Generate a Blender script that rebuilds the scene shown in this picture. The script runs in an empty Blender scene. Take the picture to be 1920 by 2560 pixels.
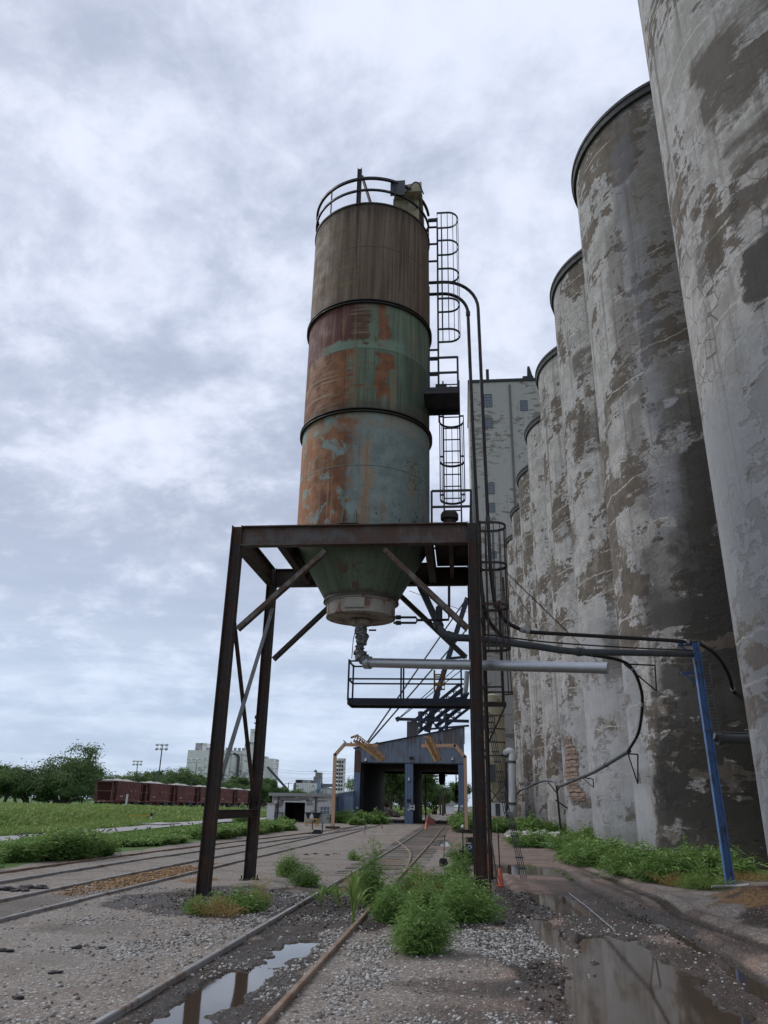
import bpy, math, random
import numpy as np
from mathutils import Vector, Matrix
R = math.radians
S = bpy.context.scene
COL = S.collection
random.seed(7)

# ------------------------------------------------------------------ camera
FPX, PITCH, ROLL, YAW, EYE = 1870.0, 21.35, 1.2, 6.2, 1.95
def basis():
    y, p, r = R(YAW), R(PITCH), R(ROLL)
    f = Vector((-math.sin(y)*math.cos(p), math.cos(y)*math.cos(p), math.sin(p)))
    rt = Vector((math.cos(y), math.sin(y), 0)); up = rt.cross(f)
    return f, math.cos(r)*rt + math.sin(r)*up, -math.sin(r)*rt + math.cos(r)*up
CF, CR, CU = basis()
cam_d = bpy.data.cameras.new('camera'); cam = bpy.data.objects.new('camera', cam_d); COL.objects.link(cam)
m = Matrix((CR, CU, -CF)).transposed().to_4x4(); m.translation = (0, 0, EYE); cam.matrix_world = m
cam_d.sensor_fit = 'VERTICAL'; cam_d.sensor_height = 24.0; cam_d.lens = 24.0*FPX/2560.0
cam_d.clip_start = 0.1; cam_d.clip_end = 5000
S.camera = cam

# ------------------------------------------------------------------ colour management
S.view_settings.view_transform = 'Standard'; S.view_settings.look = 'None'
S.view_settings.exposure = 1.18; S.view_settings.gamma = 1.0

# ------------------------------------------------------------------ node helper
class V_:
    """a socket that can be used in arithmetic"""
    def __init__(s, nt, o): s.nt, s.o = nt, o
    def _m(s, op, b, c=None): return s.nt.math(op, s, b, c)
    def __add__(s, b): return s._m('ADD', b)
    __radd__ = __add__
    def __mul__(s, b): return s._m('MULTIPLY', b)
    __rmul__ = __mul__
    def __sub__(s, b): return s._m('SUBTRACT', b)
    def __rsub__(s, b): return s.nt.math('SUBTRACT', b, s)
    def __truediv__(s, b): return s._m('DIVIDE', b)
class NT:
    def __init__(s, tree): s.t = tree; s.n = tree.nodes; s.l = tree.links
    def put(s, sock, v):
        if isinstance(v, V_): s.l.new(v.o, sock)
        elif v is not None: sock.default_value = v
    def math(s, op, a, b=None, c=None, clamp=False):
        n = s.n.new('ShaderNodeMath'); n.operation = op; n.use_clamp = clamp
        for i, v in enumerate((a, b, c)):
            if v is not None: s.put(n.inputs[i], v)
        return V_(s, n.outputs[0])
    def sm(s, v, lo, hi, a=0.0, b=1.0):
        n = s.n.new('ShaderNodeMapRange'); n.interpolation_type = 'SMOOTHSTEP'
        s.put(n.inputs[0], v)
        for i, x in enumerate((lo, hi, a, b)): s.put(n.inputs[i+1], x)
        return V_(s, n.outputs[0])
    def vec(s, x=0.0, y=0.0, z=0.0):
        n = s.n.new('ShaderNodeCombineXYZ')
        for i, v in enumerate((x, y, z)): s.put(n.inputs[i], v)
        return V_(s, n.outputs[0])
    def sep(s, v):
        n = s.n.new('ShaderNodeSeparateXYZ'); s.put(n.inputs[0], v); return [V_(s, o) for o in n.outputs]
    def vm(s, op, a, b=None):
        n = s.n.new('ShaderNodeVectorMath'); n.operation = op; s.put(n.inputs[0], a)
        if b is not None: s.put(n.inputs[1], b)
        return V_(s, n.outputs['Value' if op in ('LENGTH', 'DOT_PRODUCT') else 0])
    def noise(s, v, sc, det=4.0, ro=0.55, dist=0.0, col=False):
        n = s.n.new('ShaderNodeTexNoise'); s.put(n.inputs['Vector'], v); s.put(n.inputs['Scale'], sc)
        n.inputs['Detail'].default_value = det; n.inputs['Roughness'].default_value = ro; n.inputs['Distortion'].default_value = dist
        return V_(s, n.outputs[1 if col else 0])
    def voro(s, v, sc, feat='F1', out=0, rnd=1.0):
        n = s.n.new('ShaderNodeTexVoronoi'); n.feature = feat; s.put(n.inputs['Vector'], v); s.put(n.inputs['Scale'], sc)
        if 'Randomness' in n.inputs: n.inputs['Randomness'].default_value = rnd
        return V_(s, n.outputs[out])
    def mix(s, f, a, b, mode='MIX'):
        n = s.n.new('ShaderNodeMix'); n.data_type = 'RGBA'; n.blend_type = mode; n.clamp_factor = True
        s.put(n.inputs[0], f)
        for i, v in ((6, a), (7, b)):
            if isinstance(v, tuple) and len(v) == 3: v = v + (1,)
            s.put(n.inputs[i], v)
        return V_(s, n.outputs[2])
    def coord(s, k='Object'): return V_(s, s.n.new('ShaderNodeTexCoord').outputs[k])
    def pos(s): return V_(s, s.n.new('ShaderNodeNewGeometry').outputs['Position'])
    def attr(s, name, out='Fac'):
        n = s.n.new('ShaderNodeAttribute'); n.attribute_name = name; return V_(s, n.outputs[out])
    def rnd(s): return V_(s, s.n.new('ShaderNodeObjectInfo').outputs['Random'])
    def bump(s, h, st=0.3, d=0.02, nrm=None):
        n = s.n.new('ShaderNodeBump'); n.inputs['Strength'].default_value = st; n.inputs['Distance'].default_value = d
        s.put(n.inputs['Height'], h); s.put(n.inputs['Normal'], nrm); return V_(s, n.outputs[0])
def mat(name):
    m = bpy.data.materials.new(name); m.use_nodes = True; nt = NT(m.node_tree)
    b = m.node_tree.nodes['Principled BSDF']; return m, nt, b
def setp(nt, b, col=None, rough=None, metal=None, nrm=None, spec=None):
    if col is not None: nt.put(b.inputs['Base Color'], col + (1,) if isinstance(col, tuple) else col)
    for k, v in (('Roughness', rough), ('Metallic', metal), ('Normal', nrm), ('Specular IOR Level', spec)):
        if v is not None: nt.put(b.inputs[k], v)

# ------------------------------------------------------------------ sky and light
SUN_EL, SUN_AZ = 42.0, 285.0      # veiled by cloud, high on the left; azimuth clockwise from +Y
W = bpy.data.worlds.new('World'); S.world = W; W.use_nodes = True
nt = NT(W.node_tree); W.node_tree.nodes.clear()
sky = W.node_tree.nodes.new('ShaderNodeTexSky'); sky.sky_type = 'NISHITA'; sky.sun_disc = False
sky.sun_elevation = R(SUN_EL); sky.sun_rotation = R(SUN_AZ); sky.dust_density = 2.0
skyc = V_(nt, sky.outputs[0])
d = nt.coord('Generated'); x, y, z = nt.sep(d)
zc = nt.math('MAXIMUM', z, 0.0)
den = zc*0.75 + 0.27
px, py = x/den, y/den
p1 = nt.vec(px, py, 3.7)
# clouds: broken masses with ragged edges, then finer tufts
wx = nt.noise(nt.vec(px*1.1, py*1.1, 5.5), 1.0, 3.0, 0.5, 0.0, True); wv = nt.vm('MULTIPLY', nt.vm('SUBTRACT', wx, (0.5, 0.5, 0.5)), (0.30, 0.30, 0.30))
pw = nt.vm('ADD', nt.vec(px*1.15, py*1.15, 9.2), wv)
big = nt.noise(pw, 1.15, 3.0, 0.5, 0.0)
med = nt.noise(pw, 3.1, 8.0, 0.60, 0.0)
fin = nt.noise(nt.vm('ADD', nt.vec(px, py*1.1, 1.3), wv), 9.0, 6.0, 0.62, 0.0)
dens = big*0.36 + med*0.44 + fin*0.20
lit = nt.sm(z, 0.60, 0.88)*0.035 + x*0.05 - 0.005
c1 = nt.sm(dens - lit, 0.375, 0.60)
bright = (3.72, 3.98, 4.68); dark = (2.0, 2.26, 2.88)
cl = nt.mix(c1, bright, dark)
cl = nt.mix(nt.sm(fin*0.5+med*0.5, 0.52, 0.36)*0.35, cl, (3.8, 3.95, 4.55))
# low on the horizon the deck turns blue grey with faint flat streaks
streak = nt.noise(nt.vec(x*3.0, y*3.0, z*22.0), 1.2, 6.0, 0.6)
low = nt.mix(nt.sm(streak, 0.36, 0.66), (2.15, 2.75, 3.65), (3.1, 3.65, 4.5))
cl = nt.mix(nt.sm(z, 0.36, 0.02)*0.78, cl, low)
cl = nt.vm('MULTIPLY', cl, nt.vec(*[nt.sm(y, -0.75, 0.25, 0.88, 1.0)]*3))   # unseen sky behind the camera, dimmed to shape the light
mixn = nt.mix(0.95, skyc, cl)
bg = W.node_tree.nodes.new('ShaderNodeBackground'); nt.put(bg.inputs[0], mixn); bg.inputs[1].default_value = 0.1
wo = W.node_tree.nodes.new('ShaderNodeOutputWorld'); nt.l.new(bg.outputs[0], wo.inputs[0])
sun_d = bpy.data.lights.new('sun', 'SUN'); sun = bpy.data.objects.new('sun', sun_d); COL.objects.link(sun)
sun_d.energy = 0.9; sun_d.angle = R(30); sun_d.color = (1.0, 0.98, 0.96)
sv = Vector((math.sin(R(SUN_AZ))*math.cos(R(SUN_EL)), math.cos(R(SUN_AZ))*math.cos(R(SUN_EL)), math.sin(R(SUN_EL))))
sun.rotation_euler = sv.to_track_quat('Z', 'Y').to_euler()

# ------------------------------------------------------------------ picture point -> place at a known depth
ZM_ = dict(S=(0, 0, 1.0), K=(0, 0, 1/1.1573), Z1=(740, 400, 3.316), Z2=(740, 900, 2.765), Z3=(480, 1280, 2.183), Z4=(800, 1780, 3.77),
    Z5=(0, 1800, 2.37), Z6=(1150, 1500, 2.155), Z7=(0, 2060, 1.728), Z8=(960, 2060, 1.728), ZA=(1150, 0, 2.01), ZB=(1150, 900, 2.155),
    ZD=(1140, 1680, 4.253), ZE=(200, 1850, 3.19), ZF=(640, 1900, 5.925), ZG=(840, 1640, 4.608), ZH=(900, 420, 5.925), ZI=(1060, 520, 6.143),
    ZJ=(1060, 880, 4.915), ZK=(1180, 1300, 5.53), ZL=(1100, 2040, 6.9125), ZM=(900, 2050, 4.608))
def _ray(z, u, v):
    o = ZM_[z]; u, v = o[0]+u/o[2], o[1]+v/o[2]
    return CF*FPX + CR*(u-960) + CU*(1280-v)
def ay(z, u, v, Y): d = _ray(z, u, v); return Vector((0, 0, EYE)) + d*(Y/d.y)
def ax(z, u, v, X): d = _ray(z, u, v); return Vector((0, 0, EYE)) + d*(X/d.x)
def gp(z, u, v, h=0.0):
    d = _ray(z, u, v); return Vector((0, 0, EYE)) + d*((h-EYE)/d.z)

# ------------------------------------------------------------------ scene graph helpers
def thing(name, label, cat, loc=(0, 0, 0), group=None, kind=None):
    o = bpy.data.objects.new(name, None); COL.objects.link(o); o.location = loc; o.empty_display_size = 0.2
    tag(o, label, cat, group, kind); return o
def tag(o, label=None, cat=None, group=None, kind=None):
    for k, v in (('label', label), ('category', cat), ('group', group), ('kind', kind)):
        if v: o[k] = v
    return o
def wloc(o):
    v = Vector((0, 0, 0))
    while o: v += Vector(o.location); o = o.parent
    return v
def link(name, me, mt, parent=None, loc=None, smooth=35):
    """me is in world coordinates; its origin moves to the parent's (or loc)"""
    o = bpy.data.objects.new(name, me); COL.objects.link(o)
    if parent is not None:
        me.transform(Matrix.Translation(-wloc(parent))); o.parent = parent
    elif loc is not None:
        me.transform(Matrix.Translation(-Vector(loc))); o.location = loc
    for mm in (mt if isinstance(mt, (list, tuple)) else [mt]): me.materials.append(mm)
    if smooth:
        me.polygons.foreach_set('use_smooth', [True]*len(me.polygons))
        me.set_sharp_from_angle(angle=R(smooth))
    return o
def dup(root, loc=None, label=None, rotz=None, scale=None, group=None, parent=None):
    c = root.copy(); COL.objects.link(c); c.parent = parent
    if loc is not None: c.location = loc
    if rotz is not None: c.rotation_euler = (0, 0, rotz)
    if scale is not None: c.scale = (scale,)*3 if isinstance(scale, (int, float)) else scale
    if label: c['label'] = label
    if group: c['group'] = group
    for ch in [q for q in root.children]: dup(ch, parent=c)
    return c
class MB:
    def __init__(s): s.v = []; s.f = []
    def add(s, vs, fs):
        n = len(s.v); s.v += [tuple(v) for v in vs]; s.f += [tuple(i+n for i in f) for f in fs]
    def box(s, c, d, M=None):
        c = Vector(c); hx, hy, hz = d[0]/2, d[1]/2, d[2]/2; vs = []
        for a in (-hx, hx):
            for b in (-hy, hy):
                for e in (-hz, hz):
                    q = Vector((a, b, e)); vs.append(c + (M @ q if M else q))
        s.add(vs, [(0, 1, 3, 2), (4, 6, 7, 5), (0, 4, 5, 1), (2, 3, 7, 6), (0, 2, 6, 4), (1, 5, 7, 3)])
    def b2(s, x0, x1, y0, y1, z0, z1): s.box(((x0+x1)/2, (y0+y1)/2, (z0+z1)/2), (abs(x1-x0), abs(y1-y0), abs(z1-z0)))
    def frame(s, p0, p1, up=(0, 0, 1)):
        p0, p1 = Vector(p0), Vector(p1); d = (p1-p0); L = d.length; d.normalize(); up = Vector(up)
        if abs(d.dot(up.normalized())) > 0.98: up = Vector((1, 0, 0)) if abs(d.x) < 0.9 else Vector((0, 1, 0))
        sd = d.cross(up).normalized(); u = sd.cross(d).normalized()
        return (p0+p1)/2, L, Matrix((sd, d, u)).transposed()
    def bar(s, p0, p1, w, h=None, up=(0, 0, 1)):
        c, L, M = s.frame(p0, p1, up); s.box(c, (w, L, h or w), M)
    def ibeam(s, p0, p1, d, w, t=0.016, up=(0, 0, 1)):
        c, L, M = s.frame(p0, p1, up)
        s.box(c + M @ Vector((0, 0, d/2-t/2)), (w, L, t), M); s.box(c - M @ Vector((0, 0, d/2-t/2)), (w, L, t), M)
        s.box(c, (t*0.8, L, d-2*t), M)
    def angle(s, p0, p1, w, t=0.012, up=(0, 0, 1)):
        c, L, M = s.frame(p0, p1, up)
        s.box(c + M @ Vector((0, 0, w/2-t/2)), (w, L, t), M); s.box(c + M @ Vector((w/2-t/2, 0, -t/2)), (t, L, w-t), M)
    def tube(s, pts, r, n=10, cap=True):
        pts = [Vector(p) for p in pts]; k = len(pts); rs = r if isinstance(r, (list, tuple)) else [r]*k
        t0 = (pts[1]-pts[0]).normalized(); a = Vector((0, 0, 1)) if abs(t0.z) < 0.9 else Vector((1, 0, 0))
        u = t0.cross(a).normalized(); vs = []
        for i in range(k):
            t = (pts[min(i+1, k-1)]-pts[max(i-1, 0)]).normalized()
            u = (u - t*u.dot(t)).normalized(); w = t.cross(u)
            for j in range(n):
                q = 2*math.pi*j/n; vs.append(pts[i] + (u*math.cos(q) + w*math.sin(q))*rs[i])
        fs = [(i*n+j, i*n+(j+1) % n, (i+1)*n+(j+1) % n, (i+1)*n+j) for i in range(k-1) for j in range(n)]
        if cap: fs += [tuple(range(n))[::-1], tuple((k-1)*n+j for j in range(n))]
        s.add(vs, fs)
    def lathe(s, prof, c=(0, 0), n=48, a0=0.0, a1=2*math.pi):
        full = abs(a1-a0-2*math.pi) < 1e-6; m = n if full else n+1; vs = []
        for (r, z) in prof:
            for j in range(m):
                q = a0+(a1-a0)*j/n; vs.append((c[0]+r*math.cos(q), c[1]+r*math.sin(q), z))
        fs = []
        for i in range(len(prof)-1):
            for j in range(n):
                j2 = (j+1) % m; fs.append((i*m+j, i*m+j2, (i+1)*m+j2, (i+1)*m+j))
        s.add(vs, fs)
    def disc(s, c, r, z, n=32): s.add([(c[0]+r*math.cos(2*math.pi*j/n), c[1]+r*math.sin(2*math.pi*j/n), z) for j in range(n)], [tuple(range(n))])
    def poly(s, pts): s.add(pts, [tuple(range(len(pts)))])
    def prism(s, pts, off):
        """flat outline pts pushed along off"""
        n = len(pts); off = Vector(off); a = [Vector(p) for p in pts]; b = [p+off for p in a]
        s.add(a+b, [tuple(range(n))[::-1], tuple(range(n, 2*n))] + [(i, (i+1) % n, n+(i+1) % n, n+i) for i in range(n)])
    def build(s, name, mt, parent=None, loc=None, smooth=35):
        me = bpy.data.meshes.new(name); me.from_pydata(s.v, [], s.f); me.update()
        return link(name, me, mt, parent, loc, smooth)
def curve(pts, n=8):
    """Catmull-Rom through pts"""
    P = [Vector(p) for p in pts]; P = [P[0]*2-P[1]] + P + [P[-1]*2-P[-2]]; out = []
    for i in range(1, len(P)-2):
        for k in range(n):
            t = k/n; a, b, c, d_ = P[i-1:i+3]
            out.append(0.5*((2*b)+(c-a)*t+(2*a-5*b+4*c-d_)*t*t+(3*b-a-3*c+d_)*t**3))
    out.append(P[-2]); return out
def npmesh(name, V, F, mt, loc=None, kind=None, attrs=None, smooth=0):
    """numpy verts (n,3) and quads/tris (m,k) -> one object"""
    me = bpy.data.meshes.new(name); k = F.shape[1]
    me.vertices.add(len(V)); me.vertices.foreach_set('co', V.astype(np.float32).ravel())
    me.loops.add(F.size); me.loops.foreach_set('vertex_index', F.astype(np.int32).ravel())
    me.polygons.add(len(F)); me.polygons.foreach_set('loop_start', np.arange(0, F.size, k, dtype=np.int32))
    me.update(calc_edges=True)
    for an, (typ, arr) in (attrs or {}).items():
        a = me.attributes.new(an, typ, 'POINT'); a.data.foreach_set('color' if 'COLOR' in typ else 'value', arr.astype(np.float32).ravel())
    if smooth: me.polygons.foreach_set('use_smooth', [True]*len(me.polygons))
    me.materials.append(mt)
    o = bpy.data.objects.new(name, me); COL.objects.link(o)
    if loc is not None: o.location = loc
    if kind: o['kind'] = kind
    return o
# 2D value noise for shaping the ground
_H = np.random.RandomState(11).rand(512, 512)
def vn(x, y):
    xi = np.floor(x).astype(int); yi = np.floor(y).astype(int); fx = x-xi; fy = y-yi
    fx = fx*fx*(3-2*fx); fy = fy*fy*(3-2*fy)
    g = lambda a, b: _H[a % 512, b % 512]
    return (g(xi, yi)*(1-fx)+g(xi+1, yi)*fx)*(1-fy)+(g(xi, yi+1)*(1-fx)+g(xi+1, yi+1)*fx)*fy
def fbm(x, y, s, o=4, g=0.5):
    x, y = np.asarray(x, float)*s+37.1, np.asarray(y, float)*s+91.7; a = 1.0; t = 0; n = 0
    for i in range(o): t = t+a*vn(x, y); n += a; a *= g; x, y = x*2.03+5.1, y*2.03+1.7
    return t/n
def sst(v, a, b): t = np.clip((v-a)/(b-a), 0, 1); return t*t*(3-2*t)

# ------------------------------------------------------------------ materials
def steel(name, base, rust, amt=0.5, rough=0.6, sc=3.0, dirt=0.35):
    """painted or bare steel with rust blooms and vertical streaks"""
    m, nt, b = mat(name); p = nt.pos(); x, y, z = nt.sep(p)
    a = nt.noise(p, sc, 6, 0.6, 0.3); st = nt.noise(nt.vec(x*9, y*9, z*0.7), 1.4, 4, 0.6)
    f = nt.sm(a*0.65+st*0.35, 0.62-amt*0.3, 0.72-amt*0.3)
    c = nt.mix(f, base, rust)
    c = nt.mix(nt.noise(p, sc*7, 4, 0.6)*dirt*1.6, c, tuple(v*0.35 for v in base))
    c = nt.mix(nt.sm(nt.noise(p, sc*2.3, 5, 0.65), 0.55, 0.75)*0.5, c, tuple(min(1, v*1.5+0.01) for v in rust))
    setp(nt, b, c, nt.sm(a, 0.3, 0.7, rough-0.1, min(1, rough+0.2)), 0.0, nt.bump(nt.noise(p, 30, 4, 0.6), 0.25, 0.004), 0.4)
    return m
def plain(name, c, rough=0.6, metal=0.0, var=0.25, sc=4.0, bump=0.15):
    m, nt, b = mat(name); p = nt.pos(); n = nt.noise(p, sc, 5, 0.6); g = nt.noise(p, sc*9, 3, 0.6)
    col = nt.mix(n*0.7+g*0.5-0.1, tuple(v*(1-var) for v in c), tuple(min(1, v*(1+var)) for v in c))
    setp(nt, b, col, nt.sm(n, 0.3, 0.7, max(0.05, rough-0.08), min(1, rough+0.1)), metal, nt.bump(g, bump, 0.004)); return m
M = {}
M['tower'] = steel('rusted_dark_steel', (0.034, 0.026, 0.022), (0.080, 0.042, 0.028), 0.5, 0.62, 2.2)
M['beam'] = steel('rusted_grey_beam', (0.105, 0.092, 0.086), (0.10, 0.055, 0.040), 0.60, 0.6, 1.6)
M['brace'] = steel('rust_streaked_brace', (0.12, 0.115, 0.10), (0.085, 0.042, 0.025), 0.62, 0.6, 3.0)
M['black'] = plain('black_steel', (0.012, 0.012, 0.016), 0.55)
M['darkpipe'] = steel('dark_pipe', (0.022, 0.022, 0.026), (0.05, 0.028, 0.02), 0.3, 0.45, 2.0)
M['greypipe'] = steel('grey_pipe', (0.075, 0.085, 0.095), (0.06, 0.045, 0.035), 0.30, 0.5, 1.4)
M['rubber'] = plain('black_rubber', (0.012, 0.010, 0.010), 0.5)
M['galv'] = plain('galvanised', (0.44, 0.45, 0.47), 0.38, 0.7, 0.3, 7)
M['blue'] = steel('blue_paint', (0.065, 0.14, 0.30), (0.06, 0.065, 0.09), 0.35, 0.5, 2.0, 0.2)
M['bluedark'] = steel('dark_blue_steel', (0.028, 0.036, 0.062), (0.045, 0.03, 0.03), 0.3, 0.5, 2.0, 0.2)
M['peach'] = plain('peach_paint', (0.60, 0.37, 0.24), 0.55, 0, 0.12, 2)
M['yellow'] = plain('yellow_paint', (0.52, 0.34, 0.07), 0.55, 0, 0.25, 3)
M['ochre'] = steel('ochre_paint', (0.46, 0.27, 0.11), (0.24, 0.11, 0.06), 0.45, 0.6, 3.0)
M['cream'] = steel('cream_paint', (0.40, 0.36, 0.25), (0.20, 0.16, 0.10), 0.28, 0.6, 1.4, 0.2)
M['white'] = plain('white_paint', (0.62, 0.63, 0.65), 0.6, 0, 0.12, 3)
M['orange'] = plain('cone_orange', (0.50, 0.12, 0.06), 0.5, 0, 0.2, 5)
M['railtop'] = steel('rail_steel', (0.24, 0.23, 0.22), (0.17, 0.11, 0.075), 0.4, 0.42, 2.5, 0.2)
M['railrust'] = steel('rusted_rail', (0.23, 0.165, 0.12), (0.17, 0.10, 0.065), 0.5, 0.6, 2.5, 0.2)
M['wood'] = plain('weathered_sleeper', (0.17, 0.15, 0.13), 0.9, 0, 0.4, 3, 0.5)
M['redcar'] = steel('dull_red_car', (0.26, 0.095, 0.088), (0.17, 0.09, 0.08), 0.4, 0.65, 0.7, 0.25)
M['carbody'] = steel('shaded_red_car_side', (0.070, 0.022, 0.022), (0.06, 0.03, 0.026), 0.4, 0.75, 0.7, 0.3)  # car red darkened: the shade between the ribs is put into the colour
M['ballast'] = plain('ballast_load', (0.30, 0.29, 0.27), 0.95, 0, 0.3, 2, 0.4)
M['glass'] = plain('dull_glass', (0.15, 0.175, 0.21), 0.2, 0, 0.3, 1)
M['slab'] = plain('pale_concrete', (0.32, 0.32, 0.31), 0.9, 0, 0.15, 2)
M['straw'] = plain('dry_stalk', (0.36, 0.25, 0.10), 0.8, 0, 0.3, 5)
M['shaft'] = plain('unlit_interior', (0.018, 0.018, 0.021), 0.85, 0, 0.3, 2)  # near black, so the gloom of unlit interiors is painted into the walls
M['greenhose'] = plain('green_hose', (0.05, 0.16, 0.11), 0.5)
M['bark'] = plain('bark', (0.060, 0.048, 0.038), 0.9, 0, 0.35, 3, 0.6)
M['bird'] = plain('black_feathers', (0.012, 0.012, 0.015), 0.6)
M['band'] = steel('dark_band', (0.028, 0.024, 0.022), (0.05, 0.028, 0.02), 0.4, 0.6)
M['navy'] = plain('navy_board', (0.016, 0.032, 0.085), 0.5)

def corrugated(name, base, rust, ramt, axis='x', pitch=0.28):
    m, nt, b = mat(name); p = nt.pos(); x, y, z = nt.sep(p); u = x if axis == 'x' else y
    w = nt.math('SINE', u*(2*math.pi/pitch)); w = nt.sm(w, -0.35, 0.35)
    st = nt.noise(nt.vec(x*3.0, y*3.0, z*0.22), 1.3, 5, 0.6); a = nt.noise(p, 0.55, 5, 0.6, 0.3)
    f = nt.sm(st*0.55+a*0.45 + (z-7.2)*0.018*(1 if ramt else 0), 0.50-ramt*0.1, 0.64-ramt*0.1)
    c = nt.mix(f, base, rust) if ramt else nt.mix(f*0.4, base, tuple(v*0.6 for v in base))
    c = nt.mix(nt.noise(p, 5, 5, 0.6)*0.45, c, tuple(v*0.4 for v in base))
    c = nt.mix(nt.sm(w, 0.2, 0.0)*0.22, c, tuple(v*0.45 for v in base))
    setp(nt, b, c, 0.5, 0.0, nt.bump(w, 0.8, 0.04), 0.4); return m
M['shed'] = corrugated('blue_corrugated', (0.225, 0.275, 0.365), (0.145, 0.12, 0.11), 0.45)
M['shedlow'] = corrugated('blue_corrugated_clean', (0.165, 0.235, 0.36), (0.1, 0.07, 0.05), 0.0)
M['shedrust'] = corrugated('rusty_corrugated', (0.13, 0.075, 0.06), (0.08, 0.05, 0.045), 0.7)
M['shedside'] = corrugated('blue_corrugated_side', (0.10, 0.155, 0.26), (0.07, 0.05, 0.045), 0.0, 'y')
M['palepanel'] = corrugated('pale_blue_panel', (0.24, 0.32, 0.43), (0.1, 0.07, 0.05), 0.0, 'x', 0.45)
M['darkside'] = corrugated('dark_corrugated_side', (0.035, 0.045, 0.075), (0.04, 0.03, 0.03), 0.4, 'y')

def concrete(name, seed, thr=0.52, stains=(), plaster=(0.345, 0.332, 0.322), bare=(0.128, 0.105, 0.086), RAD=6.35, lines=1.0, crack=1.0):
    """weathered silo wall: patchy pale render over brown concrete; u runs round the wall in metres, z up.
    stains: (u0, u1, z0, z1, soft, colour, strength) - stains and repairs with a shape of their own"""
    m, nt, b = mat(name); x, y, z = nt.sep(nt.coord('Object'))
    u = nt.math('ARCTAN2', y, x*-1.0)*RAD      # 0 faces the track, positive towards +Y
    wob = nt.noise(nt.vec(u, z, seed), 0.35, 5, 0.6)
    warp = (wob-0.5)*2.2
    q = nt.vec(u+warp*0.6, z+warp*0.6, seed*3.1)
    a = nt.noise(nt.vec(u*0.8, z*0.55, seed*1.7), 0.42, 9, 0.66, 0.25)
    h = nt.noise(nt.vec(u*0.35, z*1.25, seed*2.3), 0.55, 8, 0.66, 0.2)
    pat = a*0.50+h*0.30+nt.noise(nt.vec(u*0.8, z*1.4, seed+20), 2.3, 8, 0.68, 0.2)*0.20
    e = nt.sm(pat, thr, thr+0.018)                      # 1 = bare concrete
    n1 = nt.noise(nt.vec(u, z, seed), 1.3, 7, 0.62); n2 = nt.noise(nt.vec(u*3.5, z*0.16, seed), 1.1, 5, 0.6)
    fine = nt.noise(nt.vec(u, z, seed), 7.0, 6, 0.65)
    pl = nt.mix(nt.sm(n1, 0.3, 0.72), plaster, tuple(v*0.68 for v in plaster))
    pl = nt.mix(nt.sm(fine, 0.42, 0.68)*0.45, pl, tuple(min(1, v*1.28) for v in plaster))
    pl = nt.mix(nt.sm(n2, 0.52, 0.76)*0.60, pl, (0.115, 0.105, 0.095))
    br = nt.mix(nt.sm(n1, 0.3, 0.7), bare, tuple(v*0.55 for v in bare))
    br = nt.mix(nt.sm(n2, 0.45, 0.8)*0.6, br, (0.15, 0.135, 0.11))
    mid_ = nt.noise(nt.vec(u*0.7, z*0.9, seed*4.1), 0.8, 9, 0.7, 0.2)
    pl = nt.mix(nt.sm(mid_, 0.50, 0.53)*0.45, pl, (0.17, 0.16, 0.15)); br = nt.mix(nt.sm(mid_, 0.56, 0.60)*0.6, br, (0.23, 0.215, 0.19))
    c = nt.mix(e, pl, br)
    # flaked rims round the patches
    rim = nt.sm(pat, thr-0.022, thr-0.004)*(1.0-e)
    c = nt.mix(rim*nt.sm(fine, 0.42, 0.6)*0.75, c, (0.36, 0.36, 0.37))
    # crazing in the render
    ck = nt.voro(nt.vec(u+warp*0.25, z+warp*0.25, seed), 1.25, 'DISTANCE_TO_EDGE')
    cm = nt.sm(nt.noise(nt.vec(u, z, seed+5), 0.22, 3, 0.5), 0.50, 0.60)
    c = nt.mix(nt.sm(ck, 0.030, 0.008)*cm*(1.0-e)*0.75*crack, c, (0.06, 0.055, 0.05))
    # pale repair lines following the pour joints
    lw = nt.math('PINGPONG', z+(nt.noise(nt.vec(u*0.5, z*0.3, seed+2), 0.9, 5, 0.65)-0.5)*0.9, 0.62)
    lm = nt.sm(nt.noise(nt.vec(u*0.28, z*0.55, seed+8), 0.5, 4, 0.6), 0.45, 0.54)
    c = nt.mix(nt.sm(lw, 0.05, 0.016)*lm*nt.sm(fine, 0.35, 0.5)*lines, c, (0.37, 0.355, 0.33))
    # vertical form marks
    c = nt.mix(nt.sm(nt.noise(nt.vec(u*14, z*0.06, seed), 1.0, 3, 0.6), 0.55, 0.75)*0.16, c, (0.05, 0.045, 0.04))
    run = nt.noise(nt.vec(u*1.7, z*0.045, seed+11), 1.0, 5, 0.6)+(n2-0.5)*0.25
    c = nt.mix(nt.sm(run, 0.54, 0.68)*0.6, c, (0.085, 0.070, 0.058))
    for (u0, u1, z0, z1, so, sc_, k) in stains:
        uu = u+(wob-0.5)*(so*5.0+0.7)+(mid_-0.5)*2.2+(n1-0.5)*0.8; zz = z+(wob-0.5)*(so*9.0+1.5)+(h-0.5)*5.0+(mid_-0.5)*3.0
        f = nt.sm(uu, u0-so, u0+so)*nt.sm(uu, u1+so, u1-so)*nt.sm(zz, z0-so*2, z0+so*2)*nt.sm(zz, z1+so*4, z1-so*4)
        keep = 1.0-nt.sm(h*0.6+mid_*0.4, 0.535, 0.555)*0.8
        c = nt.mix(f*keep*k, c, sc_)
    # dirt splash at the foot
    c = nt.mix(nt.sm(z+(n1-0.5)*3, 2.2, 0.0)*0.45, c, (0.07, 0.065, 0.055))
    hgt = n1*0.5+fine*0.35+(1.0-e)*0.35
    setp(nt, b, c, 0.9, 0.0, nt.bump(hgt, 0.75, 0.05), 0.25)
    return m

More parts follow.
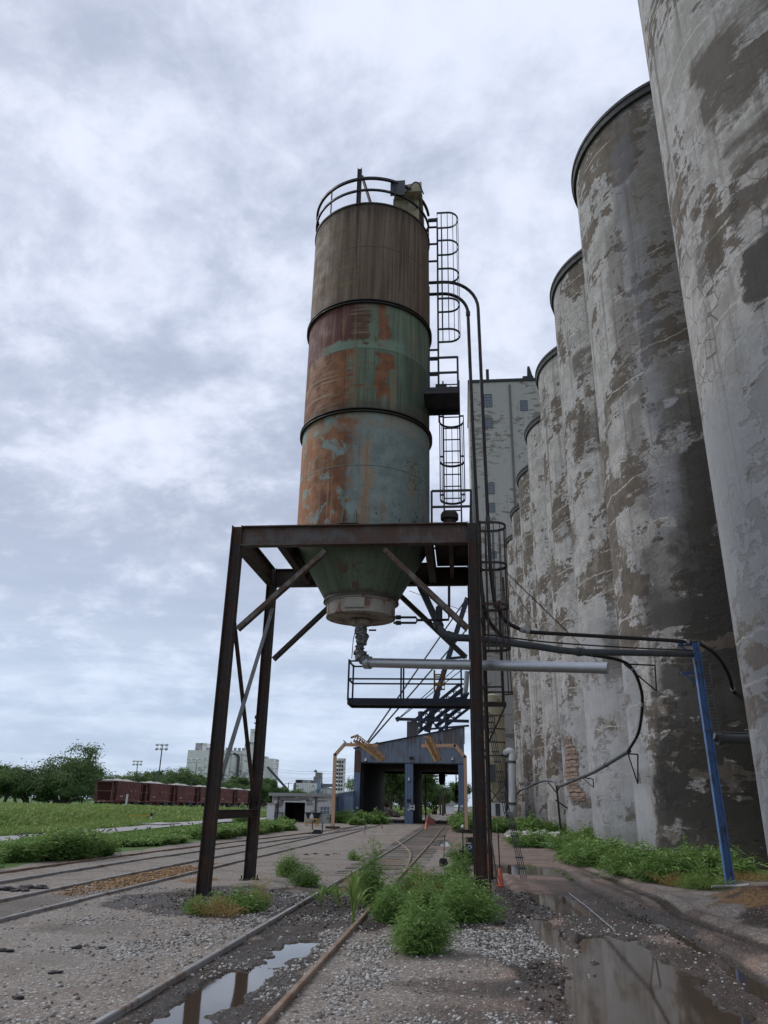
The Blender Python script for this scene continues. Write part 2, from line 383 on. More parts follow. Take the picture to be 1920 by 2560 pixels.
def tank_mat():
    """the banded tank: local u = metres round the shell from the side facing the camera (+ to the right), z = height"""
    m, nt, b = mat('banded_tank_paint'); x, y, z = nt.sep(nt.pos())
    x = x+2.72; y = y-19.75
    u = nt.math('ARCTAN2', x, y*-1.0)*1.88
    P = nt.vec(u, z, 0.0)
    big = nt.noise(P, 0.9, 6, 0.6, 0.6); mid = nt.noise(P, 2.6, 6, 0.62); fine = nt.noise(P, 11, 6, 0.65)
    stk = nt.noise(nt.vec(u*7, z*0.25, 1.0), 1.2, 5, 0.62); stk2 = nt.noise(nt.vec(u*16, z*0.35, 4.0), 1.0, 4, 0.6)
    hor = nt.noise(nt.vec(u*0.55, z*9, 2.0), 1.3, 5, 0.62, 0.3)
    wu = u+(big-0.5)*0.9+(mid-0.5)*0.35; wz = z+(big-0.5)*1.0
    green = nt.mix(nt.sm(stk, 0.35, 0.7), (0.165, 0.205, 0.145), (0.085, 0.105, 0.078))
    pale = nt.mix(nt.sm(mid, 0.35, 0.65), (0.225, 0.265, 0.245), (0.16, 0.195, 0.185))
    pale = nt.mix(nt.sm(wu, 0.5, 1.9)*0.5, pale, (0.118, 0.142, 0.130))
    rust = nt.mix(nt.sm(mid, 0.35, 0.65), (0.236, 0.100, 0.047), (0.136, 0.059, 0.035))
    orange = nt.mix(nt.sm(stk, 0.35, 0.68), (0.378, 0.159, 0.059), (0.224, 0.088, 0.041))
    brown = nt.mix(nt.sm(stk, 0.35, 0.7), (0.165, 0.115, 0.082), (0.088, 0.058, 0.042))
    brown = nt.mix(nt.sm(stk2, 0.5, 0.66)*0.6, brown, (0.201, 0.171, 0.136))
    maroon = nt.mix(nt.sm(stk2, 0.45, 0.75), (0.100, 0.035, 0.035), (0.177, 0.100, 0.088))
    # --- top course, z > 15.56
    top = nt.mix(nt.sm(hor, 0.55, 0.68)*nt.sm(wu, -0.9, -0.6)*nt.sm(wu, 0.0, -0.25)*nt.sm(z, 17.6, 17.2)*0.55, brown, (0.177, 0.147, 0.071))
    top = nt.mix(nt.sm(z+(stk-0.5)*1.5, 18.6, 19.1)*0.5, top, (0.033, 0.028, 0.024))
    # --- second course, 14.0 - 15.56
    fg = nt.sm(wu, 0.20, 0.30)
    s2 = nt.mix(nt.sm(wu, -0.35, -0.15), maroon, nt.mix(nt.sm(hor, 0.5, 0.62), (0.100, 0.053, 0.033), (0.201, 0.153, 0.112)))
    s2 = nt.mix(fg, s2, green)
    s2 = nt.mix(nt.sm(wu+(stk-0.5)*0.4, 0.50, 0.58)*nt.sm(wu+(stk-0.5)*0.4, 0.88, 0.78)*nt.sm(fine, 0.3, 0.42), s2, rust)
    s2 = nt.mix(nt.sm(wz, 14.35, 14.2)*nt.sm(mid, 0.35, 0.45)*nt.sm(u, -1.5, -0.8)*nt.sm(u, 1.6, 1.0)*0.8, s2, (0.177, 0.260, 0.195))
    # --- third course, 11.98 - 14.0
    s3 = nt.mix(nt.sm(hor*0.6+wu*0.35+0.10, 0.24, 0.36), nt.mix(nt.sm(hor, 0.54, 0.64), rust, (0.283, 0.201, 0.130)), green)
    s3 = nt.mix(nt.sm(hor, 0.53, 0.58)*nt.sm(wu, -1.0, -0.5)*nt.sm(wu, 0.45, 0.2)*0.85, s3, rust)
    s3 = nt.mix(nt.sm(wu, 0.42, 0.50)*nt.sm(wu, 0.98, 0.86)*nt.sm(z+(stk-0.5)*1.2, 12.3, 12.6)*nt.sm(z, 13.95, 13.8), s3, rust)
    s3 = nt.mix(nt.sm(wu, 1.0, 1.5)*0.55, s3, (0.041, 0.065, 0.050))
    s3 = nt.mix(nt.sm(z+(mid-0.5)*0.6, 12.45, 12.15)*0.6, s3, (0.071, 0.053, 0.041))
    # --- bottom courses, under 11.98
    r4 = nt.sm(wu+(mid-0.5)*0.9+(fine-0.5)*0.5+(z-10)*-0.10, 0.10, -0.45)
    s4 = nt.mix(r4, pale, rust)
    s4 = nt.mix(nt.sm(wu, -1.0, -1.5)*nt.sm(stk, 0.30, 0.5), s4, orange)
    s4 = nt.mix(nt.sm(z+(mid-0.5)*0.9, 11.35, 11.6)*nt.sm(mid, 0.38, 0.55)*0.75, s4, (0.248, 0.224, 0.177))
    s4 = nt.mix(nt.sm(wu, 0.10, 0.18)*nt.sm(wu, 0.46, 0.36)*nt.sm(stk, 0.36, 0.5)*nt.sm(z, 11.3, 10.9)*0.75, s4, (0.307, 0.201, 0.118))
    s4 = nt.mix(nt.sm(stk2, 0.52, 0.7)*nt.sm(wu, 0.4, -0.8)*0.5, s4, (0.330, 0.248, 0.177))
    s4 = nt.mix(nt.sm(nt.noise(P, 1.7, 7, 0.7, 0.5), 0.52, 0.60)*nt.sm(wu, 0.3, -0.3)*0.85, s4, (0.201, 0.283, 0.266))
    # pitted paint spots at the right
    sp = nt.voro(P, 16, 'F1'); spm = nt.sm(nt.noise(P, 1.4, 3, 0.5), 0.47, 0.60)*nt.sm(u, 0.75, 1.3)*nt.sm(z, 10.95, 10.6)*nt.sm(z, 9.5, 9.9)
    s4 = nt.mix(nt.sm(sp, 0.42, 0.34)*spm, s4, (0.088, 0.065, 0.024))
    sp2 = nt.voro(P, 9, 'F1'); s4 = nt.mix(nt.sm(sp2, 0.30, 0.24)*nt.sm(mid, 0.5, 0.56)*nt.sm(z, 9.45, 9.2)*nt.sm(u, -0.7, -0.3), s4, (0.026, 0.026, 0.024))
    c = nt.mix(nt.sm(z, 15.54, 15.58), nt.mix(nt.sm(z, 13.99, 14.01), nt.mix(nt.sm(z, 11.96, 12.0), s4, s3), s2), top)
    # weld seams: rings and a few verticals
    for zz in (17.6, 14.0, 10.35):
        dz = nt.math('ABSOLUTE', z-zz)
        c = nt.mix(nt.sm(dz, 0.03, 0.012)*0.55, c, (0.165, 0.224, 0.177) if zz < 15 else (0.142, 0.118, 0.094)); c = nt.mix(nt.sm(nt.math('ABSOLUTE', z-zz+0.02), 0.012, 0.004)*0.8, c, (0.024, 0.021, 0.019))
    for (uu, z0, z1) in ((-0.42, 11.98, 14.0), (-1.0, 8.7, 10.35), (-0.10, 14.0, 15.5)):
        f = nt.sm(nt.math('ABSOLUTE', u-uu), 0.012, 0.004)*nt.sm(z, z0-0.01, z0)*nt.sm(z, z1+0.01, z1)
        c = nt.mix(f*0.7, c, (0.035, 0.035, 0.029))
    run = nt.noise(nt.vec(u*5, z*0.18, 7.0), 1.0, 6, 0.65)
    c = nt.mix(nt.sm(run+(big-0.5)*0.5, 0.53, 0.66)*nt.sm(z, 15.5, 14.8)*0.6, c, (0.236, 0.142, 0.083))
    c = nt.mix(nt.sm(run, 0.44, 0.32)*nt.sm(z, 15.5, 14.8)*0.35, c, (0.059, 0.065, 0.053))
    c = nt.mix(nt.sm(fine, 0.5, 0.75)*0.35, c, (0.035, 0.033, 0.028))
    setp(nt, b, c, nt.sm(mid, 0.3, 0.7, 0.62, 0.85), 0.0, nt.bump(mid*0.5+fine*0.2, 0.3, 0.012), 0.18); return m
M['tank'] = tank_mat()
def cone_mat():
    m, nt, b = mat('green_cone_paint'); p = nt.pos(); x, y, z = nt.sep(p); x = x+2.72; y = y-19.75
    u = nt.math('ARCTAN2', x, y*-1.0); P = nt.vec(u*1.4, z, 0.0)
    st = nt.noise(nt.vec(u*9, z*0.5, 3), 1.0, 5, 0.6); n = nt.noise(P, 2.4, 6, 0.62, 0.4)
    c = nt.mix(nt.sm(st, 0.35, 0.7), (0.115, 0.145, 0.10), (0.07, 0.09, 0.062))
    c = nt.mix(nt.sm(n, 0.53, 0.60)*nt.sm(u, -0.6, -0.1)*nt.sm(u, 0.55, 0.2), c, (0.10, 0.055, 0.03))
    c = nt.mix(nt.sm(nt.voro(P, 14), 0.3, 0.22)*nt.sm(n, 0.48, 0.55)*nt.sm(z, 7.8, 7.5), c, (0.02, 0.018, 0.015))
    c = nt.mix(nt.sm(z+(n-0.5)*0.3, 7.22, 7.1)*0.8, c, (0.05, 0.03, 0.02))
    setp(nt, b, c, 0.6, 0.0, nt.bump(n, 0.3, 0.01)); return m
M['cone'] = cone_mat()
M['collar'] = steel('white_rusty_collar', (0.40, 0.36, 0.31), (0.20, 0.085, 0.045), 0.42, 0.6, 2.6)

def house_mat(name, pale, dark, sc=1.0, axis='x', thr=0.5):
    m, nt, b = mat(name); p = nt.pos(); x, y, z = nt.sep(p); u = x if axis == 'x' else x+y
    a = nt.noise(nt.vec(u*0.5, y*0.1, z*1.3), 0.45*sc, 8, 0.68, 0.6); c0 = nt.noise(nt.vec(u*0.3, y*0.1, z*0.25), 0.16*sc, 4, 0.6); n = nt.noise(p, 1.8*sc, 6, 0.6)
    f = nt.sm(a*0.6+c0*0.4, thr, thr+0.03)
    col = nt.mix(f, nt.mix(n, pale, tuple(v*0.75 for v in pale)), nt.mix(n, dark, tuple(v*0.7 for v in dark)))
    st = nt.noise(nt.vec(u*2.2, y*2.2, z*0.05), 0.5*sc, 4, 0.6); col = nt.mix(nt.sm(st, 0.55, 0.8)*0.4, col, (0.09, 0.085, 0.08))
    setp(nt, b, col, 0.92, 0.0, nt.bump(n+(1.0-f)*0.4, 0.4, 0.05), 0.2); return m
M['headhouse'] = house_mat('peeling_headhouse', (0.48, 0.46, 0.43), (0.27, 0.24, 0.21), 3.0, 'x', 0.52)
M['farwhite'] = house_mat('far_elevator_wall', (0.85, 0.84, 0.83), (0.42, 0.42, 0.43), 1.3, 'xy', 0.53)
M['fargrey'] = house_mat('far_elevator_grey', (0.46, 0.45, 0.45), (0.25, 0.25, 0.25), 0.5, 'xy', 0.5)
M['whitebrick'] = house_mat('whitewashed_block', (0.72, 0.71, 0.69), (0.30, 0.29, 0.28), 5.0, 'xy', 0.52)
def brick_mat():
    m, nt, b = mat('exposed_brick'); x, y, z = nt.sep(nt.pos())
    n = nt.n.new('ShaderNodeTexBrick'); nt.put(n.inputs['Vector'], nt.vec(x+y, z, 0.0)); n.inputs['Scale'].default_value = 1.0
    n.inputs['Brick Width'].default_value = 0.62; n.inputs['Row Height'].default_value = 0.27; n.inputs['Mortar Size'].default_value = 0.035
    n.inputs['Color1'].default_value = (0.27, 0.165, 0.125, 1); n.inputs['Color2'].default_value = (0.19, 0.12, 0.095, 1); n.inputs['Mortar'].default_value = (0.035, 0.028, 0.022, 1)
    c = nt.mix(nt.noise(nt.pos(), 3, 5, 0.6)*0.6, V_(nt, n.outputs[0]), (0.20, 0.17, 0.14)); setp(nt, b, c, 0.9, 0, nt.bump(V_(nt, n.outputs['Fac']), 0.8, -0.06)); return m
M['brick'] = brick_mat()

def leaf_mat(name, a, bcol, tip, trans=0.25):
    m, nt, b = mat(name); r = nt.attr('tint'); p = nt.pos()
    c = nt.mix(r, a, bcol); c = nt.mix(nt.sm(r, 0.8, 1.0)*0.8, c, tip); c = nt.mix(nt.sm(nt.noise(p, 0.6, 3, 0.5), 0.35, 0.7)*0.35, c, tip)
    setp(nt, b, c, 0.62, 0.0, None, 0.25)
    tr = nt.n.new('ShaderNodeBsdfTranslucent'); nt.put(tr.inputs[0], nt.mix(0.5, c, tip)); ms = nt.n.new('ShaderNodeMixShader'); ms.inputs[0].default_value = trans
    nt.l.new(b.outputs[0], ms.inputs[1]); nt.l.new(tr.outputs[0], ms.inputs[2])
    nt.l.new(ms.outputs[0], nt.n['Material Output'].inputs[0]); return m
M['weed'] = leaf_mat('weed_leaves', (0.070, 0.150, 0.032), (0.155, 0.27, 0.065), (0.27, 0.38, 0.12))
M['grass'] = leaf_mat('field_grass', (0.12, 0.22, 0.050), (0.21, 0.32, 0.08), (0.33, 0.39, 0.14))
M['tree'] = leaf_mat('tree_leaves', (0.045, 0.095, 0.028), (0.095, 0.17, 0.050), (0.15, 0.235, 0.075))
M['tree2'] = leaf_mat('willow_leaves', (0.065, 0.115, 0.04), (0.12, 0.195, 0.065), (0.18, 0.26, 0.095))
M['dry'] = leaf_mat('dry_weed', (0.26, 0.17, 0.06), (0.36, 0.26, 0.10), (0.42, 0.33, 0.15))

# ------------------------------------------------------------------ the ground: one sheet, finer towards the camera
def ell(x, y, cx, cy, rx, ry, ang=0.0):
    c, s = math.cos(R(ang)), math.sin(R(ang)); u = (x-cx)*c+(y-cy)*s; v = -(x-cx)*s+(y-cy)*c
    return 1-np.sqrt((u/rx)**2+(v/ry)**2)           # >0 inside
def base_h(x, y):
    h = 0.22*sst(y, 38, 80) - 0.0*x
    h = h + 0.15*sst(-x, 40, 58)*sst(y, 40, 80)
    return h
POND_Z = -0.030
def pond(x, y):
    """how deep the puddles are dished, 0..1"""
    n = (fbm(x, y, 1.1, 5, 0.55)-0.5); n2 = (fbm(x+30, y, 3.2, 4, 0.55)-0.5)
    xc = 2.22-0.02*(y-9)+0.22*np.sin(y*0.55+0.4)
    right = 1-np.abs(x-xc)/(0.60+0.30*sst(-y, -12, -8.5)) - sst(y, 13.8, 15.0)*1.5 - sst(y, 5.5, 4.0)*0
    right = right+n*1.3+n2*0.9
    r2 = ell(x, y, 1.98, 19.0, 0.55, 2.1, 4)+n*0.9
    r3 = ell(x, y, 1.9, 28.6, 1.1, 2.6, 0)+n*1.2
    l1 = ell(x, y, -2.72, 9.2, 0.36, 2.1, -3)+n*0.9+n2*1.2
    l2 = ell(x, y, -2.50, 12.0, 0.30, 1.0, -6)+n*0.8+n2*1.2
    f1 = ell(x, y, 0.2, 66, 1.6, 7, 0)+n*0.6
    m1 = ell(x, y, -1.2, 46, 1.0, 5, 0)+n*1.2-0.3
    return np.clip(np.maximum.reduce([right, r2, r3, l1, l2, f1, m1])*3.2, 0, 1)
def ruts(x, y):
    t = 0.0
    for cx, w in ((1.05, 0.22), (3.35, 0.22), (4.4, 0.2)):
        xc = cx+0.25*np.sin(y*0.16)+(fbm(x*0+cx*9, y, 0.25, 2)-0.5)*0.6
        t = t - 0.065*np.exp(-((x-xc)/w)**2) + 0.05*np.exp(-((x-xc-0.38)/0.14)**2)
    return t*sst(y, 5, 7)*sst(-y, -34, -24)
def gh(x, y):
    x = np.asarray(x, float); y = np.asarray(y, float); r = np.hypot(x, y)
    tr = np.maximum(np.exp(-((x+2.64)/1.15)**4), np.exp(-((x+8.5)/1.15)**4))   # tracks are kept flat
    rough = (fbm(x, y, 0.55, 3)-0.5)*0.05 + (fbm(x, y, 3.1, 4, 0.6)-0.5)*0.035
    h = base_h(x, y)+rough*(1-0.65*tr)
    h = h+(fbm(x, y, 9.0, 3, 0.6)-0.5)*0.020*sst(-r, -26, -14)
    h = h+ruts(x, y)*(0.6+0.8*fbm(x, y, 2.2, 3))
    fx = np.exp(-((x+2.64)/0.62)**4); h = h-0.02*fx*sst(-y, -26, -20)
    # heaps: dug earth by the right wall, dirt round the tower feet, silo foot
    h = h+0.55*np.clip(ell(x, y, 6.9, 18.6, 2.0, 2.4), 0, 1)**0.8*(0.5+fbm(x, y, 1.3, 4))
    h = h+0.18*np.clip(ell(x, y, 0.9, 19.2, 0.9, 2.3), 0, 1)*(0.4+fbm(x, y, 2.5, 4)*1.2)
    h = h+0.10*np.clip(ell(x, y, -0.5, 22.5, 1.3, 2.5), 0, 1)+0.10*np.clip(ell(x, y, -5.3, 19.5, 1.3, 3.0), 0, 1)*fbm(x, y, 2.5, 4)
    h = h+0.10*sst(x, 5.6, 7.4)*sst(y, 20, 24)
    p = pond(x, y); h = h*(1-p*0.9)*1.0 + (base_h(x, y)*0.9 - 0.085)*p*1.0
    return h
def ground_grid():
    rr = [0.0, 0.8, 1.6]; r = 2.4
    while r < 3500:
        rr.append(r); r *= 1.0105 if r < 32 else (1.02 if r < 120 else 1.12)
    rr = np.array(rr); hd = R(YAW)
    az = np.concatenate([np.linspace(-180, -42, 40)[:-1], np.linspace(-42, 42, 640), np.linspace(42, 180, 40)[1:-1]])
    az = np.radians(az)-hd
    RR, AA = np.meshgrid(rr, az, indexing='ij'); x = RR*np.sin(AA); y = RR*np.cos(AA)
    z = gh(x, y); V = np.stack([x, y, z], -1).reshape(-1, 3)
    n, mm = len(rr), len(az); i, j = np.meshgrid(np.arange(n-1), np.arange(mm), indexing='ij'); j2 = (j+1) % mm
    F = np.stack([i*mm+j, (i+1)*mm+j, (i+1)*mm+j2, i*mm+j2], -1).reshape(-1, 4)
    return V, F
GV, GF = ground_grid()
gx, gy = GV[:, 0], GV[:, 1]; n1 = fbm(gx, gy, 0.7, 5)-0.5; n2 = fbm(gx+50, gy, 2.6, 5, 0.6)-0.5
def E_(cx, cy, rx, ry, a=0, k=0.9, s=3.0): return np.clip((ell(gx, gy, cx, cy, rx, ry, a)+n1*k+n2*0.5)*s, 0, 1)
# R reddish road dust, G dark mud, B spilt grain, A green
xr = -0.2+sst(-gy, -30, -22)*0.5
red = np.clip((sst(gx+n1*1.6, -0.2, 0.6)*sst(-gx+n1*2, -5.2, -3.9)+sst(gx+n1*3, -4.5, -3.0)*sst(-gx+n1*2, -5.5, -4.2)*sst(gy, 34, 44))*1.0, 0, 1)*sst(-gy, -125, -80)
road = red.copy()
mud = np.maximum.reduce([E_(-5.0, 17.6, 2.6, 3.2), E_(-2.7, 17.5, 2.4, 5.0)*0.9, E_(-2.65, 8.0, 0.95, 9.0, 0, 0.5), E_(1.2, 17.8, 1.5, 3.5), E_(0.6, 12.5, 0.65, 2.8, 12)*0.9,
    E_(3.4, 17.5, 0.5, 4.0, 6)*0.9, E_(0.0, 10.2, 2.0, 0.8, 0, 1.8, 1.6)*0.55, E_(0.2, 8.2, 1.3, 1.2, 0, 1.8, 1.6)*0.5, E_(6.3, 16.6, 1.3, 1.4)*0.7, E_(-0.5, 22, 1.6, 3.5)*0.8, E_(-6.2, 13.2, 2.6, 1.6, 14, 2.2, 1.4)*0.42,
    np.clip(pond(gx, gy)*1.6, 0, 1), E_(2.1, 12, 1.7, 10, 0, 1.4)*0.62, E_(3.3, 20, 1.6, 9, 4, 1.6)*0.5, E_(-8.5, 14.5, 1.1, 5.0)*0.5, np.clip(-ruts(gx, gy)*25, 0, 1)*0.7, E_(7.0, 34, 1.2, 16)*0.6])
grain = np.maximum.reduce([E_(-8.5, 22.0, 0.7, 4.4, 0, 0.6)*0.95, E_(-7.0, 21.2, 0.7, 1.6, 0)*0.6, E_(-2.75, 29.0, 0.62, 4.0, 0, 0.5), E_(-3.0, 20.6, 0.5, 0.8)*0.7, E_(-0.9, 19.5, 0.5, 1.0)*0.5, E_(6.6, 19.0, 1.6, 2.2)*0.75, E_(-7.7, 12.0, 0.6, 0.9)*0.4])
green = np.maximum.reduce([sst(-gx+n1*1.2, 13.2, 13.9)*sst(gx+n1*1.2-(gy-32)*-0.05, -19.3, -18.9)*sst(-gy, -62, -56), sst(-gx+n1*0.8, 23.1, 23.6), sst(-gy, 3, 30)*0.9,
    sst(gy+n1*20, 128, 150)*(1-np.exp(-((gx+3)/9)**2)), sst(gx, 4.9, 5.7)*sst(gy, 22, 27)*sst(-gy, -100, -90)*0.75])
green = green*(1-np.exp(-((gx+52)/9)**4)*sst(gy, 60, 90)*0.5)
colr = np.stack([red, mud, grain, green], -1)
m, nt, b = mat('yard_ground')
p = nt.pos(); x, y, z = nt.sep(p)
mk = V_(nt, nt.n.new('ShaderNodeAttribute').outputs['Color']); mk.o.node.attribute_name = 'mask'
mr, mg, mb = nt.sep(mk); ma = V_(nt, mk.o.node.outputs['Alpha'])
st = nt.voro(p, 26.0, 'F1', 1); sr, sg, sb = nt.sep(st); sd = nt.voro(p, 26.0, 'F1', 0)
st2 = nt.voro(p, 60.0, 'F1', 1); tr_, tg_, tb_ = nt.sep(st2)
n = nt.noise(p, 0.8, 8, 0.62, 0.3); f = nt.noise(p, 14, 6, 0.65); lo = nt.noise(p, 0.22, 4, 0.55)
grit = nt.mix(sr*0.75, (0.185, 0.155, 0.130), (0.39, 0.345, 0.30)); grit = nt.mix(tr_*0.55, grit, (0.085, 0.072, 0.062)); grit = nt.mix(nt.sm(f, 0.35, 0.7)*0.5, grit, (0.185, 0.16, 0.138))
grit = nt.mix(nt.sm(sr*tg_, 0.60, 0.75), grit, (0.45, 0.44, 0.42)); grit = nt.mix(nt.sm(n, 0.48, 0.62)*0.5, grit, (0.125, 0.10, 0.08))
grit = nt.mix(nt.sm(lo, 0.5, 0.62)*0.3, grit, (0.25, 0.235, 0.22))
redc = nt.mix(sr*0.7, (0.15, 0.100, 0.076), (0.27, 0.185, 0.15)); redc = nt.mix(nt.sm(n, 0.42, 0.58)*0.7, redc, (0.10, 0.08, 0.07)); redc = nt.mix(nt.sm(sr*tg_, 0.62, 0.78), redc, (0.36, 0.31, 0.29))
c = nt.mix(mr*0.85, grit, redc)
mudc = nt.mix(nt.sm(f, 0.35, 0.68), (0.020, 0.014, 0.011), (0.072, 0.052, 0.038)); mudc = nt.mix(nt.sm(sg*tr_, 0.66, 0.74)*0.8, mudc, (0.22, 0.20, 0.18))
c = nt.mix(nt.sm(mg+(f-0.5)*0.7, 0.25, 0.75), c, mudc)
grc = nt.mix(nt.sm(f, 0.35, 0.66), (0.12, 0.07, 0.035), (0.29, 0.175, 0.075)); grc = nt.mix(nt.sm(nt.noise(p, 1.7, 5, 0.6), 0.50, 0.60), grc, (0.085, 0.055, 0.04))
c = nt.mix(nt.sm(mb+(n-0.5)*0.9+(f-0.5)*0.4, 0.25, 0.6), c, grc)
gsoil = nt.mix(nt.noise(p, 1.1, 6, 0.65), (0.035, 0.075, 0.018), (0.10, 0.17, 0.035)); c = nt.mix(nt.sm(ma+(f-0.5)*0.5, 0.35, 0.65), c, gsoil)
wet = nt.sm(mg*0.9+mr*0.25+(n-0.5)*1.3, 0.45, 0.95)
rough = nt.sm(wet*nt.sm(mr+(n-0.5), 0.1, 0.6, 0.55, 1.0), 0.0, 1.0, 0.92, 0.36)
hh = (1.0-sd)*0.5*sr+f*0.6+nt.noise(p, 45, 4, 0.6)*0.3
setp(nt, b, nt.mix(wet*0.35, c, (0.02, 0.017, 0.014)), rough, 0.0, nt.bump(hh, 0.9, 0.05), 0.3)
npmesh('ground', GV, GF, m, kind='structure', attrs={'mask': ('FLOAT_COLOR', colr)}, smooth=1)

# puddle water: level sheets lying in the dishes
m, nt, b = mat('puddle_water'); p = nt.pos()
setp(nt, b, (0.055, 0.040, 0.028), 0.045, 0.0, nt.bump(nt.noise(p, 3.0, 3, 0.5), 0.04, 0.01)); b.inputs['IOR'].default_value = 1.6
M['water'] = m
def puddle(name, x0, x1, y0, y1, z):
    q = MB(); q.poly([(x0, y0, z), (x1, y0, z), (x1, y1, z), (x0, y1, z)]); o = q.build(name, M['water'], smooth=0); o['kind'] = 'structure'
puddle('water', 0.9, 3.6, 4.6, 16.2, POND_Z); puddle('water', 1.3, 2.8, 16.3, 22.0, POND_Z); puddle('water', 0.6, 3.2, 25.2, 31.5, POND_Z)
puddle('water', -3.30, -1.98, 6.5, 13.6, POND_Z-0.008); puddle('water', -1.8, 2.2, 58, 74, 0.085); puddle('water', -1.75, 0.0, 41, 51, -0.015)

# pale road on the left, a sheet just above the ground
def ribbon(name, L, Rr, mt, dz, n=60):
    a = curve([Vector((q[0], q[1], 0)) for q in L], n); c = curve([Vector((q[0], q[1], 0)) for q in Rr], n)
    vs = []
    for p_, q_ in zip(a, c):
        for k in range(7):
            w = p_.lerp(q_, k/6); vs.append((w.x, w.y, float(gh(w.x, w.y))+dz))
    k = len(a); V = np.array(vs); i, j = np.meshgrid(np.arange(k-1), np.arange(6), indexing='ij')
    F = np.stack([i*7+j, i*7+j+1, (i+1)*7+j+1, (i+1)*7+j], -1).reshape(-1, 4); o = npmesh(name, V, F, mt, kind='structure', smooth=1); return o
M['road'] = plain('pale_gravel_road', (0.27, 0.265, 0.26), 0.95, 0, 0.2, 1.5, 0.4)
ribbon('road', [(-22.9, 10), (-23.1, 38.5), (-23.3, 50), (-23.6, 70), (-22, 96), (-16, 118)], [(-19.0, 10), (-19.4, 32.5), (-20.3, 43.7), (-21.0, 57), (-19.2, 92), (-13.5, 112)], M['road'], 0.09)

# ------------------------------------------------------------------ railway tracks
def gz(x, y): return float(gh(x, y))
def railpath(pts, n=10, dz=0.06):
    c = curve([Vector((q[0], q[1], 0)) for q in pts], n); return [Vector((q.x, q.y, float(base_h(np.float64(q.x), np.float64(q.y)))+dz)) for q in c]
def rail_mesh(path, w=0.078, h=0.11, clip=None):
    q = MB(); vs = []; k = len(path)
    prof = [(-w/2, -h), (-w/2, -0.012), (-w/2+0.012, 0), (w/2-0.012, 0), (w/2, -0.012), (w/2, -h)]
    for i, p_ in enumerate(path):
        t = (path[min(i+1, k-1)]-path[max(i-1, 0)]).normalized(); s_ = Vector((t.y, -t.x, 0))
        for (a, e) in prof: vs.append(p_+s_*a+Vector((0, 0, e)))
    m6 = len(prof); q.add(vs, [(i*m6+j, i*m6+j+1, (i+1)*m6+j+1, (i+1)*m6+j) for i in range(k-1) for j in range(m6-1)]+[tuple(range(m6))[::-1], tuple((k-1)*m6+j for j in range(m6))])
    return q
def track(label, A, B, mt=('railtop', 'railtop'), ties=None, base=None):
    a, c = railpath(A), railpath(B); t = thing('railway_track', label, 'railway track', (a[0]+c[0])/2, 'railway tracks in the yard')
    rail_mesh(a).build('rail', M[mt[0]], t); rail_mesh(c).build('rail', M[mt[1]], t)
    if ties:
        q = MB(); y = ties[0]
        while y < ties[1]:
            xa = np.interp(y, [p_.y for p_ in a], [p_.x for p_ in a]); xc = np.interp(y, [p_.y for p_ in c], [p_.x for p_ in c])
            j = random.uniform(-.06, .06); zz = float(base_h(0, y))
            q.box(((xa+xc)/2+j, y, zz-0.055+random.uniform(-.01, .012)), (2.5, 0.22, 0.14), Matrix.Rotation(random.uniform(-.03, .03), 3, 'Z')); y += 0.62
        q.build('sleepers', M['wood'], t)
    return t
track('straight track running under the rusty tank tower into the right shed opening', [(-3.38, 1.5), (-3.38, 30), (-3.38, 80), (-3.3, 108), (-1.5, 170)], [(-1.90, 1.5), (-1.90, 30), (-1.90, 80), (-1.82, 108), (0.2, 170)], ('railtop', 'railrust'), (24, 78))
track('track left of the tower with spilt orange grain between its rails', [(-9.1, 1), (-9.22, 22), (-9.12, 40), (-9.05, 80), (-9, 106), (-6.2, 150)], [(-7.65, 1), (-7.8, 22), (-7.72, 40), (-7.65, 80), (-7.6, 106), (-4.8, 150)])
track('outer track along the green weeds joining the shed track', [(-12.62, 1), (-12.55, 21), (-12.35, 30), (-11.6, 42), (-10.2, 55), (-9.05, 68)], [(-11.15, 1), (-11.15, 22), (-10.95, 30), (-10.15, 42), (-8.8, 55), (-7.65, 68)], ('railrust', 'railtop'), None)
track('curved crossover rails linking the two shed tracks', [(-8.6, 70), (-7.9, 62.6), (-6.2, 50), (-4.4, 40), (-3.75, 35.5), (-3.6, 33.6)], [(-7.2, 70), (-6.6, 63.5), (-4.8, 52), (-3.1, 40.8), (-2.35, 34.8), (-2.0, 28.5), (-1.96, 25.4)], ('railrust', 'railrust'))
ln = [(-56.4, 60), (-56.4, 330)]
track('far railway track under the red hopper cars', [(-58.7, 20), (-58.7, 150), (-58.7, 360)], [(-57.2, 20), (-57.2, 150), (-57.2, 360)], ('railrust', 'railrust'))

# ------------------------------------------------------------------ the row of concrete silos
H_S, R_S = 37.5, 6.35
def silo(cx, cy, mt, label, n=128, parts=True):
    t = thing('concrete_silo', label, 'silo', (cx, cy, 0), 'concrete silos in the long row')
    q = MB(); zs = np.linspace(-0.6, H_S, 24); q.lathe([(R_S, float(z)) for z in zs], (0, 0), n)
    q.disc((0, 0), R_S, H_S, n)
    me = bpy.data.meshes.new('wall'); me.from_pydata(q.v, [], q.f); o = bpy.data.objects.new('wall', me); COL.objects.link(o); o.parent = t
    me.materials.append(mt); me.polygons.foreach_set('use_smooth', [True]*len(me.polygons)); me.set_sharp_from_angle(angle=R(40))
    e = MB(); r = R_S
    e.lathe([(r+0.004, H_S-0.42), (r+0.16, H_S-0.40), (r+0.20, H_S-0.05), (r+0.26, H_S-0.02), (r+0.26, H_S+0.16), (r-0.5, H_S+0.2)], (0, 0), n)
    me = bpy.data.meshes.new('roof_rim'); me.from_pydata(e.v, [], e.f); o = bpy.data.objects.new('roof_rim', me); COL.objects.link(o); o.parent = t; me.materials.append(M['rim'])
    return t
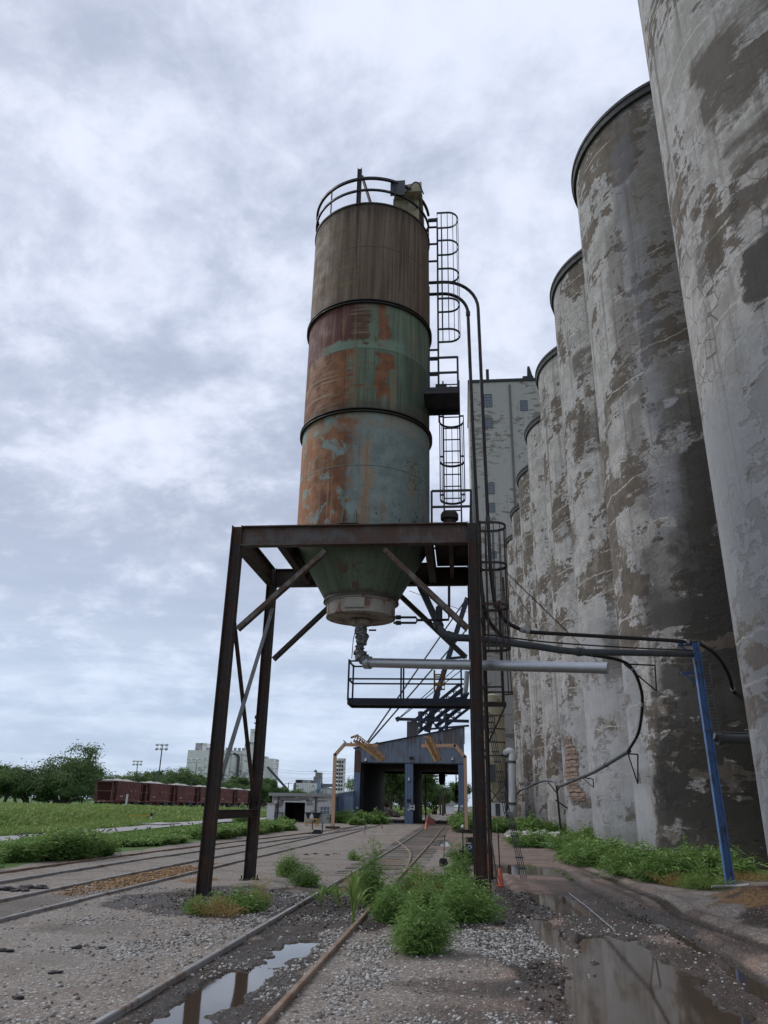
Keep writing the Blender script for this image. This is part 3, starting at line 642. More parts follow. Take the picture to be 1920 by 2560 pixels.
M['rim'] = plain('dark_roof_rim', (0.035, 0.035, 0.04), 0.8)
DK = (0.030, 0.027, 0.024); BL = (0.115, 0.12, 0.145); PL = (0.25, 0.26, 0.275); BR = (0.062, 0.050, 0.040)
# stains in wall metres: u=0 faces the track, minus u is the side nearer the camera
sm = [
 concrete('silo_wall_nearest', 1.0, 0.525, [(-6, 3.5, -1, 13.0, 0.4, PL, 0.72), (-6, -2.5, 14.0, 16.0, 0.10, DK, 0.9), (-6, -2.4, 16.6, 19.4, 0.15, BR, 0.88), (-6, -2.0, 20.5, 23.6, 0.15, BR, 0.86), (-1.7, -0.2, 16.6, 18.2, 0.15, BR, 0.75), (-6, -3.0, 25.5, 28, .25, BR, .7), (-3.9, -3.2, 3.0, 6.0, 0.15, (0.13, 0.10, 0.08), 0.5)], lines=1.0),
 concrete('silo_wall_second', 2.0, 0.50, [(-11, -4.8, 10, 39, 0.5, BR, 0.62), (-3.9, -2.7, 14, 30, 0.2, BR, 0.5), (-11, -4.7, 6, 19, 0.8, DK, 0.80), (-11, -2.6, -1, 12, 0.75, DK, 0.90), (-11, -2.0, -1, 5.0, 0.3, DK, 0.88), (-5.0, -3.9, 13, 39, 0.5, BL, 0.55), (-1.6, 2.5, -1, 8, 0.2, PL, 0.75), (-11, -7.6, -1, 3.2, 0.2, PL, 0.8), (-11, -7.2, 7.5, 9.5, .2, PL, .8), (-5.8, -5.2, 16.8, 17.7, 0.06, PL, 0.95), (-5.7, -5.2, 18.6, 19.1, 0.05, PL, 0.95), (-8, -6.6, 12.0, 13.5, .15, PL, .75)], lines=1.3),
 concrete('silo_wall_third', 3.0, 0.515, [(-7, -2.0, 23.0, 25.2, 0.25, BR, 0.8), (-7, -2.6, 28.5, 29.8, 0.2, BR, 0.8), (-6.5, 1, -1, 12, 0.4, PL, 0.6), (-6.5, -3.0, 9, 11, 0.25, BR, 0.7)]),
 concrete('silo_wall_fourth', 4.0, 0.51, [(-6, -2.2, 21, 23, 0.25, BR, 0.8), (-6.5, 1, -1, 9, 0.4, PL, 0.5)]),
 concrete('silo_wall_fifth', 5.0, 0.51, [(-6, -3, 18, 20, 0.25, BR, 0.8)]),
 concrete('silo_wall_sixth', 6.0, 0.505, []),
 concrete('silo_wall_seventh', 7.0, 0.50, [(-6, -1, 34, 36.5, 0.25, BR, 0.8)]),
 concrete('silo_wall_eighth', 8.0, 0.505, []),
]
sl = ['nearest tall grey silo cut off by the right edge with smooth pale lower wall', 'second silo from the camera with a broad black damp stain behind the blue post',
      'third silo from the camera, pale with an earth heap at its foot', 'fourth silo from the camera with red bricks showing through its wall', 'fifth silo from the camera behind the pipe support post',
      'sixth silo from the camera in the row', 'seventh silo from the camera with brown bare band under its rim', 'farthest silo of the row next to the headhouse']
SC = [(13.6, 19.6)] + [(13.70-0.12*k, 35.25+11.35*k) for k in range(7)]
silos = [silo(SC[i][0], SC[i][1], sm[i], sl[i]) for i in range(8)]
# the short web wall closing the wider gap beside the nearest silo
q = MB(); q.b2(11.6, 13.5, 24.6, 30.0, -0.5, H_S-0.45); q.build('web_wall', sm[1], silos[1])
# bricks laid bare on the fourth silo (a patch following the wall)
cx, cy = SC[3]; q = MB()
outline = [(-1.7, 6.45), (-2.1, 6.7), (-2.4, 6.3), (-2.7, 5.9), (-3.0, 5.4), (-3.05, 4.6), (-2.95, 3.9), (-2.95, 3.3), (-3.3, 2.9), (-3.6, 2.4), (-2.6, 2.3), (-1.6, 2.55), (-1.0, 3.1), (-0.75, 4.0), (-0.9, 4.8), (-1.2, 5.6)]
def wallpt(u, z, r): a = math.pi - u/R_S; return (cx+r*math.cos(a), cy+r*math.sin(a), z)
# rasterise the outline into small curved tiles
def inside(u, z):
    c = False; n = len(outline)
    for i in range(n):
        a, b_ = outline[i], outline[(i+1) % n]
        if (a[1] > z) != (b_[1] > z) and u < (b_[0]-a[0])*(z-a[1])/(b_[1]-a[1])+a[0]: c = not c
    return c
du, dz = 0.11, 0.105
BU = -1.2
for i in range(-36, 2):
    for j in range(16, 76):
        u, z = i*du, j*dz; w = 0.12*math.sin(z*7)+0.1*math.sin(u*11+z*3)
        if inside(u+w, z):
            u2 = u+BU+1.2
            q.add([wallpt(u2, z, R_S+0.03), wallpt(u2+du, z, R_S+0.03), wallpt(u2+du, z+dz, R_S+0.03), wallpt(u2, z+dz, R_S+0.03)], [(3, 2, 1, 0)])
for z in np.arange(2.2, 7.2, 0.42):      # rusty reinforcing hoops across the bricks
    us = [u for u in np.arange(-3.8, -0.5, 0.1) if inside(u, z)]
    if len(us) > 3: q.tube([wallpt(u+BU+1.2, z+0.03*math.sin(u*5), R_S+0.06+0.03*abs(math.sin(u*3))) for u in us], 0.022, 5)
q.build('exposed_bricks', M['brick'], silos[3])
# number plate on the nearest silo
def text_mesh(s, size, M4, mt, name, parent, ext=0.004):
    cu = bpy.data.curves.new('t', 'FONT'); cu.body = s; cu.size = size; cu.extrude = ext; cu.align_x = 'CENTER'; cu.align_y = 'CENTER'
    ob = bpy.data.objects.new('t', cu); COL.objects.link(ob); dg = bpy.context.evaluated_depsgraph_get(); me = bpy.data.meshes.new_from_object(ob.evaluated_get(dg))
    bpy.data.objects.remove(ob); me.transform(M4); me.name = name; return link(name, me, mt, parent, smooth=0)
pt = ay('Z6', 1648, 722, 16.6); bb = Vector((SC[0][0], SC[0][1], 0)); rad = Vector((pt.x-bb.x, pt.y-bb.y, 0)).normalized(); pt = bb+rad*(R_S+0.035); pt.z = 3.75
tg = Vector((-rad.y, rad.x, 0)); MX = Matrix((tg, Vector((0, 0, 1)), rad)).transposed().to_4x4(); MX.translation = pt
t = thing('number_plate', 'small white plate numbered 040 on the nearest silo wall', 'sign', pt); q = MB(); q.box(pt, (0.42, 0.40, 0.02), MX.to_3x3()); q.build('plate', M['white'], t)
MX2 = MX.copy(); MX2.translation = pt+rad*0.012; text_mesh('040', 0.19, MX2, M['black'], 'digits', t)

# ------------------------------------------------------------------ headhouse at the end of the row
YH = 110.0; zt = 68.2
t = thing('headhouse', 'tall peeling concrete headhouse with small windows behind the silo row', 'building', (9, YH, 0))
q = MB(); q.b2(1.9, 24, YH, YH+16, -0.3, zt); q.build('wall', M['headhouse'], t)
q = MB(); q.b2(1.75, 24.2, YH-0.18, YH+16.2, zt+0.003, zt+0.5); q.build('roof', M['rim'], t)
def hhx(z, u, v): return ay(z, u, v, YH)
q = MB()
for u in (1477, 1212): 
    p0 = hhx('Z2', u, 190); q.b2(p0.x-0.16, p0.x+0.16, YH-0.16, YH+0.02, 0, zt-0.6)
q.build('downpipe', plain('grime_strip', (0.16, 0.15, 0.14), 0.9), t)
def win(parent, z, u0, v0, u1, v1, Y, cols=3, rows=4, fm='greypipe', gm='glass', name='window'):
    a, b_ = ay(z, u0, v0, Y), ay(z, u1, v1, Y); x0, x1, z1, z0 = a.x, b_.x, a.z, b_.z; q = MB(); th = (x1-x0)*0.06
    q.b2(x0, x1, Y-0.05, Y+0.03, z0, z0+th); q.b2(x0, x1, Y-0.05, Y+0.03, z1-th, z1); q.b2(x0, x0+th, Y-0.05, Y+0.03, z0+th, z1-th); q.b2(x1-th, x1, Y-0.05, Y+0.03, z0+th, z1-th)
    for i in range(1, cols): xx = x0+(x1-x0)*i/cols; q.b2(xx-th*0.3, xx+th*0.3, Y-0.035, Y+0.02, z0+th, z1-th)
    for i in range(1, rows): zz = z0+(z1-z0)*i/rows; q.b2(x0+th, x1-th, Y-0.033, Y+0.02, zz-th*0.3, zz+th*0.3)
    o = q.build(name, M[fm], parent); g = MB(); g.b2(x0+th, x1-th, Y-0.012, Y-0.004, z0+th, z1-th); me = g.build('pane', M[gm], None); me.parent = o; me.location = -wloc(o); return o
for (u0, v0, u1, v1) in ((1297, 238, 1357, 325), (1548, 280, 1603, 350), (1305, 404, 1360, 470), (1322, 848, 1374, 925), (1332, 988, 1378, 1052), (1345, 1325, 1388, 1370)):
    win(t, 'Z2', u0, v0, u1, v1, YH-0.02)
q = MB(); p0 = hhx('Z2', 1328, 165); q.b2(p0.x-0.25, p0.x+0.25, YH+1, YH+1.5, zt+0.5, zt+3.2); q.build('mast_stub', M['rim'], t); q = MB(); p0 = hhx('Z2', 1610, 140); q.b2(p0.x-0.9, p0.x+0.9, YH+1, YH+2.6, zt+0.5, zt+1.6)
q.prism([(p0.x-0.1, YH+1.2, zt+1.6), (p0.x+0.8, YH+1.2, zt+1.6), (p0.x+0.35, YH+1.2, zt+3.6), (p0.x, YH+1.2, zt+3.6)], (0, .8, 0)); q.build('roof_vent', M['rim'], t)

# ------------------------------------------------------------------ support tower
XL, XR, YF, YB, ZT, ZB = -5.755, 0.325, 17.86, 21.65, 8.63, 8.06
T = thing('support_tower', 'rusty four legged steel tower carrying the tall tank over the track', 'steel tower', (-2.7, 19.75, 0))
for (x, y) in ((XL, YF), (XR, YF), (XL, YB), (XR, YB)):
    q = MB(); q.ibeam((x, y, -0.05), (x, y, ZT), 0.27, 0.26, 0.022, (1, 0, 0)); q.box((x, y, 0.02), (0.42, 0.42, 0.05))
    for a in (-.17, .17):
        for c in (-.17, .17): q.tube([(x+a, y+c, 0.03), (x+a, y+c, 0.13)], 0.018, 6)
    q.build('leg', M['tower'], T)
def beam(p0, p1, d=0.54, w=0.22, mt='beam', bolts=()):
    q = MB(); q.ibeam(p0, p1, d, w, 0.03)
    P0, P1 = Vector(p0), Vector(p1); dd = (P1-P0)
    for t in bolts:
        c = P0+dd*t
        for k in (-1, 1):
            for j in range(4): q.tube([c+Vector((k*0.06, -0.03, 0.18-j*0.105)), c+Vector((k*0.06, 0.0, 0.18-j*0.105))], 0.017, 7)
    return q.build('beam', M[mt], T)
zc_ = (ZT+ZB)/2
beam((XL+0.14, YF-0.02, zc_), (XR-0.14, YF-0.02, zc_), bolts=(0.16, 0.81))
beam((XL+0.14, YB, zc_), (XR-0.14, YB, zc_), mt='tower')
for x in (XL, XR): beam((x, YF+0.15, zc_), (x, YB-0.15, zc_), mt='tower')
for x in (-4.62, -0.82): beam((x, YF+0.10, zc_), (x, YB-0.12, zc_), 0.50, 0.2, 'tower')
for y in (18.3, 21.2):
    q = MB(); q.ibeam((-4.5, y, ZT-0.12), (-0.94, y, ZT-0.12), 0.24, 0.14); q.build('beam', M['tower'], T)
def brace(p0, p1, w=0.125, mt='brace'):
    q = MB(); q.angle(p0, p1, w, 0.014, (0, -1, 0.3)); d = (Vector(p1)-Vector(p0)).normalized()
    for t in (0.12, 0.24): q.tube([Vector(p0)+d*t+Vector((0, -0.09, 0)), Vector(p0)+d*t], 0.018, 6); q.tube([Vector(p1)-d*t+Vector((0, -0.09, 0)), Vector(p1)-d*t], 0.018, 6)
    return q.build('brace', M[mt], T)
f = YF-0.13
brace(ay('Z3', 250, 640, f), ay('Z3', 730, 215, f)); brace(ay('Z3', 1048, 208, f), ay('Z3', 1508, 640, f))
f = YB-0.1
brace(ay('Z3', 445, 805, f), ay('Z3', 790, 480, f), mt='tower'); brace(ay('Z3', 1130, 450, f), ay('Z3', 1495, 795, f), mt='tower')
# left side panel: crossing braces and a strut
xl = XL+0.02
brace((xl, YF+0.1, 6.55), (xl, YB-0.1, 1.9), 0.11, 'tower'); brace((xl+0.1, YB-0.1, 7.35), (xl+0.1, YF+0.1, 2.35), 0.11, 'greypipe')
q = MB(); q.ibeam((xl, YF+0.1, 1.66), (xl, YB-0.1, 2.15 if False else 1.66), 0.2, 0.14); q.build('strut', M['tower'], T)
# right part of the deck: dark plate, chequer floor and hanging stiffeners
q = MB(); q.b2(-0.70, XR+0.02, YF+0.13, YB-0.12, ZT+0.003, ZT+0.03); q.b2(-0.70, XR-0.15, YF+0.12, YF+0.14, ZB+0.1, ZT-0.1); q.b2(-0.9, XR, YB-0.14, YB-0.125, ZB-0.02, ZT-0.06)
q.ibeam((-0.25, YF+0.14, ZB+0.27), (-0.25, YB-0.16, ZB+0.27), 0.22, 0.12); q.build('deck', M['tower'], T)
def railing(par, pts, z0, hs=(0.53, 1.0), posts=None, r=0.022, mt='black', name='railing'):
    q = MB()
    for h in hs:
        for a, b_ in zip(pts[:-1], pts[1:]): q.bar((a[0], a[1], z0+h), (b_[0], b_[1], z0+h), r*2, r*2)
    for p_ in (posts or pts): q.bar((p_[0], p_[1], z0), (p_[0], p_[1], z0+hs[-1]), r*2.2, r*2.2)
    return q.build(name, M[mt], par)
railing(T, [(-0.72, 18.05), (0.30, 18.05), (0.30, 21.4), (-0.9, 21.4)], ZT+0.03, (0.50, 0.95), [(0.30, 18.05), (0.30, 21.4), (-0.72, 18.05)], 0.026)
q = MB(); q.lathe([(0.17, ZT+0.03), (0.17, ZT+0.34), (0.235, ZT+0.36), (0.235, ZT+0.50), (0.20, ZT+0.56), (0.0, ZT+0.57)], (-0.27, 18.55), 16); q.b2(0.0, 0.28, 18.3, 18.6, ZT+0.03, ZT+0.16); q.build('vent_pot', M['tower'], T)
def ladder(par, c, side, out, z0, z1, w=0.44, hoops=(), hr=0.36, rung=0.30, mt='black', bars=7, rw=0.075):
    """side: unit vector along the rungs, out: direction the cage bulges"""
    side, out, c = Vector(side), Vector(out), Vector(c); q = MB()
    for k in (-1, 1): q.bar(c+side*k*w/2+Vector((0, 0, z0)), c+side*k*w/2+Vector((0, 0, z1)), rw, rw*0.6)
    z = z0+0.25
    while z < z1-0.1: q.bar(c-side*w/2+Vector((0, 0, z)), c+side*w/2+Vector((0, 0, z)), 0.028); z += rung
    lad = q.build('ladder', M[mt], par)
    if hoops:
        q = MB()
        def hp(z):
            pts = []
            for k in range(15):
                a = math.pi*k/14; pts.append(c+side*(math.cos(a)*hr)+out*(0.34+math.sin(a)*hr)+Vector((0, 0, z)))
            return [c+side*hr+Vector((0, 0, z))]+pts+[c-side*hr+Vector((0, 0, z))]
        for z in hoops:
            P_ = hp(z)
            for a, b_ in zip(P_[:-1], P_[1:]): q.bar(a, b_, 0.025, 0.065)
            for k in (-1, 1): q.bar(c+side*k*w/2+Vector((0, 0, z)), c+side*k*hr+Vector((0, 0, z)), 0.02, 0.05)
        for i in range(bars):
            a = math.pi*i/(bars-1); b_ = c+side*(math.cos(a)*hr)+out*(0.34+math.sin(a)*hr); q.bar(b_+Vector((0, 0, min(hoops))), b_+Vector((0, 0, max(hoops))), 0.042, 0.02)
        for k in (-1, 1): b_ = c+side*k*hr+out*0.14; q.bar(b_+Vector((0, 0, min(hoops))), b_+Vector((0, 0, max(hoops))), 0.012, 0.03)
        o = q.build('ladder_cage', M[mt], None); o.parent = lad; o.location = -wloc(lad)
    return lad
ladder(T, (0.53, 18.95, 0), (0, 1, 0), (1, 0, 0), 0.1, 9.0, 0.46, (8.92, 7.82, 6.72, 5.66), 0.34, 0.28, 'tower')
q = MB()
for z in (1.5, 3.0, 4.6, 6.2, 7.6): q = MB(); q.bar((0.46, 18.0, z), (0.53, 18.73, z), 0.04); q.build('standoff', M['tower'], T)

# ------------------------------------------------------------------ the tank
TX, TY, TR = -2.72, 19.75, 1.875
K = thing('storage_tank', 'tall banded steel tank in brown, maroon, green and rusty blue paint', 'tank', (TX, TY, ZT))
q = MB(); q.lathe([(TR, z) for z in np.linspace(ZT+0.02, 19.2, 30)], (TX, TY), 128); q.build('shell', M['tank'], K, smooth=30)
q = MB(); q.lathe([(TR, 19.2), (TR+0.03, 19.21), (TR+0.03, 19.26), (1.0, 19.55), (0.0, 19.75)], (TX, TY), 96); q.build('roof', M['band'], K)
for z in (15.56, 11.98):
    q = MB(); q.lathe([(TR+0.002, z-0.05), (TR+0.085, z-0.05), (TR+0.085, z-0.025), (TR+0.02, z-0.02), (TR+0.02, z+0.03), (TR+0.085, z+0.035), (TR+0.085, z+0.06), (TR+0.002, z+0.06)], (TX, TY), 128); q.build('band', M['band'], K)
q = MB(); q.lathe([(1.03, 7.03), (1.02, 7.09), (1.0, 7.12), (1.42, 7.85), (TR-0.02, 8.62), (TR-0.02, 8.66)], (TX, TY), 96); q.build('cone', M['cone'], K)
q = MB(); q.lathe([(0.0, 6.60), (0.86, 6.60), (0.94, 6.62), (0.94, 6.66), (0.93, 6.68), (0.93, 6.96), (0.96, 6.98), (0.99, 7.0), (0.99, 7.06), (0.9, 7.07)], (TX, TY), 96)
q.lathe([(0.20, 6.59), (0.27, 6.56), (0.27, 6.44), (0.20, 6.42), (0.14, 6.40), (0.14, 6.2)], (TX, TY), 24); col = q.build('collar', M['collar'], K)
q = MB(); pc = Vector((TX-0.04, TY, 0)); q.b2(TX-0.30, TX+0.22, TY-0.975, TY-0.93, 6.70, 6.97)
for i in range(4):
    for z in (6.73, 6.94): q.tube([(TX-0.26+i*0.145, TY-1.0, z), (TX-0.26+i*0.145, TY-0.97, z)], 0.015, 6)
o = q.build('hatch', plain('hatch_plate', (0.33, 0.30, 0.26), 0.6), None); o.parent = col; o.location = -wloc(col)
q = MB()      # gusset stiffeners at the foot of the shell
for x in (-3.0, -2.66): q.prism([(x-0.02, TY-TR+0.02, ZT+0.02), (x-0.02, TY-TR-0.16, ZT+0.02), (x-0.02, TY-TR+0.02, ZT+0.50)], (0.025, 0, 0))
q.b2(-3.08, -2.58, TY-TR-0.16, TY-TR+0.03, ZT+0.003, ZT+0.02); q.build('gusset', M['cone'], K)
# roof guard rail
q = MB(); zr = 19.22; n = 64
for h, r in ((0.55, 0.030), (1.02, 0.038)):
    q.lathe([(TR-r, zr+h-r), (TR+r, zr+h-r), (TR+r, zr+h+r), (TR-r, zr+h+r), (TR-r, zr+h-r)], (TX, TY), 90, R(-345), R(-4))
for a in (-180, -128, -62, -30, 8, 60, 100, 140): aa = R(a); q.bar((TX+TR*math.cos(aa), TY+TR*math.sin(aa), zr-0.25 if a == -180 else zr), (TX+TR*math.cos(aa), TY+TR*math.sin(aa), zr+1.06), 0.06, 0.03)
q.build('guard_rail', M['black'], K)
q = MB(); pp = (TX-0.22, TY-TR+0.02); q.ibeam((pp[0], pp[1], zr-0.05), (pp[0], pp[1], zr+1.45), 0.13, 0.13, 0.015, (1, 0, 0)); q.bar((pp[0]+0.06, pp[1]+0.1, zr+1.25), (pp[0]+0.42, pp[1]+0.35, zr+0.02), 0.09, 0.05); q.build('davit_post', M['black'], K)
q = MB(); q.b2(-1.98, -1.52, 18.12, 18.16, zr+0.52, zr+1.10); q.build('panel', M['greypipe'], K)
# hooded bin vent on the roof
q = MB(); x0, x1, y0, y1 = -1.95, -1.12, 18.75, 20.1; zb = 19.25
q.b2(x0, x1, y0, y1, zb, zb+0.95); hv = q.build('bin_vent', M['cream'], K)
q = MB(); q.prism([(x0+0.05, y0-0.32, zb+0.90), (x1+0.10, y0-0.32, zb+0.90), (x1+0.10, y0-0.32, zb+1.28), (x0+0.05, y0-0.32, zb+1.12)], (0, 1.8, 0)); o = q.build('hood', M['cream'], None); o.parent = hv; o.location = -wloc(hv)
q = MB(); q.tube(curve([(-1.55, 18.2, zr+0.6), (-1.4, 18.1, zr+0.7), (-1.25, 18.2, zr+1.05), (-1.1, 18.3, zr+1.1), (-0.95, 18.5, zr+0.85)], 6), 0.02, 6); o = q.build('cable', M['black'], None); o.parent = hv; o.location = -wloc(hv)
# ladders and landing
ladder(K, (-0.57, 20.0, 0), (0, 1, 0), (1, 0, 0), 12.8, 20.25, 0.46, (20.35, 19.2, 18.06, 16.9, 15.75), 0.35, 0.30)
ladder(K, (-0.19, 19.62, 0), (1, 0, 0), (0, 1, 0), ZT+0.05, 13.85, 0.48, (12.66, 11.35, 10.15), 0.35, 0.37)
L = MB()
for z in (19.9, 19.2, 18.5, 15.1, 14.75, 14.2): L.bar((-0.9, 19.8, z), (-0.57, 19.8, z), 0.05)
for (x, z0, z1) in ((-0.86, 18.7, 20.25), (-0.84, 13, 17.5)): L.bar((x, 19.8, z0), (x, 19.8, z1), 0.03)
L.bar((-0.86, 19.8, 20.2), (-0.57, 19.8, 20.2), 0.09); L.build('standoffs', M['black'], K)
q = MB(); q.b2(-0.95, 0.04, 18.3, 19.55, 12.76, 12.80); q.b2(-0.95, 0.04, 18.3, 18.33, 12.68, 12.88)
q.prism([(-0.95, 19.5, 12.76), (0.06, 19.5, 12.76), (0.06, 19.5, 12.66), (-0.95, 19.5, 12.66)], (0, 0.05, 0)); q.build('landing', M['black'], K)
railing(K, [(-0.82, 18.32), (0.02, 18.32), (0.02, 19.5)], 12.85, (0.50, 1.0), [(-0.80, 18.32), (0.02, 18.32), (0.02, 19.5)], 0.026, name='landing_rail')
q = MB(); q.b2(-0.62, -0.30, 18.6, 18.7, 12.9, 13.16); q.tube(curve([(-0.25, 18.5, 12.86), (-0.2, 18.5, 13.0), (-0.12, 18.5, 12.95)], 4), 0.015, 5); q.build('junction_box', M['black'], K)

# ------------------------------------------------------------------ pipes
def pipe(name, label, pts, r, mt, n=12, sm=8, flanges=(), group=None, cat='pipe', clamp=None):
    P_ = curve(pts, sm) if sm else [Vector(p_) for p_ in pts]; t = thing(name, label, cat, P_[0], group); q = MB(); q.tube(P_, r, n); q.build('tube', M[mt], t)
    for f_ in flanges:
        k = min(int(f_*(len(P_)-1)), len(P_)-2); a = P_[k]; d_ = (P_[k+1]-a).normalized(); q = MB(); q.tube([a-d_*0.08, a+d_*0.08], r*1.35, n); q.build('clamp', M[clamp or 'greypipe'], t)
    return t
Y0 = 21.0
def arcpipe(xv, zt_, rad): return [(-1.35, Y0, zt_), (xv-rad, Y0, zt_)] + [(xv-rad+rad*math.sin(R(a)), Y0, zt_-rad+rad*math.cos(R(a))) for a in range(10, 91, 10)]
# outer one: over the arc, down past the cage, then a hose out to the silos
hz = [(0.86, Y0, 8.4), (0.95, Y0, 7.35), ay('ZK', 350, 1200, 21.2), ay('ZK', 460, 1390, 21.5), ay('ZK', 640, 1500, 21.8), ay('Z6', 370, 168, 22.0)]
t = pipe('filling_pipe', 'outer curved pipe arching from the tank top and running down right of the ladder', arcpipe(0.74, 18.60, 1.15)+[(0.79, Y0, 13), (0.83, Y0, 9.9), (0.86, Y0, 8.4)], 0.055, 'darkpipe', sm=0, flanges=(0.93,), group='twin filling pipes on the tank')
t = pipe('filling_pipe', 'inner curved pipe arching from the tank side with a clamp below its bend', arcpipe(0.40, 18.12, 0.85)+[(0.45, Y0, 13), (0.52, Y0, 9.9), (0.56, Y0, 8.2)], 0.055, 'darkpipe', sm=0, flanges=(0.80,), group='twin filling pipes on the tank')
pipe('rubber_hose', 'black hose sweeping from the tower and over the blue post into the silo wall', hz+[ay('Z6', 425, 176, 22.2), ay('Z6', 800, 198, 23.6), ay('Z6', 1220, 226, 24.9), ay('Z6', 1330, 258, 26.0), ay('Z6', 1400, 320, 27.2), ay('Z6', 1445, 400, 28.3), ay('Z6', 1466, 470, 29.2), ay('Z6', 1478, 500, 30.0)], 0.06, 'darkpipe', flanges=(0.33, 0.37, 0.62, 0.95), cat='hose', clamp='galv')
pipe('rubber_hose', 'black hose looping out below the galvanised pipe to the bent conduit', [(0.56, Y0, 8.2), (0.60, Y0, 7.6), ay('ZK', 190, 1300, 21.3), ay('ZK', 300, 1490, 22), ay('ZK', 440, 1620, 23), ay('Z6', 300, 225, 23.4), ay('Z6', 600, 280, 25), ay('Z6', 850, 322, 27), ay('Z6', 930, 375, 28.5), ay('Z6', 972, 470, 29.8), ay('Z6', 982, 560, 30.4), ay('Z6', 962, 710, 31), ay('Z6', 905, 815, 32.5)], 0.06, 'rubber', flanges=(0.5, 0.66, 0.84), cat='hose', clamp='galv')
pipe('conduit', 'weathered grey conduit climbing along the silo feet on brackets', [ay('Z6', 912, 812, 32.5), ay('Z6', 800, 880, 36.5), ay('Z6', 710, 932, 41), ay('Z6', 620, 968, 45.5), ay('Z6', 536, 1002, 49.8), ay('Z6', 505, 980, 53), ay('Z6', 470, 974, 57), ay('Z6', 430, 980, 62), ay('Z6', 360, 1012, 72), ay('Z6', 330, 1024, 80), ay('Z6', 305, 1045, 86)], 0.085, 'greypipe', flanges=(0.12, 0.3))
pipe('steel_pipe', 'grey steel pipe from the tower base elbow to the blue post', [ay('Z3', 1245, 405, 20.4), ay('Z3', 1290, 500, 19.9), ay('Z3', 1340, 605, 19.4), ay('Z3', 1368, 655, 19.3), ay('Z3', 1420, 682, 19.3), ay('Z3', 1500, 688, 19.4), ay('Z6', 130, 213, 19.6), ay('Z6', 400, 248, 20.6), ay('Z6', 610, 277, 21.6), ay('Z6', 900, 284, 23.2), ay('Z6', 1262, 292, 25.0)], 0.095, 'greypipe', n=16, flanges=(0.22, 0.38, 0.42, 0.82))
pipe('steel_rod', 'thin dark rod strung beside the steel pipe to the blue post', [ay('Z6', 130, 185, 20.0), ay('Z6', 485, 228, 21.5), ay('Z6', 900, 256, 23.4), ay('Z6', 1255, 272, 25)], 0.022, 'black', n=6, cat='rod')
# galvanised discharge pipe with its patched elbow
g0 = ay('Z3', 960, 822, 19.75); g1 = ay('Z6', 797, 367, 17.2)
t = pipe('galvanised_pipe', 'long shiny galvanised pipe with open end sticking out to the right', [g0, g1], 0.125, 'galv', n=24, sm=0, flanges=(0.0,), clamp='galv')
q = MB(); d_ = (g1-g0).normalized(); q.tube([g1-d_*0.03, g1+d_*0.005], 0.105, 20); q.tube([g1-d_*0.14, g1+d_*0.003], 0.131, 24); q.build('end_ring', M['galv'], t)
el = [Vector((TX, TY, 6.38)), ay('Z3', 928, 690, 19.75), ay('Z3', 918, 730, 19.75), ay('Z3', 912, 765, 19.75), ay('Z3', 930, 795, 19.75), ay('Z3', 962, 822, 19.75)]
m, nt, b = mat('crumpled_foil_wrap'); p_ = nt.pos(); nn = nt.voro(p_, 16, 'F1'); n2_ = nt.noise(p_, 9, 5, 0.6, 1.0)
setp(nt, b, nt.mix(nt.sm(n2_, 0.35, 0.65), (0.055, 0.055, 0.06), (0.30, 0.31, 0.32)), 0.42, 0.45, nt.bump(nn*0.5+n2_, 0.9, 0.05)); M['foil'] = m
q = MB(); P_ = curve(el, 10); rs = [0.135+0.03*math.sin(i*0.21)+0.02*math.sin(i*0.9) for i in range(len(P_))]; q.tube(P_, rs, 28, False); rj = random.Random(4); q.v = [tuple(Vector(v)+Vector((rj.uniform(-1, 1), rj.uniform(-1, 1), rj.uniform(-1, 1)))*0.017) for v in q.v]
t = thing('spout_elbow', 'crumpled foil wrapped elbow hanging under the tank collar', 'elbow', el[0]); q.build('wrapped_sleeve', M['foil'], t)
q = MB(); q.tube([ay('Z3', 893, 640, 19.5), ay('Z3', 880, 700, 19.5), ay('Z3', 872, 800, 19.5)], 0.012, 5); q.tube([ay('Z3', 965, 645, 19.5), ay('Z3', 1005, 645, 19.5)], 0.025, 6); q.build('chain', M['black'], t)
# air piping with a valve beside the cone
t = thing('air_pipework', 'dark air pipes and valve joining the tank collar to the tower', 'pipework', (-1.6, 19.4, 6.8)); q = MB(); Yp = 19.3
q.tube([ay('Z3', x, y, Yp) for x, y in ((1100, 575), (1222, 575), (1230, 590), (1222, 605), (1100, 605))], 0.032, 8)
q.tube([ay('Z3', 1232, 590, Yp), ay('Z3', 1300, 590, Yp), ay('Z3', 1400, 588, Yp), ay('Z3', 1403, 560, Yp), ay('Z3', 1403, 405, Yp)], 0.035, 8); q.build('pipes', M['black'], t)
q = MB(); q.tube([ay('Z3', 1348, 520, Yp-.05), ay('Z3', 1348, 590, Yp-.05)], 0.09, 12); q.tube([ay('Z3', 1348, 512, Yp-.05), ay('Z3', 1348, 524, Yp-.05)], 0.06, 12); q.build('valve', M['darkpipe'], t)
q = MB()
for y in (575, 605): q.tube([ay('Z3', 1112, y, Yp), ay('Z3', 1140, y, Yp)], 0.06, 8)
q.build('coupling', M['black'], t)

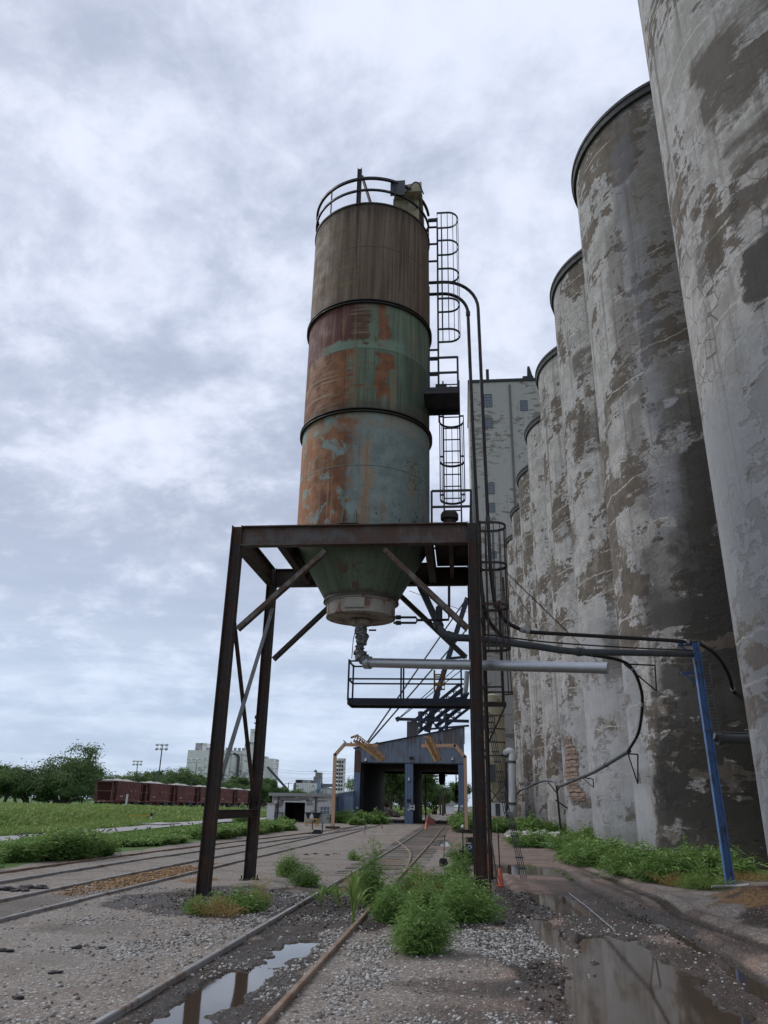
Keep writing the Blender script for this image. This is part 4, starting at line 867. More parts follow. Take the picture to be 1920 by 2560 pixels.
# blue post holding the pipes
pb = gp('S', 1826, 2212, 0.12); pb.z = 0; pt_ = ay('Z6', 1265, 232, 25.0)
t = thing('blue_post', 'tall blue steel post at the silo foot holding the pipes', 'post', pb); q = MB(); pb.z = -0.1; q.ibeam(pb, pt_, 0.22, 0.18, 0.025, (1, 0, 0)); q.build('post', M['blue'], t)
q = MB()
for zz in (pt_.z-0.05, pt_.z-0.95):
    q = MB(); q.bar((pt_.x-0.55, 25, zz), (pt_.x+0.1, 25, zz), 0.07); q.bar((pt_.x-0.5, 25, zz), (pt_.x-0.1, 25, zz-0.35), 0.05); q.build('bracket', M['blue'], t)
q = MB(); p0, p1 = ay('Z6', 1300, 335, 25.2), ay('Z6', 1355, 700, 25.2); q.bar(p0, p1, 0.025); q.bar(p0+Vector((.25, 0, 0)), p1+Vector((.25, 0, 0)), 0.025)
for k in range(22): c_ = p0.lerp(p1, k/21); q.bar(c_, c_+Vector((.25, 0, 0)), 0.018)
q.build('cable_ladder', M['greypipe'], t)
q = MB(); q.tube([ay('Z6', 1290, 480, 25.1), ay('Z6', 1298, 710, 25.1), ay('Z6', 1560, 716, 24.5)], 0.02, 6); q.build('tubing', M['greypipe'], t)
pipe('short_pipe', 'short horizontal grey pipe between the blue post and nearest silo', [ay('Z6', 1368, 735, 25.3), ay('Z6', 1400, 748, 25.3), ay('Z6', 1500, 750, 25.3), ay('Z6', 1600, 748, 25.3)], 0.14, 'greypipe', n=16, sm=0, flanges=(0.65,))
pipe('ground_pipe', 'pale plastic pipe lying at the foot of the blue post', [gp('Z8', 1415, 270, 0.14), gp('Z8', 1520, 268, 0.16), gp('Z8', 1580, 262, 0.25)], 0.03, 'slab', n=8)
# wall brackets
for k, (pa, pb_, pc_) in enumerate(((('Z6', 885, 345, 28), ('Z6', 1050, 352, 30), ('Z6', 1058, 490, 30)), (('Z6', 905, 828, 32.6), ('Z6', 958, 832, 33), ('Z6', 958, 990, 33)), (('Z6', 655, 955, 43.5), ('Z6', 717, 965, 43.5), ('Z6', 720, 1010, 43.5)))):
    t = thing('wall_bracket', ('steel wall bracket under the hanging hose loop', 'steel wall bracket where the hose meets the conduit', 'low steel wall bracket beside the bare bricks')[k], 'bracket', ay(*pa)); q = MB(); a, b_, c_ = ay(*pa), ay(*pb_), ay(*pc_)
    q.bar(a, b_, 0.05); q.bar(b_, c_, 0.05); q.bar(a, c_, 0.035); q.build('bracket_frame', M['tower'], t)
pb = ay('Z6', 520, 1000, 49.7)
t = thing('pipe_post', 'slim rusty post propping the conduit in front of the silos', 'post', (pb.x+0.12, 49.7, 0)); q = MB(); q.bar((pb.x+0.12, 49.7, -0.1), (pb.x, 49.7, pb.z), 0.12); q.build('post', M['tower'], t)
q = MB(); q.bar(ay('Z6', 515, 1078, 49.7), ay('Z6', 578, 1122, 51), 0.06); q.bar(ay('Z6', 480, 985, 49.7), ay('Z6', 520, 1040, 49.7), 0.06); q.bar(ay('Z6', 540, 1000, 49.7), ay('Z6', 520, 1040, 49.7), 0.06); q.build('prop', M['tower'], t)
# dark side frame right of the ladder, and the slanting conduit rack that leans on it
t = thing('side_frame', 'dark steel frame with a diagonal brace right of the tower leg', 'steel frame', (0.8, 24, 0)); q = MB(); Yf = 24.0
a = ay('ZD', 310, 0, Yf); q.ibeam((a.x, Yf, 0), (a.x, Yf, 8.4), 0.12, 0.12, 0.012); q.build('post', M['tower'], t)
q = MB(); q.bar(ay('ZD', 285, 345, Yf), ay('ZD', 535, 345, Yf), 0.13); q.bar(ay('ZD', 530, 352, Yf), ay('ZD', 300, 850, Yf), 0.05); q.bar(ay('ZD', 300, 160, Yf), ay('ZD', 505, 158, Yf), 0.045); q.bar(ay('ZD', 300, 212, Yf), ay('ZD', 610, 215, Yf), 0.045)
b_ = ay('ZD', 505, 345, Yf); q.bar(b_, (b_.x-0.02, Yf, 8.2), 0.09); b_ = ay('ZD', 595, 235, Yf); q.bar(b_, (b_.x-0.12, Yf, 9.0), 0.03); b_ = ay('ZD', 562, 240, Yf); q.bar(b_, (b_.x-0.05, Yf, 9.0), 0.03)
q.bar(ay('ZD', 505, 240, Yf), ay('ZD', 610, 235, Yf), 0.04); q.build('cross_members', M['tower'], t)
g = gp('ZD', 722, 2205); a, b_ = Vector((g.x, g.y, 0)), ay('ZD', 350, 450, 24.2)
t = thing('conduit_rack', 'slanting bundle of four thin conduits tied by clamps', 'conduit rack', a); q = MB(); sd = Vector((0.055, 0, 0)); kink = a.lerp(b_, 0.36)
for k in range(4): o_ = sd*(k-1.5); q.tube([a+o_, kink+o_, kink+Vector((-0.10, 0, 0.08))+o_, b_+o_+Vector((0, 0, 0)), b_+o_+Vector((-0.22, 0, 0.12))], 0.012, 5)
q.build('conduits', M['greypipe'], t); q = MB()
for k in range(1, 16): c_ = a.lerp(b_, k/16.0)+(Vector((-0.06, 0, 0.05)) if k > 5 else Vector()); q.box(c_, (0.24, 0.04, 0.035))
q.build('clamps', M['greypipe'], t)
def cable(label, p0, p1, r=0.015, sag=0.0, mt='black'):
    pts = [Vector(p0).lerp(Vector(p1), k/12)-Vector((0, 0, sag*4*(k/12)*(1-k/12))) for k in range(13)]; q = MB(); q.tube(pts, r, 5); o = q.build('cable', M[mt], None, loc=pts[0]); tag(o, label, 'cable', 'wires and stays'); return o
cable('dark stay running to the ground between the orange cones', gp('ZL', 995, 1190), ay('ZD', 335, 1500, 24.0), 0.022)
cable('thin wire stretched from the cage to the galvanised pipe end', ay('ZK', 480, 740, 19.9), ay('Z6', 750, 338, 17.4), 0.008)
cable('thin wire crossing the pale silos from the cage to the hose clamp', ay('ZK', 480, 810, 20), ay('Z6', 430, 165, 22.2), 0.008)
cable('thin wire falling past the steel pipe bracket', ay('ZK', 460, 700, 20), ay('Z6', 600, 190, 26), 0.008)

# ------------------------------------------------------------------ loading shed over two tracks
YS, YS2, GZ = 80.0, 103.0, 0.2
T = thing('loading_shed', 'blue corrugated rail shed with two tall openings and a sloping roof', 'shed', (-5.6, YS, GZ))
XA, XB, HL, HR = -11.2, 0.0, 7.25, 9.5
def roofz(x): return HL+(HR-HL)*(x-XA)/(XB-XA)
O = [(-10.58, -6.02), (-5.17, -0.63)]; HO = 5.95
q = MB(); q.prism([(XA, YS, HO), (XB, YS, HO), (XB, YS, HR), (XA, YS, HL)], (0, 0.2, 0)); q.build('gable', M['shed'], T)
q = MB(); q.b2(-10.58, XA+0.004, YS-0.03, YS-0.004, HO-1.0, HL-0.15); q.b2(XA-0.006, -10.52, YS-0.035, YS-0.005, 5.0, 6.9); q.build('rusted_sheet', M['shedrust'], T)
for (a, b_) in ((XA, -10.58), (-6.02, -5.17), (-0.63, XB)):
    q = MB(); q.b2(a, b_, YS-0.002, YS+0.5, -0.1, HO-0.003); q.build('pillar', M['shedlow'], T)
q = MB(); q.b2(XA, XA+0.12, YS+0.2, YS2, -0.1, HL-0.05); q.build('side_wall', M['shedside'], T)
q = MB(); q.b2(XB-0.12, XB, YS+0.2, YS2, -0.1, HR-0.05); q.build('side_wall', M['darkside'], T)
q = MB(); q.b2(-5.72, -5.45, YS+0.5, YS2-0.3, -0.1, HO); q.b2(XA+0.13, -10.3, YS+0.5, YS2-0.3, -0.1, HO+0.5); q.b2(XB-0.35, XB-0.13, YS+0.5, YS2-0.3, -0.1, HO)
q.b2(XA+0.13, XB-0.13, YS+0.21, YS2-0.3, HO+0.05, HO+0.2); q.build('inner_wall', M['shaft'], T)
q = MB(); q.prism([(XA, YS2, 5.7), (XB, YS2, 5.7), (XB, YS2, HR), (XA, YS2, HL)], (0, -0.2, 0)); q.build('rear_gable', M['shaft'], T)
q = MB(); q.prism([(XA-0.15, YS-0.15, HL+0.0), (XB+0.1, YS-0.15, HR+0.03), (XB+0.1, YS-0.15, HR+0.13), (XA-0.15, YS-0.15, HL+0.1)], (0, YS2-YS+0.3, 0)); q.build('roof', M['bluedark'], T)
q = MB(); q.b2(XA, XB, YS-0.02, YS-0.003, HO-0.10, HO+0.004); q.b2(-6.02, -6.0, YS-0.02, YS, 0, HO-0.11); q.build('trim', M['bluedark'], T)
# signs and lamps on the front
def plate(parent, z, u0, v0, u1, v1, Y, mt, name='sign', th=0.03):
    a, b_ = ay(z, u0, v0, Y), ay(z, u1, v1, Y); q = MB(); q.b2(a.x, b_.x, Y-th, Y, b_.z, a.z); return q.build(name, M[mt], parent)
s_ = plate(T, 'Z4', 845, 872, 892, 925, YS-0.04, 'white'); plate(T, 'Z4', 818, 822, 858, 852, YS-0.04, 'black'); plate(T, 'Z4', 824, 910, 846, 934, YS-0.04, 'galv')
plate(T, 'Z4', 337, 890, 362, 915, YS-0.04, 'white'); plate(T, 'Z4', 1322, 876, 1350, 900, YS-0.04, 'white'); plate(T, 'Z4', 1318, 908, 1342, 934, YS-0.04, 'galv'); plate(T, 'Z4', 843, 422, 882, 445, YS-0.02, 'black', 'lamp', 0.3)
a = ay('Z4', 868, 898, YS-0.075); q = MB(); w_ = 0.17; q.b2(a.x-w_, a.x+0.02, a.y-0.01, a.y, a.z-0.04, a.z+0.04); q.prism([(a.x+0.02, a.y, a.z+0.12), (a.x+w_, a.y, a.z), (a.x+0.02, a.y, a.z-0.12)], (0, -0.01, 0))
q.b2(a.x-w_, a.x+w_, a.y-0.01, a.y, a.z+0.19, a.z+0.25); q.b2(a.x-w_, a.x+w_*0.4, a.y-0.01, a.y, a.z-0.28, a.z-0.22); o = q.build('sign_lettering', M['black'], None); o.parent = s_; o.location = -wloc(s_)
q = MB()
for (u, v) in ((840, 640), (433, 455), (1250, 448)): a = ay('Z4', u, v, YS-0.1); q = MB(); q.lathe([(0.0, a.z+0.28), (0.06, a.z+0.25), (0.18, a.z-0.05), (0.14, a.z-0.1)], (a.x, a.y), 10); q.build('lamp', M['galv'], T)
q = MB(); a = ay('Z4', 1150, 600, 100); q.lathe([(0.0, 5.8), (0.42, 5.75), (0.42, 4.9), (0.32, 4.4), (0.0, 4.35)], (a.x, a.y), 14); q.build('drop_spout', M['black'], T)
q = MB(); q.bar((-5.0, 102.6, 0.2), (-5.0, 102.6, 5.6), 0.16); q.bar((-5.0, 102.6, 5.55), (-2.2, 102.6, 5.55), 0.13); q.build('yellow_guard', M['yellow'], T)
q = MB(); q.b2(-1.15, -1.0, 101, 101.1, 2.6, 5.6); q.b2(-0.62, -0.5, 101, 101.1, 2.6, 5.6)
for k in range(6): q.b2(-1.1, -0.5, 101, 101.06, 2.7+k*0.5, 2.76+k*0.5)
q.b2(-1.3, -0.5, 100.9, 101.6, 3.2, 3.8); q.build('hanging_steps', M['black'], T)
# roof box and steelwork above the shed
t = thing('roof_box', 'small blue box housing standing on the shed roof', 'roof housing', (-3.7, 84, 8.7)); a, b_ = ay('Z3', 1173, 1142, 84), ay('Z3', 1228, 1225, 84); q = MB(); q.b2(a.x, b_.x, 84, 86.5, 8.5, a.z); q.build('housing', M['shed'], t)
t = thing('roof_steelwork', 'dark pipe beam with small vents running across above the shed roof', 'steelwork', (-2, 85, 9.6)); q = MB()
q.bar(ay('Z3', 1120, 1130, 83), ay('Z3', 1512, 1142, 83), 0.30); q.bar(ay('Z3', 1290, 1185, 83), ay('Z3', 1512, 1166, 83), 0.2)
q.bar(ay('Z3', 1118, 1120, 83), ay('Z3', 1128, 1140, 83), 0.45); q.build('beam', M['bluedark'], t)
q = MB()
for (u, v) in ((1250, 1108), (1388, 1120)): a = ay('Z3', u, v, 83); q = MB(); q.lathe([(0.18, a.z-1.6), (0.18, a.z-0.1), (0.34, a.z-0.1), (0.34, a.z+0.35), (0.0, a.z+0.42)], (a.x, a.y), 12); q.build('vent', M['bluedark'], t)
def truss(label, p0, p1, w, bays, r=0.10):
    p0, p1 = Vector(p0), Vector(p1); t = thing('conveyor_truss', label, 'conveyor', p0); q = MB(); d_ = (p1-p0).normalized(); n_ = d_.cross(Vector((0, 1, 0))).normalized()
    n_ = n_ if n_.z > 0 else -n_; C_ = [(a*n_+b_*Vector((0, 1, 0))) for a in (0, w) for b_ in (0, w)]
    for c_ in C_: q.bar(p0+c_, p1+c_, r*1.5)
    L_ = (p1-p0)/bays
    for k in range(bays):
        for s_ in (0, 1): o0, o1 = C_[s_], C_[2+s_]; q.bar(p0+L_*k+(o0 if k % 2 else o1), p0+L_*(k+1)+(o1 if k % 2 else o0), r*0.7)
        q.bar(p0+L_*k+C_[0], p0+L_*k+C_[1], r*0.6)
    q.build('truss_frame', M['bluedark'], t); q = MB(); q.bar(p0+(C_[0]+C_[3])*0.5, p1+(C_[0]+C_[3])*0.5, w*0.55, w*0.3); q.build('belt', M['bluedark'], t); return t
truss('steep dark conveyor truss rising right from the shed roof', ay('Z3', 1228, 1205, 88), ay('Z3', 1500, 985, 88), 1.3, 14, 0.13)
truss('second dark conveyor truss climbing behind the steelwork', ay('Z3', 1345, 1195, 92), ay('Z3', 1520, 1060, 92), 1.3, 10, 0.13)
t = thing('leaning_mast', 'leaning dark steel mast beside the conveyor trusses', 'mast', ay('Z3', 1285, 1200, 95)); q = MB(); q.bar(ay('Z3', 1283, 1200, 95), ay('Z3', 1340, 985, 95), 0.75); q.bar(ay('Z3', 1340, 985, 95), ay('Z3', 1502, 470, 95), 0.6); q.build('mast_column', M['bluedark'], t); q = MB(); q.bar(ay('Z3', 1320, 1035, 95), ay('Z3', 1500, 1010, 95), 0.3); q.bar(ay('Z3', 1400, 800, 95), ay('Z3', 1500, 790, 95), 0.3); q.build('outrigger', M['bluedark'], t)
cable('upper long stay running down to the left peach gantry', ay('Z3', 1500, 470, 70), ay('Z3', 955, 1258, 61.5), 0.07)
cable('lower long stay running down to the left peach gantry', ay('Z3', 1500, 640, 70), ay('Z3', 966, 1258, 61.5), 0.07)
cable('thin stay to the end of the roof beam', ay('Z3', 1500, 800, 84), ay('Z3', 1128, 1125, 83), 0.05)
cable('second thin stay to the end of the roof beam', ay('Z3', 1500, 840, 84), ay('Z3', 1140, 1120, 83), 0.05)
cable('faint stay crossing behind the tower braces', ay('Z3', 1500, 545, 75), ay('Z3', 1185, 430, 75), 0.03)

# ------------------------------------------------------------------ peach gantries
def gantry(label, pts, Yg, base):
    t = thing('gantry', label, 'gantry', (ay('Z4', *pts[0], Yg).x, Yg, GZ)); P_ = [ay('Z4', u, v, Yg) for u, v in pts]; P_[0].z = 0.05; q = MB()
    for a, b_ in zip(P_[:-1], P_[1:]): d_ = (b_-a).normalized()*0.1; q.bar(a-d_*0.3, b_+d_, 0.25, 0.25, (0, 1, 0))
    q.build('frame', M['peach'], t); q = MB(); q.box((P_[0].x, Yg, 0.22), (1.0, 0.8, 0.16)); q.build('footing', M['tower'], t); return t
YG = 62.0
gantry('left peach painted pipe gantry with birds perched on it', [(120, 1090), (142, 405), (230, 307), (532, 316)], YG, 0)
gantry('right peach painted pipe gantry in front of the shed', [(1380, 1095), (1368, 425), (1275, 316), (968, 318)], YG, 0)
def hanging_ladder(label, p0, p1, w0, tip):
    t = thing('tilted_gangway', label, 'gangway', p0); q = MB(); p0, p1 = Vector(p0), Vector(p1); d_ = (p1-p0).normalized(); s_ = Vector((0.25, 0.95, 0.1)).normalized(); up = d_.cross(s_).normalized()
    for k in (-1, 1): q.bar(p0+s_*k*w0, p1+s_*k*w0, 0.12, 0.16); q.bar(p0+s_*k*w0+up*0.42, p1+s_*k*w0*0.9+up*0.36, 0.07)
    q.build('side_rails', M['ochre'], t); q = MB(); n = 13
    for k in range(n+1): c_ = p0.lerp(p1, k/n); q.bar(c_-s_*w0, c_+s_*w0, 0.07, 0.05); q.bar(c_-s_*w0, c_-s_*w0+up*0.4, 0.045); q.bar(c_+s_*w0, c_+s_*w0+up*0.4, 0.045)
    q.bar(p0-d_*0.4, p0+up*0.5, 0.14); q.build('treads', M['ochre'], t)
hanging_ladder('long yellow tilted gangway hanging from the left gantry with perched birds', ay('Z4', 330, 270, 60.6), ay('Z4', 590, 460, 60.2), 0.26, 1)
hanging_ladder('shorter yellow tilted gangway hanging from the right gantry', ay('Z4', 1005, 275, 60.6), ay('Z4', 1100, 467, 60.2), 0.26, 1)

# ------------------------------------------------------------------ catwalk behind the tower
YC = 22.4
t = thing('catwalk', 'dark blue railed catwalk with a yellow gate reaching left above the track', 'catwalk', ay('Z3', 1495, 1050, YC)); a, b_ = ay('Z3', 850, 1030, YC), ay('Z3', 1500, 1052, YC)
zc_ = 0.5*(ay('Z3', 858, 1026, YC).z+ay('Z3', 1440, 1030, YC).z); x0, x1 = a.x, b_.x+0.1; y2 = YC+0.95
q = MB(); q.b2(x0, x1, YC, y2, zc_-0.05, zc_); q.b2(x0, x1, YC-0.02, YC+0.02, zc_-0.12, zc_+0.06); q.b2(x0, x1, y2-0.02, y2+0.02, zc_-0.12, zc_+0.06); q.b2(x0-0.02, x0+0.02, YC+0.02, y2-0.02, zc_-0.12, zc_+0.06); q.build('platform', M['bluedark'], t)
q = MB()
for (yy) in (YC, y2):
    for h in (0.62, 1.15): q.bar((x0, yy, zc_+h), (x1-0.05, yy, zc_+h), 0.045)
    for k in (0, 0.47, 1.0): xx = x0+(x1-0.25-x0)*k; q.bar((xx, yy, zc_), (xx, yy, zc_+1.2), 0.05)
for h in (0.62, 1.15): q.bar((x0, YC, zc_+h), (x0, y2, zc_+h), 0.045)
q.build('railing', M['bluedark'], t); q = MB(); yy = YC-0.06
for (u0, u1, v0, v1) in ((1318, 1328, 862, 975), (1375, 1380, 870, 972), (1360, 1366, 870, 972)): a, b_ = ay('Z3', u0, v0, yy), ay('Z3', u1, v1, yy); q.b2(a.x, b_.x, yy-0.02, yy+0.02, b_.z, a.z)
for v in (888, 900, 935, 945, 872, 968): a, b_ = ay('Z3', 1322 if 880 < v < 950 else 1358, v, yy), ay('Z3', 1380, v, yy); q.b2(a.x, b_.x, yy-0.02, yy+0.02, a.z-0.02, a.z+0.02)
q.build('yellow_gate', M['ochre'], t); q = MB(); q.tube([ay('Z3', 1500, 870, YC-.1), ay('Z3', 1497, 940, YC-.1), ay('Z3', 1490, 990, YC-.1)], 0.075, 10); q.build('grey_cylinder', M['galv'], t)
q = MB()
for (a, b_) in (((1075, 1062), (1085, 1075)), ((1478, 1052), (1510, 985)), ((1460, 985), (1500, 985))): q.bar(ay('Z3', *a, y2), ay('Z3', *b_, y2), 0.06)
q.build('hanger', M['bluedark'], t)

# ------------------------------------------------------------------ cream dust bin, duct and blower
YD = 66.0; GD = 0.15
a, b_ = ay('ZD', 255, 260, YD), ay('ZD', 505, 260, YD); r = (b_.x-a.x)/2; cx = (a.x+b_.x)/2; z1 = a.z; z0 = ay('ZD', 380, 975, YD).z; z2 = ay('ZD', 380, 1110, YD).z; z3 = ay('ZD', 350, 1370, YD).z
t = thing('dust_bin', 'cream cylindrical dust bin with conical bottom beside the silos', 'bin', (cx, YD, GD)); q = MB(); q.lathe([(0, z1+0.25), (r, z1), (r, z0), ], (cx, YD), 40); q.build('bin_shell', M['cream'], t)
q = MB(); q.lathe([(r*1.12, z0+0.05), (r*1.12, z2), (r*1.0, z2-0.05), (0.18, z3), (0, z3)], (cx, YD), 8, R(22.5), R(382.5)); q.build('hopper', M['cream'], t)
q = MB()
for z in np.linspace(z0+0.6, z1-0.6, 5): q.lathe([(r+0.005, z-0.04), (r+0.035, z-0.04), (r+0.035, z+0.04), (r+0.005, z+0.04)], (cx, YD), 40)
q.build('band', M['tower'], t)
for (sx, sy) in ((-1, -1), (1, -1), (-1, 1), (1, 1)): q = MB(); q.bar((cx+sx*r*0.95, YD+sy*r*0.95, 0), (cx+sx*r*0.95, YD+sy*r*0.95, z0+0.1), 0.14); q.build('leg', M['tower'], t)
q = MB(); q.bar((cx-r, YD-r, z2-0.3), (cx+r, YD-r, 1.6), 0.07); q.bar((cx+r, YD-r, z2-0.3), (cx-r, YD-r, 1.6), 0.07); q.build('brace', M['tower'], t)
a, b_ = ay('ZD', 408, 500, YD-r-0.05), ay('ZD', 300, 610, YD-r-0.05)
railing(t, [(b_.x, YD-r-0.7), (a.x, YD-r-0.7)], b_.z, (0.5, 0.95), None, 0.03)
q = MB(); xa, za = (ay('ZD', 345, 985, YD-r-0.1)), (ay('ZD', 418, 1170, YD-r-0.1)); q.b2(xa.x, za.x, YD-r-0.3, YD-r-0.06, za.z, xa.z); q.build('louvre', M['greypipe'], t)
pts = [ay('ZD', 520, 900, 65.6), ay('ZD', 530, 855, 65.3), ay('ZD', 572, 838, 65), ay('ZD', 598, 870, 65), ay('ZD', 592, 985, 65), ay('ZD', 595, 1400, 65), ay('ZD', 590, 1470, 65), ay('ZD', 555, 1520, 65)]
rd = (ay('ZD', 625, 1100, 65).x-ay('ZD', 555, 1100, 65).x)/2
pipe('vent_duct', 'wide pale grey duct with elbow beside the cream bin', pts, rd, 'galvp' if 'galvp' in M else 'white', n=20, flanges=(0.56, 0.72, 0.1), cat='duct')
t = thing('blower_cabinet', 'boxy white blower cabinet on thin legs under the bin', 'cabinet', (ay('ZD', 448, 1640, 64.5).x, 64.5, GD)); a, b_ = ay('ZD', 365, 1390, 64.5), ay('ZD', 530, 1535, 64.5); q = MB(); q.b2(a.x, b_.x, 64.5, 65.7, b_.z, a.z); q.build('cabinet', M['white'], t)
q = MB(); c0, c1 = ay('ZD', 418, 1398, 64.45), ay('ZD', 472, 1532, 64.45); q.b2(c0.x, c1.x, 64.46, 64.49, c1.z, c0.z); q.build('grille', M['greypipe'], t)
for x in (a.x+0.12, b_.x-0.1):
    for y in (64.55, 65.6): q = MB(); q.bar((x, y, 0), (x, y, b_.z), 0.08); q.build('leg', M['white'], t)
q = MB(); q.bar((a.x+.1, 64.55, 0.75), (b_.x-.1, 64.55, 0.75), 0.05); q.bar((a.x-.9, 64.3, b_.z-.05), (a.x+.5, 64.3, b_.z-.05), 0.12); q.build('crossbar', M['peach'], t)

# ------------------------------------------------------------------ white block building and blue lean-to left of the shed
YW = 76.0
a, b_ = ay('ZF', 245, 530, YW), ay('ZF', 1108, 915, YW); x0, x1, z1 = a.x, b_.x, a.z
T = thing('block_building', 'low whitewashed block building with a black doorway', 'building', ((x0+x1)/2, YW, GZ)); d0, d1 = ay('ZF', 432, 625, YW), ay('ZF', 716, 910, YW)
q = MB(); q.b2(x0, d0.x, YW, YW+0.3, -0.1, z1); q.b2(d1.x, x1, YW, YW+0.3, -0.1, z1); q.b2(d0.x, d1.x, YW, YW+0.3, d0.z, z1); q.b2(x0, x0+0.3, YW+0.3, YW+9, -0.1, z1); q.b2(x1-0.3, x1, YW+0.3, YW+9, -0.1, z1); q.b2(x0+0.3, x1-0.3, YW+8.7, YW+9, -0.1, z1); q.build('wall', M['whitebrick'], T)
q = MB(); q.b2(x0-0.3, x1+0.2, YW-0.35, YW+9.2, z1+0.003, z1+0.28); q.build('roof', M['slab'], T)
q = MB(); q.b2(d0.x, d1.x, YW+3.2, YW+3.25, -0.05, d0.z+0.3); q.build('dark_inside', M['shaft'], T)  # dark sheet added to stand for the shade inside the doorway
q = MB(); q.b2(d0.x-0.12, d0.x, YW-0.03, YW+0.1, 0, d0.z+0.12); q.b2(d1.x, d1.x+0.12, YW-0.03, YW+0.1, 0, d0.z+0.12); q.b2(d0.x, d1.x, YW-0.03, YW+0.1, d0.z, d0.z+0.12); q.build('door_frame', M['white'], T)
w0, w1 = ay('ZF', 948, 680, YW), ay('ZF', 1095, 812, YW); win(T, 'ZF', 948, 680, 1095, 812, YW-0.01, 3, 2, 'white', 'glass')
q = MB()
for u in (325, 885): p_ = ay('ZF', u, 700, YW); q.b2(p_.x-0.07, p_.x+0.07, YW-0.12, YW-0.005, 0.2, z1-0.05)
q.build('downpipe', M['greypipe'], T)
q = MB()
for (u0, u1) in ((285, 305), (390, 405)): p_ = ay('ZF', u0, 780, YW-.5); q.bar((p_.x, YW-.5, 0.1), (p_.x, YW-.5, p_.z), 0.09)
q.bar(ay('ZF', 280, 785, YW-.5), ay('ZF', 412, 785, YW-.5), 0.1); q.build('pipe_rail', M['black'], T)
q = MB()
for (u0, v0, u1, v1) in ((375, 592, 403, 604), (752, 595, 780, 607)): a, b_ = ay('ZF', u0, v0, YW), ay('ZF', u1, v1, YW); q = MB(); q.b2(a.x, b_.x, YW-0.25, YW-0.003, b_.z, a.z); q.build('lamp', M['black'], T)
t = thing('white_shed', 'small plain white shed at the left end of the block building', 'shed', (x0-0.6, YW-0.4, GZ)); a, b_ = ay('ZF', 168, 652, YW-.6), ay('ZF', 262, 912, YW-.6); q = MB(); q.b2(a.x, b_.x, YW-.6, YW+1.4, 0, a.z); q.build('wall', M['white'], t); q = MB(); q.b2(a.x-.08, b_.x+.08, YW-.7, YW+1.5, a.z+.003, a.z+.1); q.build('roof', M['slab'], t)
t = thing('lean_to', 'blue corrugated lean-to with a pale panel and slanting handrail', 'lean-to', (-13, 78, GZ)); Yl = 79.0
a, b_, c_ = ay('ZF', 1112, 520, Yl), ay('ZF', 1440, 472, Yl), ay('ZF', 1440, 900, Yl); q = MB(); q.prism([(a.x, Yl, -0.1), (b_.x, Yl, -0.1), (b_.x, Yl, b_.z), (a.x, Yl, a.z)], (0, 3, 0)); q.build('wall', M['shedlow'], t)
q = MB(); q.prism([(a.x-.1, Yl-.1, a.z), (b_.x, Yl-.1, b_.z), (b_.x, Yl-.1, b_.z+.1), (a.x-.1, Yl-.1, a.z+.1)], (0, 3.2, 0)); q.build('roof', M['slab'], t)
a, b_ = ay('ZF', 1303, 540, Yl-.8), ay('ZF', 1436, 850, Yl-.8); q = MB(); q.b2(a.x, b_.x, Yl-.8, Yl-.05, b_.z, a.z); q.build('panel', M['palepanel'], t)
q = MB(); Yr = Yl-1.6
for (p_, r_) in (((1172, 935), (1302, 850)), ((1172, 800), (1300, 700)), ((1172, 850), (1300, 750)), ((1172, 890), (1300, 800))): q.bar(ay('ZF', *p_, Yr), ay('ZF', *r_, Yr), 0.16 if p_[1] > 900 else 0.06)
for (u, v) in ((1172, 935), (1236, 890), (1300, 850)): p_ = ay('ZF', u, v, Yr); q.bar(p_, p_+Vector((0, 0, 1.9)), 0.06)
q.build('stair_rail', M['shedlow'], t)
t = thing('skip_bin', 'dark open topped skip in front of the block building', 'skip', (ay('ZF', 825, 870, 74).x, 74, GZ)); a, b_ = ay('ZF', 738, 792, 74), ay('ZF', 912, 872, 74); q = MB(); q.prism([(a.x+0.15, 74, 0.55), (b_.x-0.15, 74, 0.55), (b_.x, 74, a.z), (a.x, 74, a.z)], (0, 1.6, 0)); q.b2(a.x-.08, b_.x+.08, 73.93, 75.68, a.z+.003, a.z+.1); q.build('hull', M['black'], t)
q = MB(); a = ay('ZF', 822, 868, 73.6); q.b2(a.x-.16, a.x+.16, 73.5, 73.8, a.z, a.z+0.28); q.b2(a.x-.08, a.x+.08, 73.56, 73.74, a.z+.283, a.z+.42); q.build('bucket', M['white'], t)
t = thing('rail_stand', 'small yellow tubular platform stand in the yard', 'stand', (ay('ZF', 830, 1000, 66).x, 66, 0.15)); q = MB()
P8 = [ay('ZF', u, v, Y) for (u, v, Y) in ((735, 875, 66), (895, 875, 66), (765, 875, 67.2), (925, 875, 67.2))]
for p_ in P8: q.bar((p_.x, p_.y, 0.1), p_, 0.07)
for i, j in ((0, 1), (2, 3), (0, 2), (1, 3)): q.bar(P8[i], P8[j], 0.09); m_ = Vector((0, 0, (P8[0].z)*0.48)); q.bar(P8[i]-m_, P8[j]-m_, 0.07)
q.build('frame', M['yellow'], t)
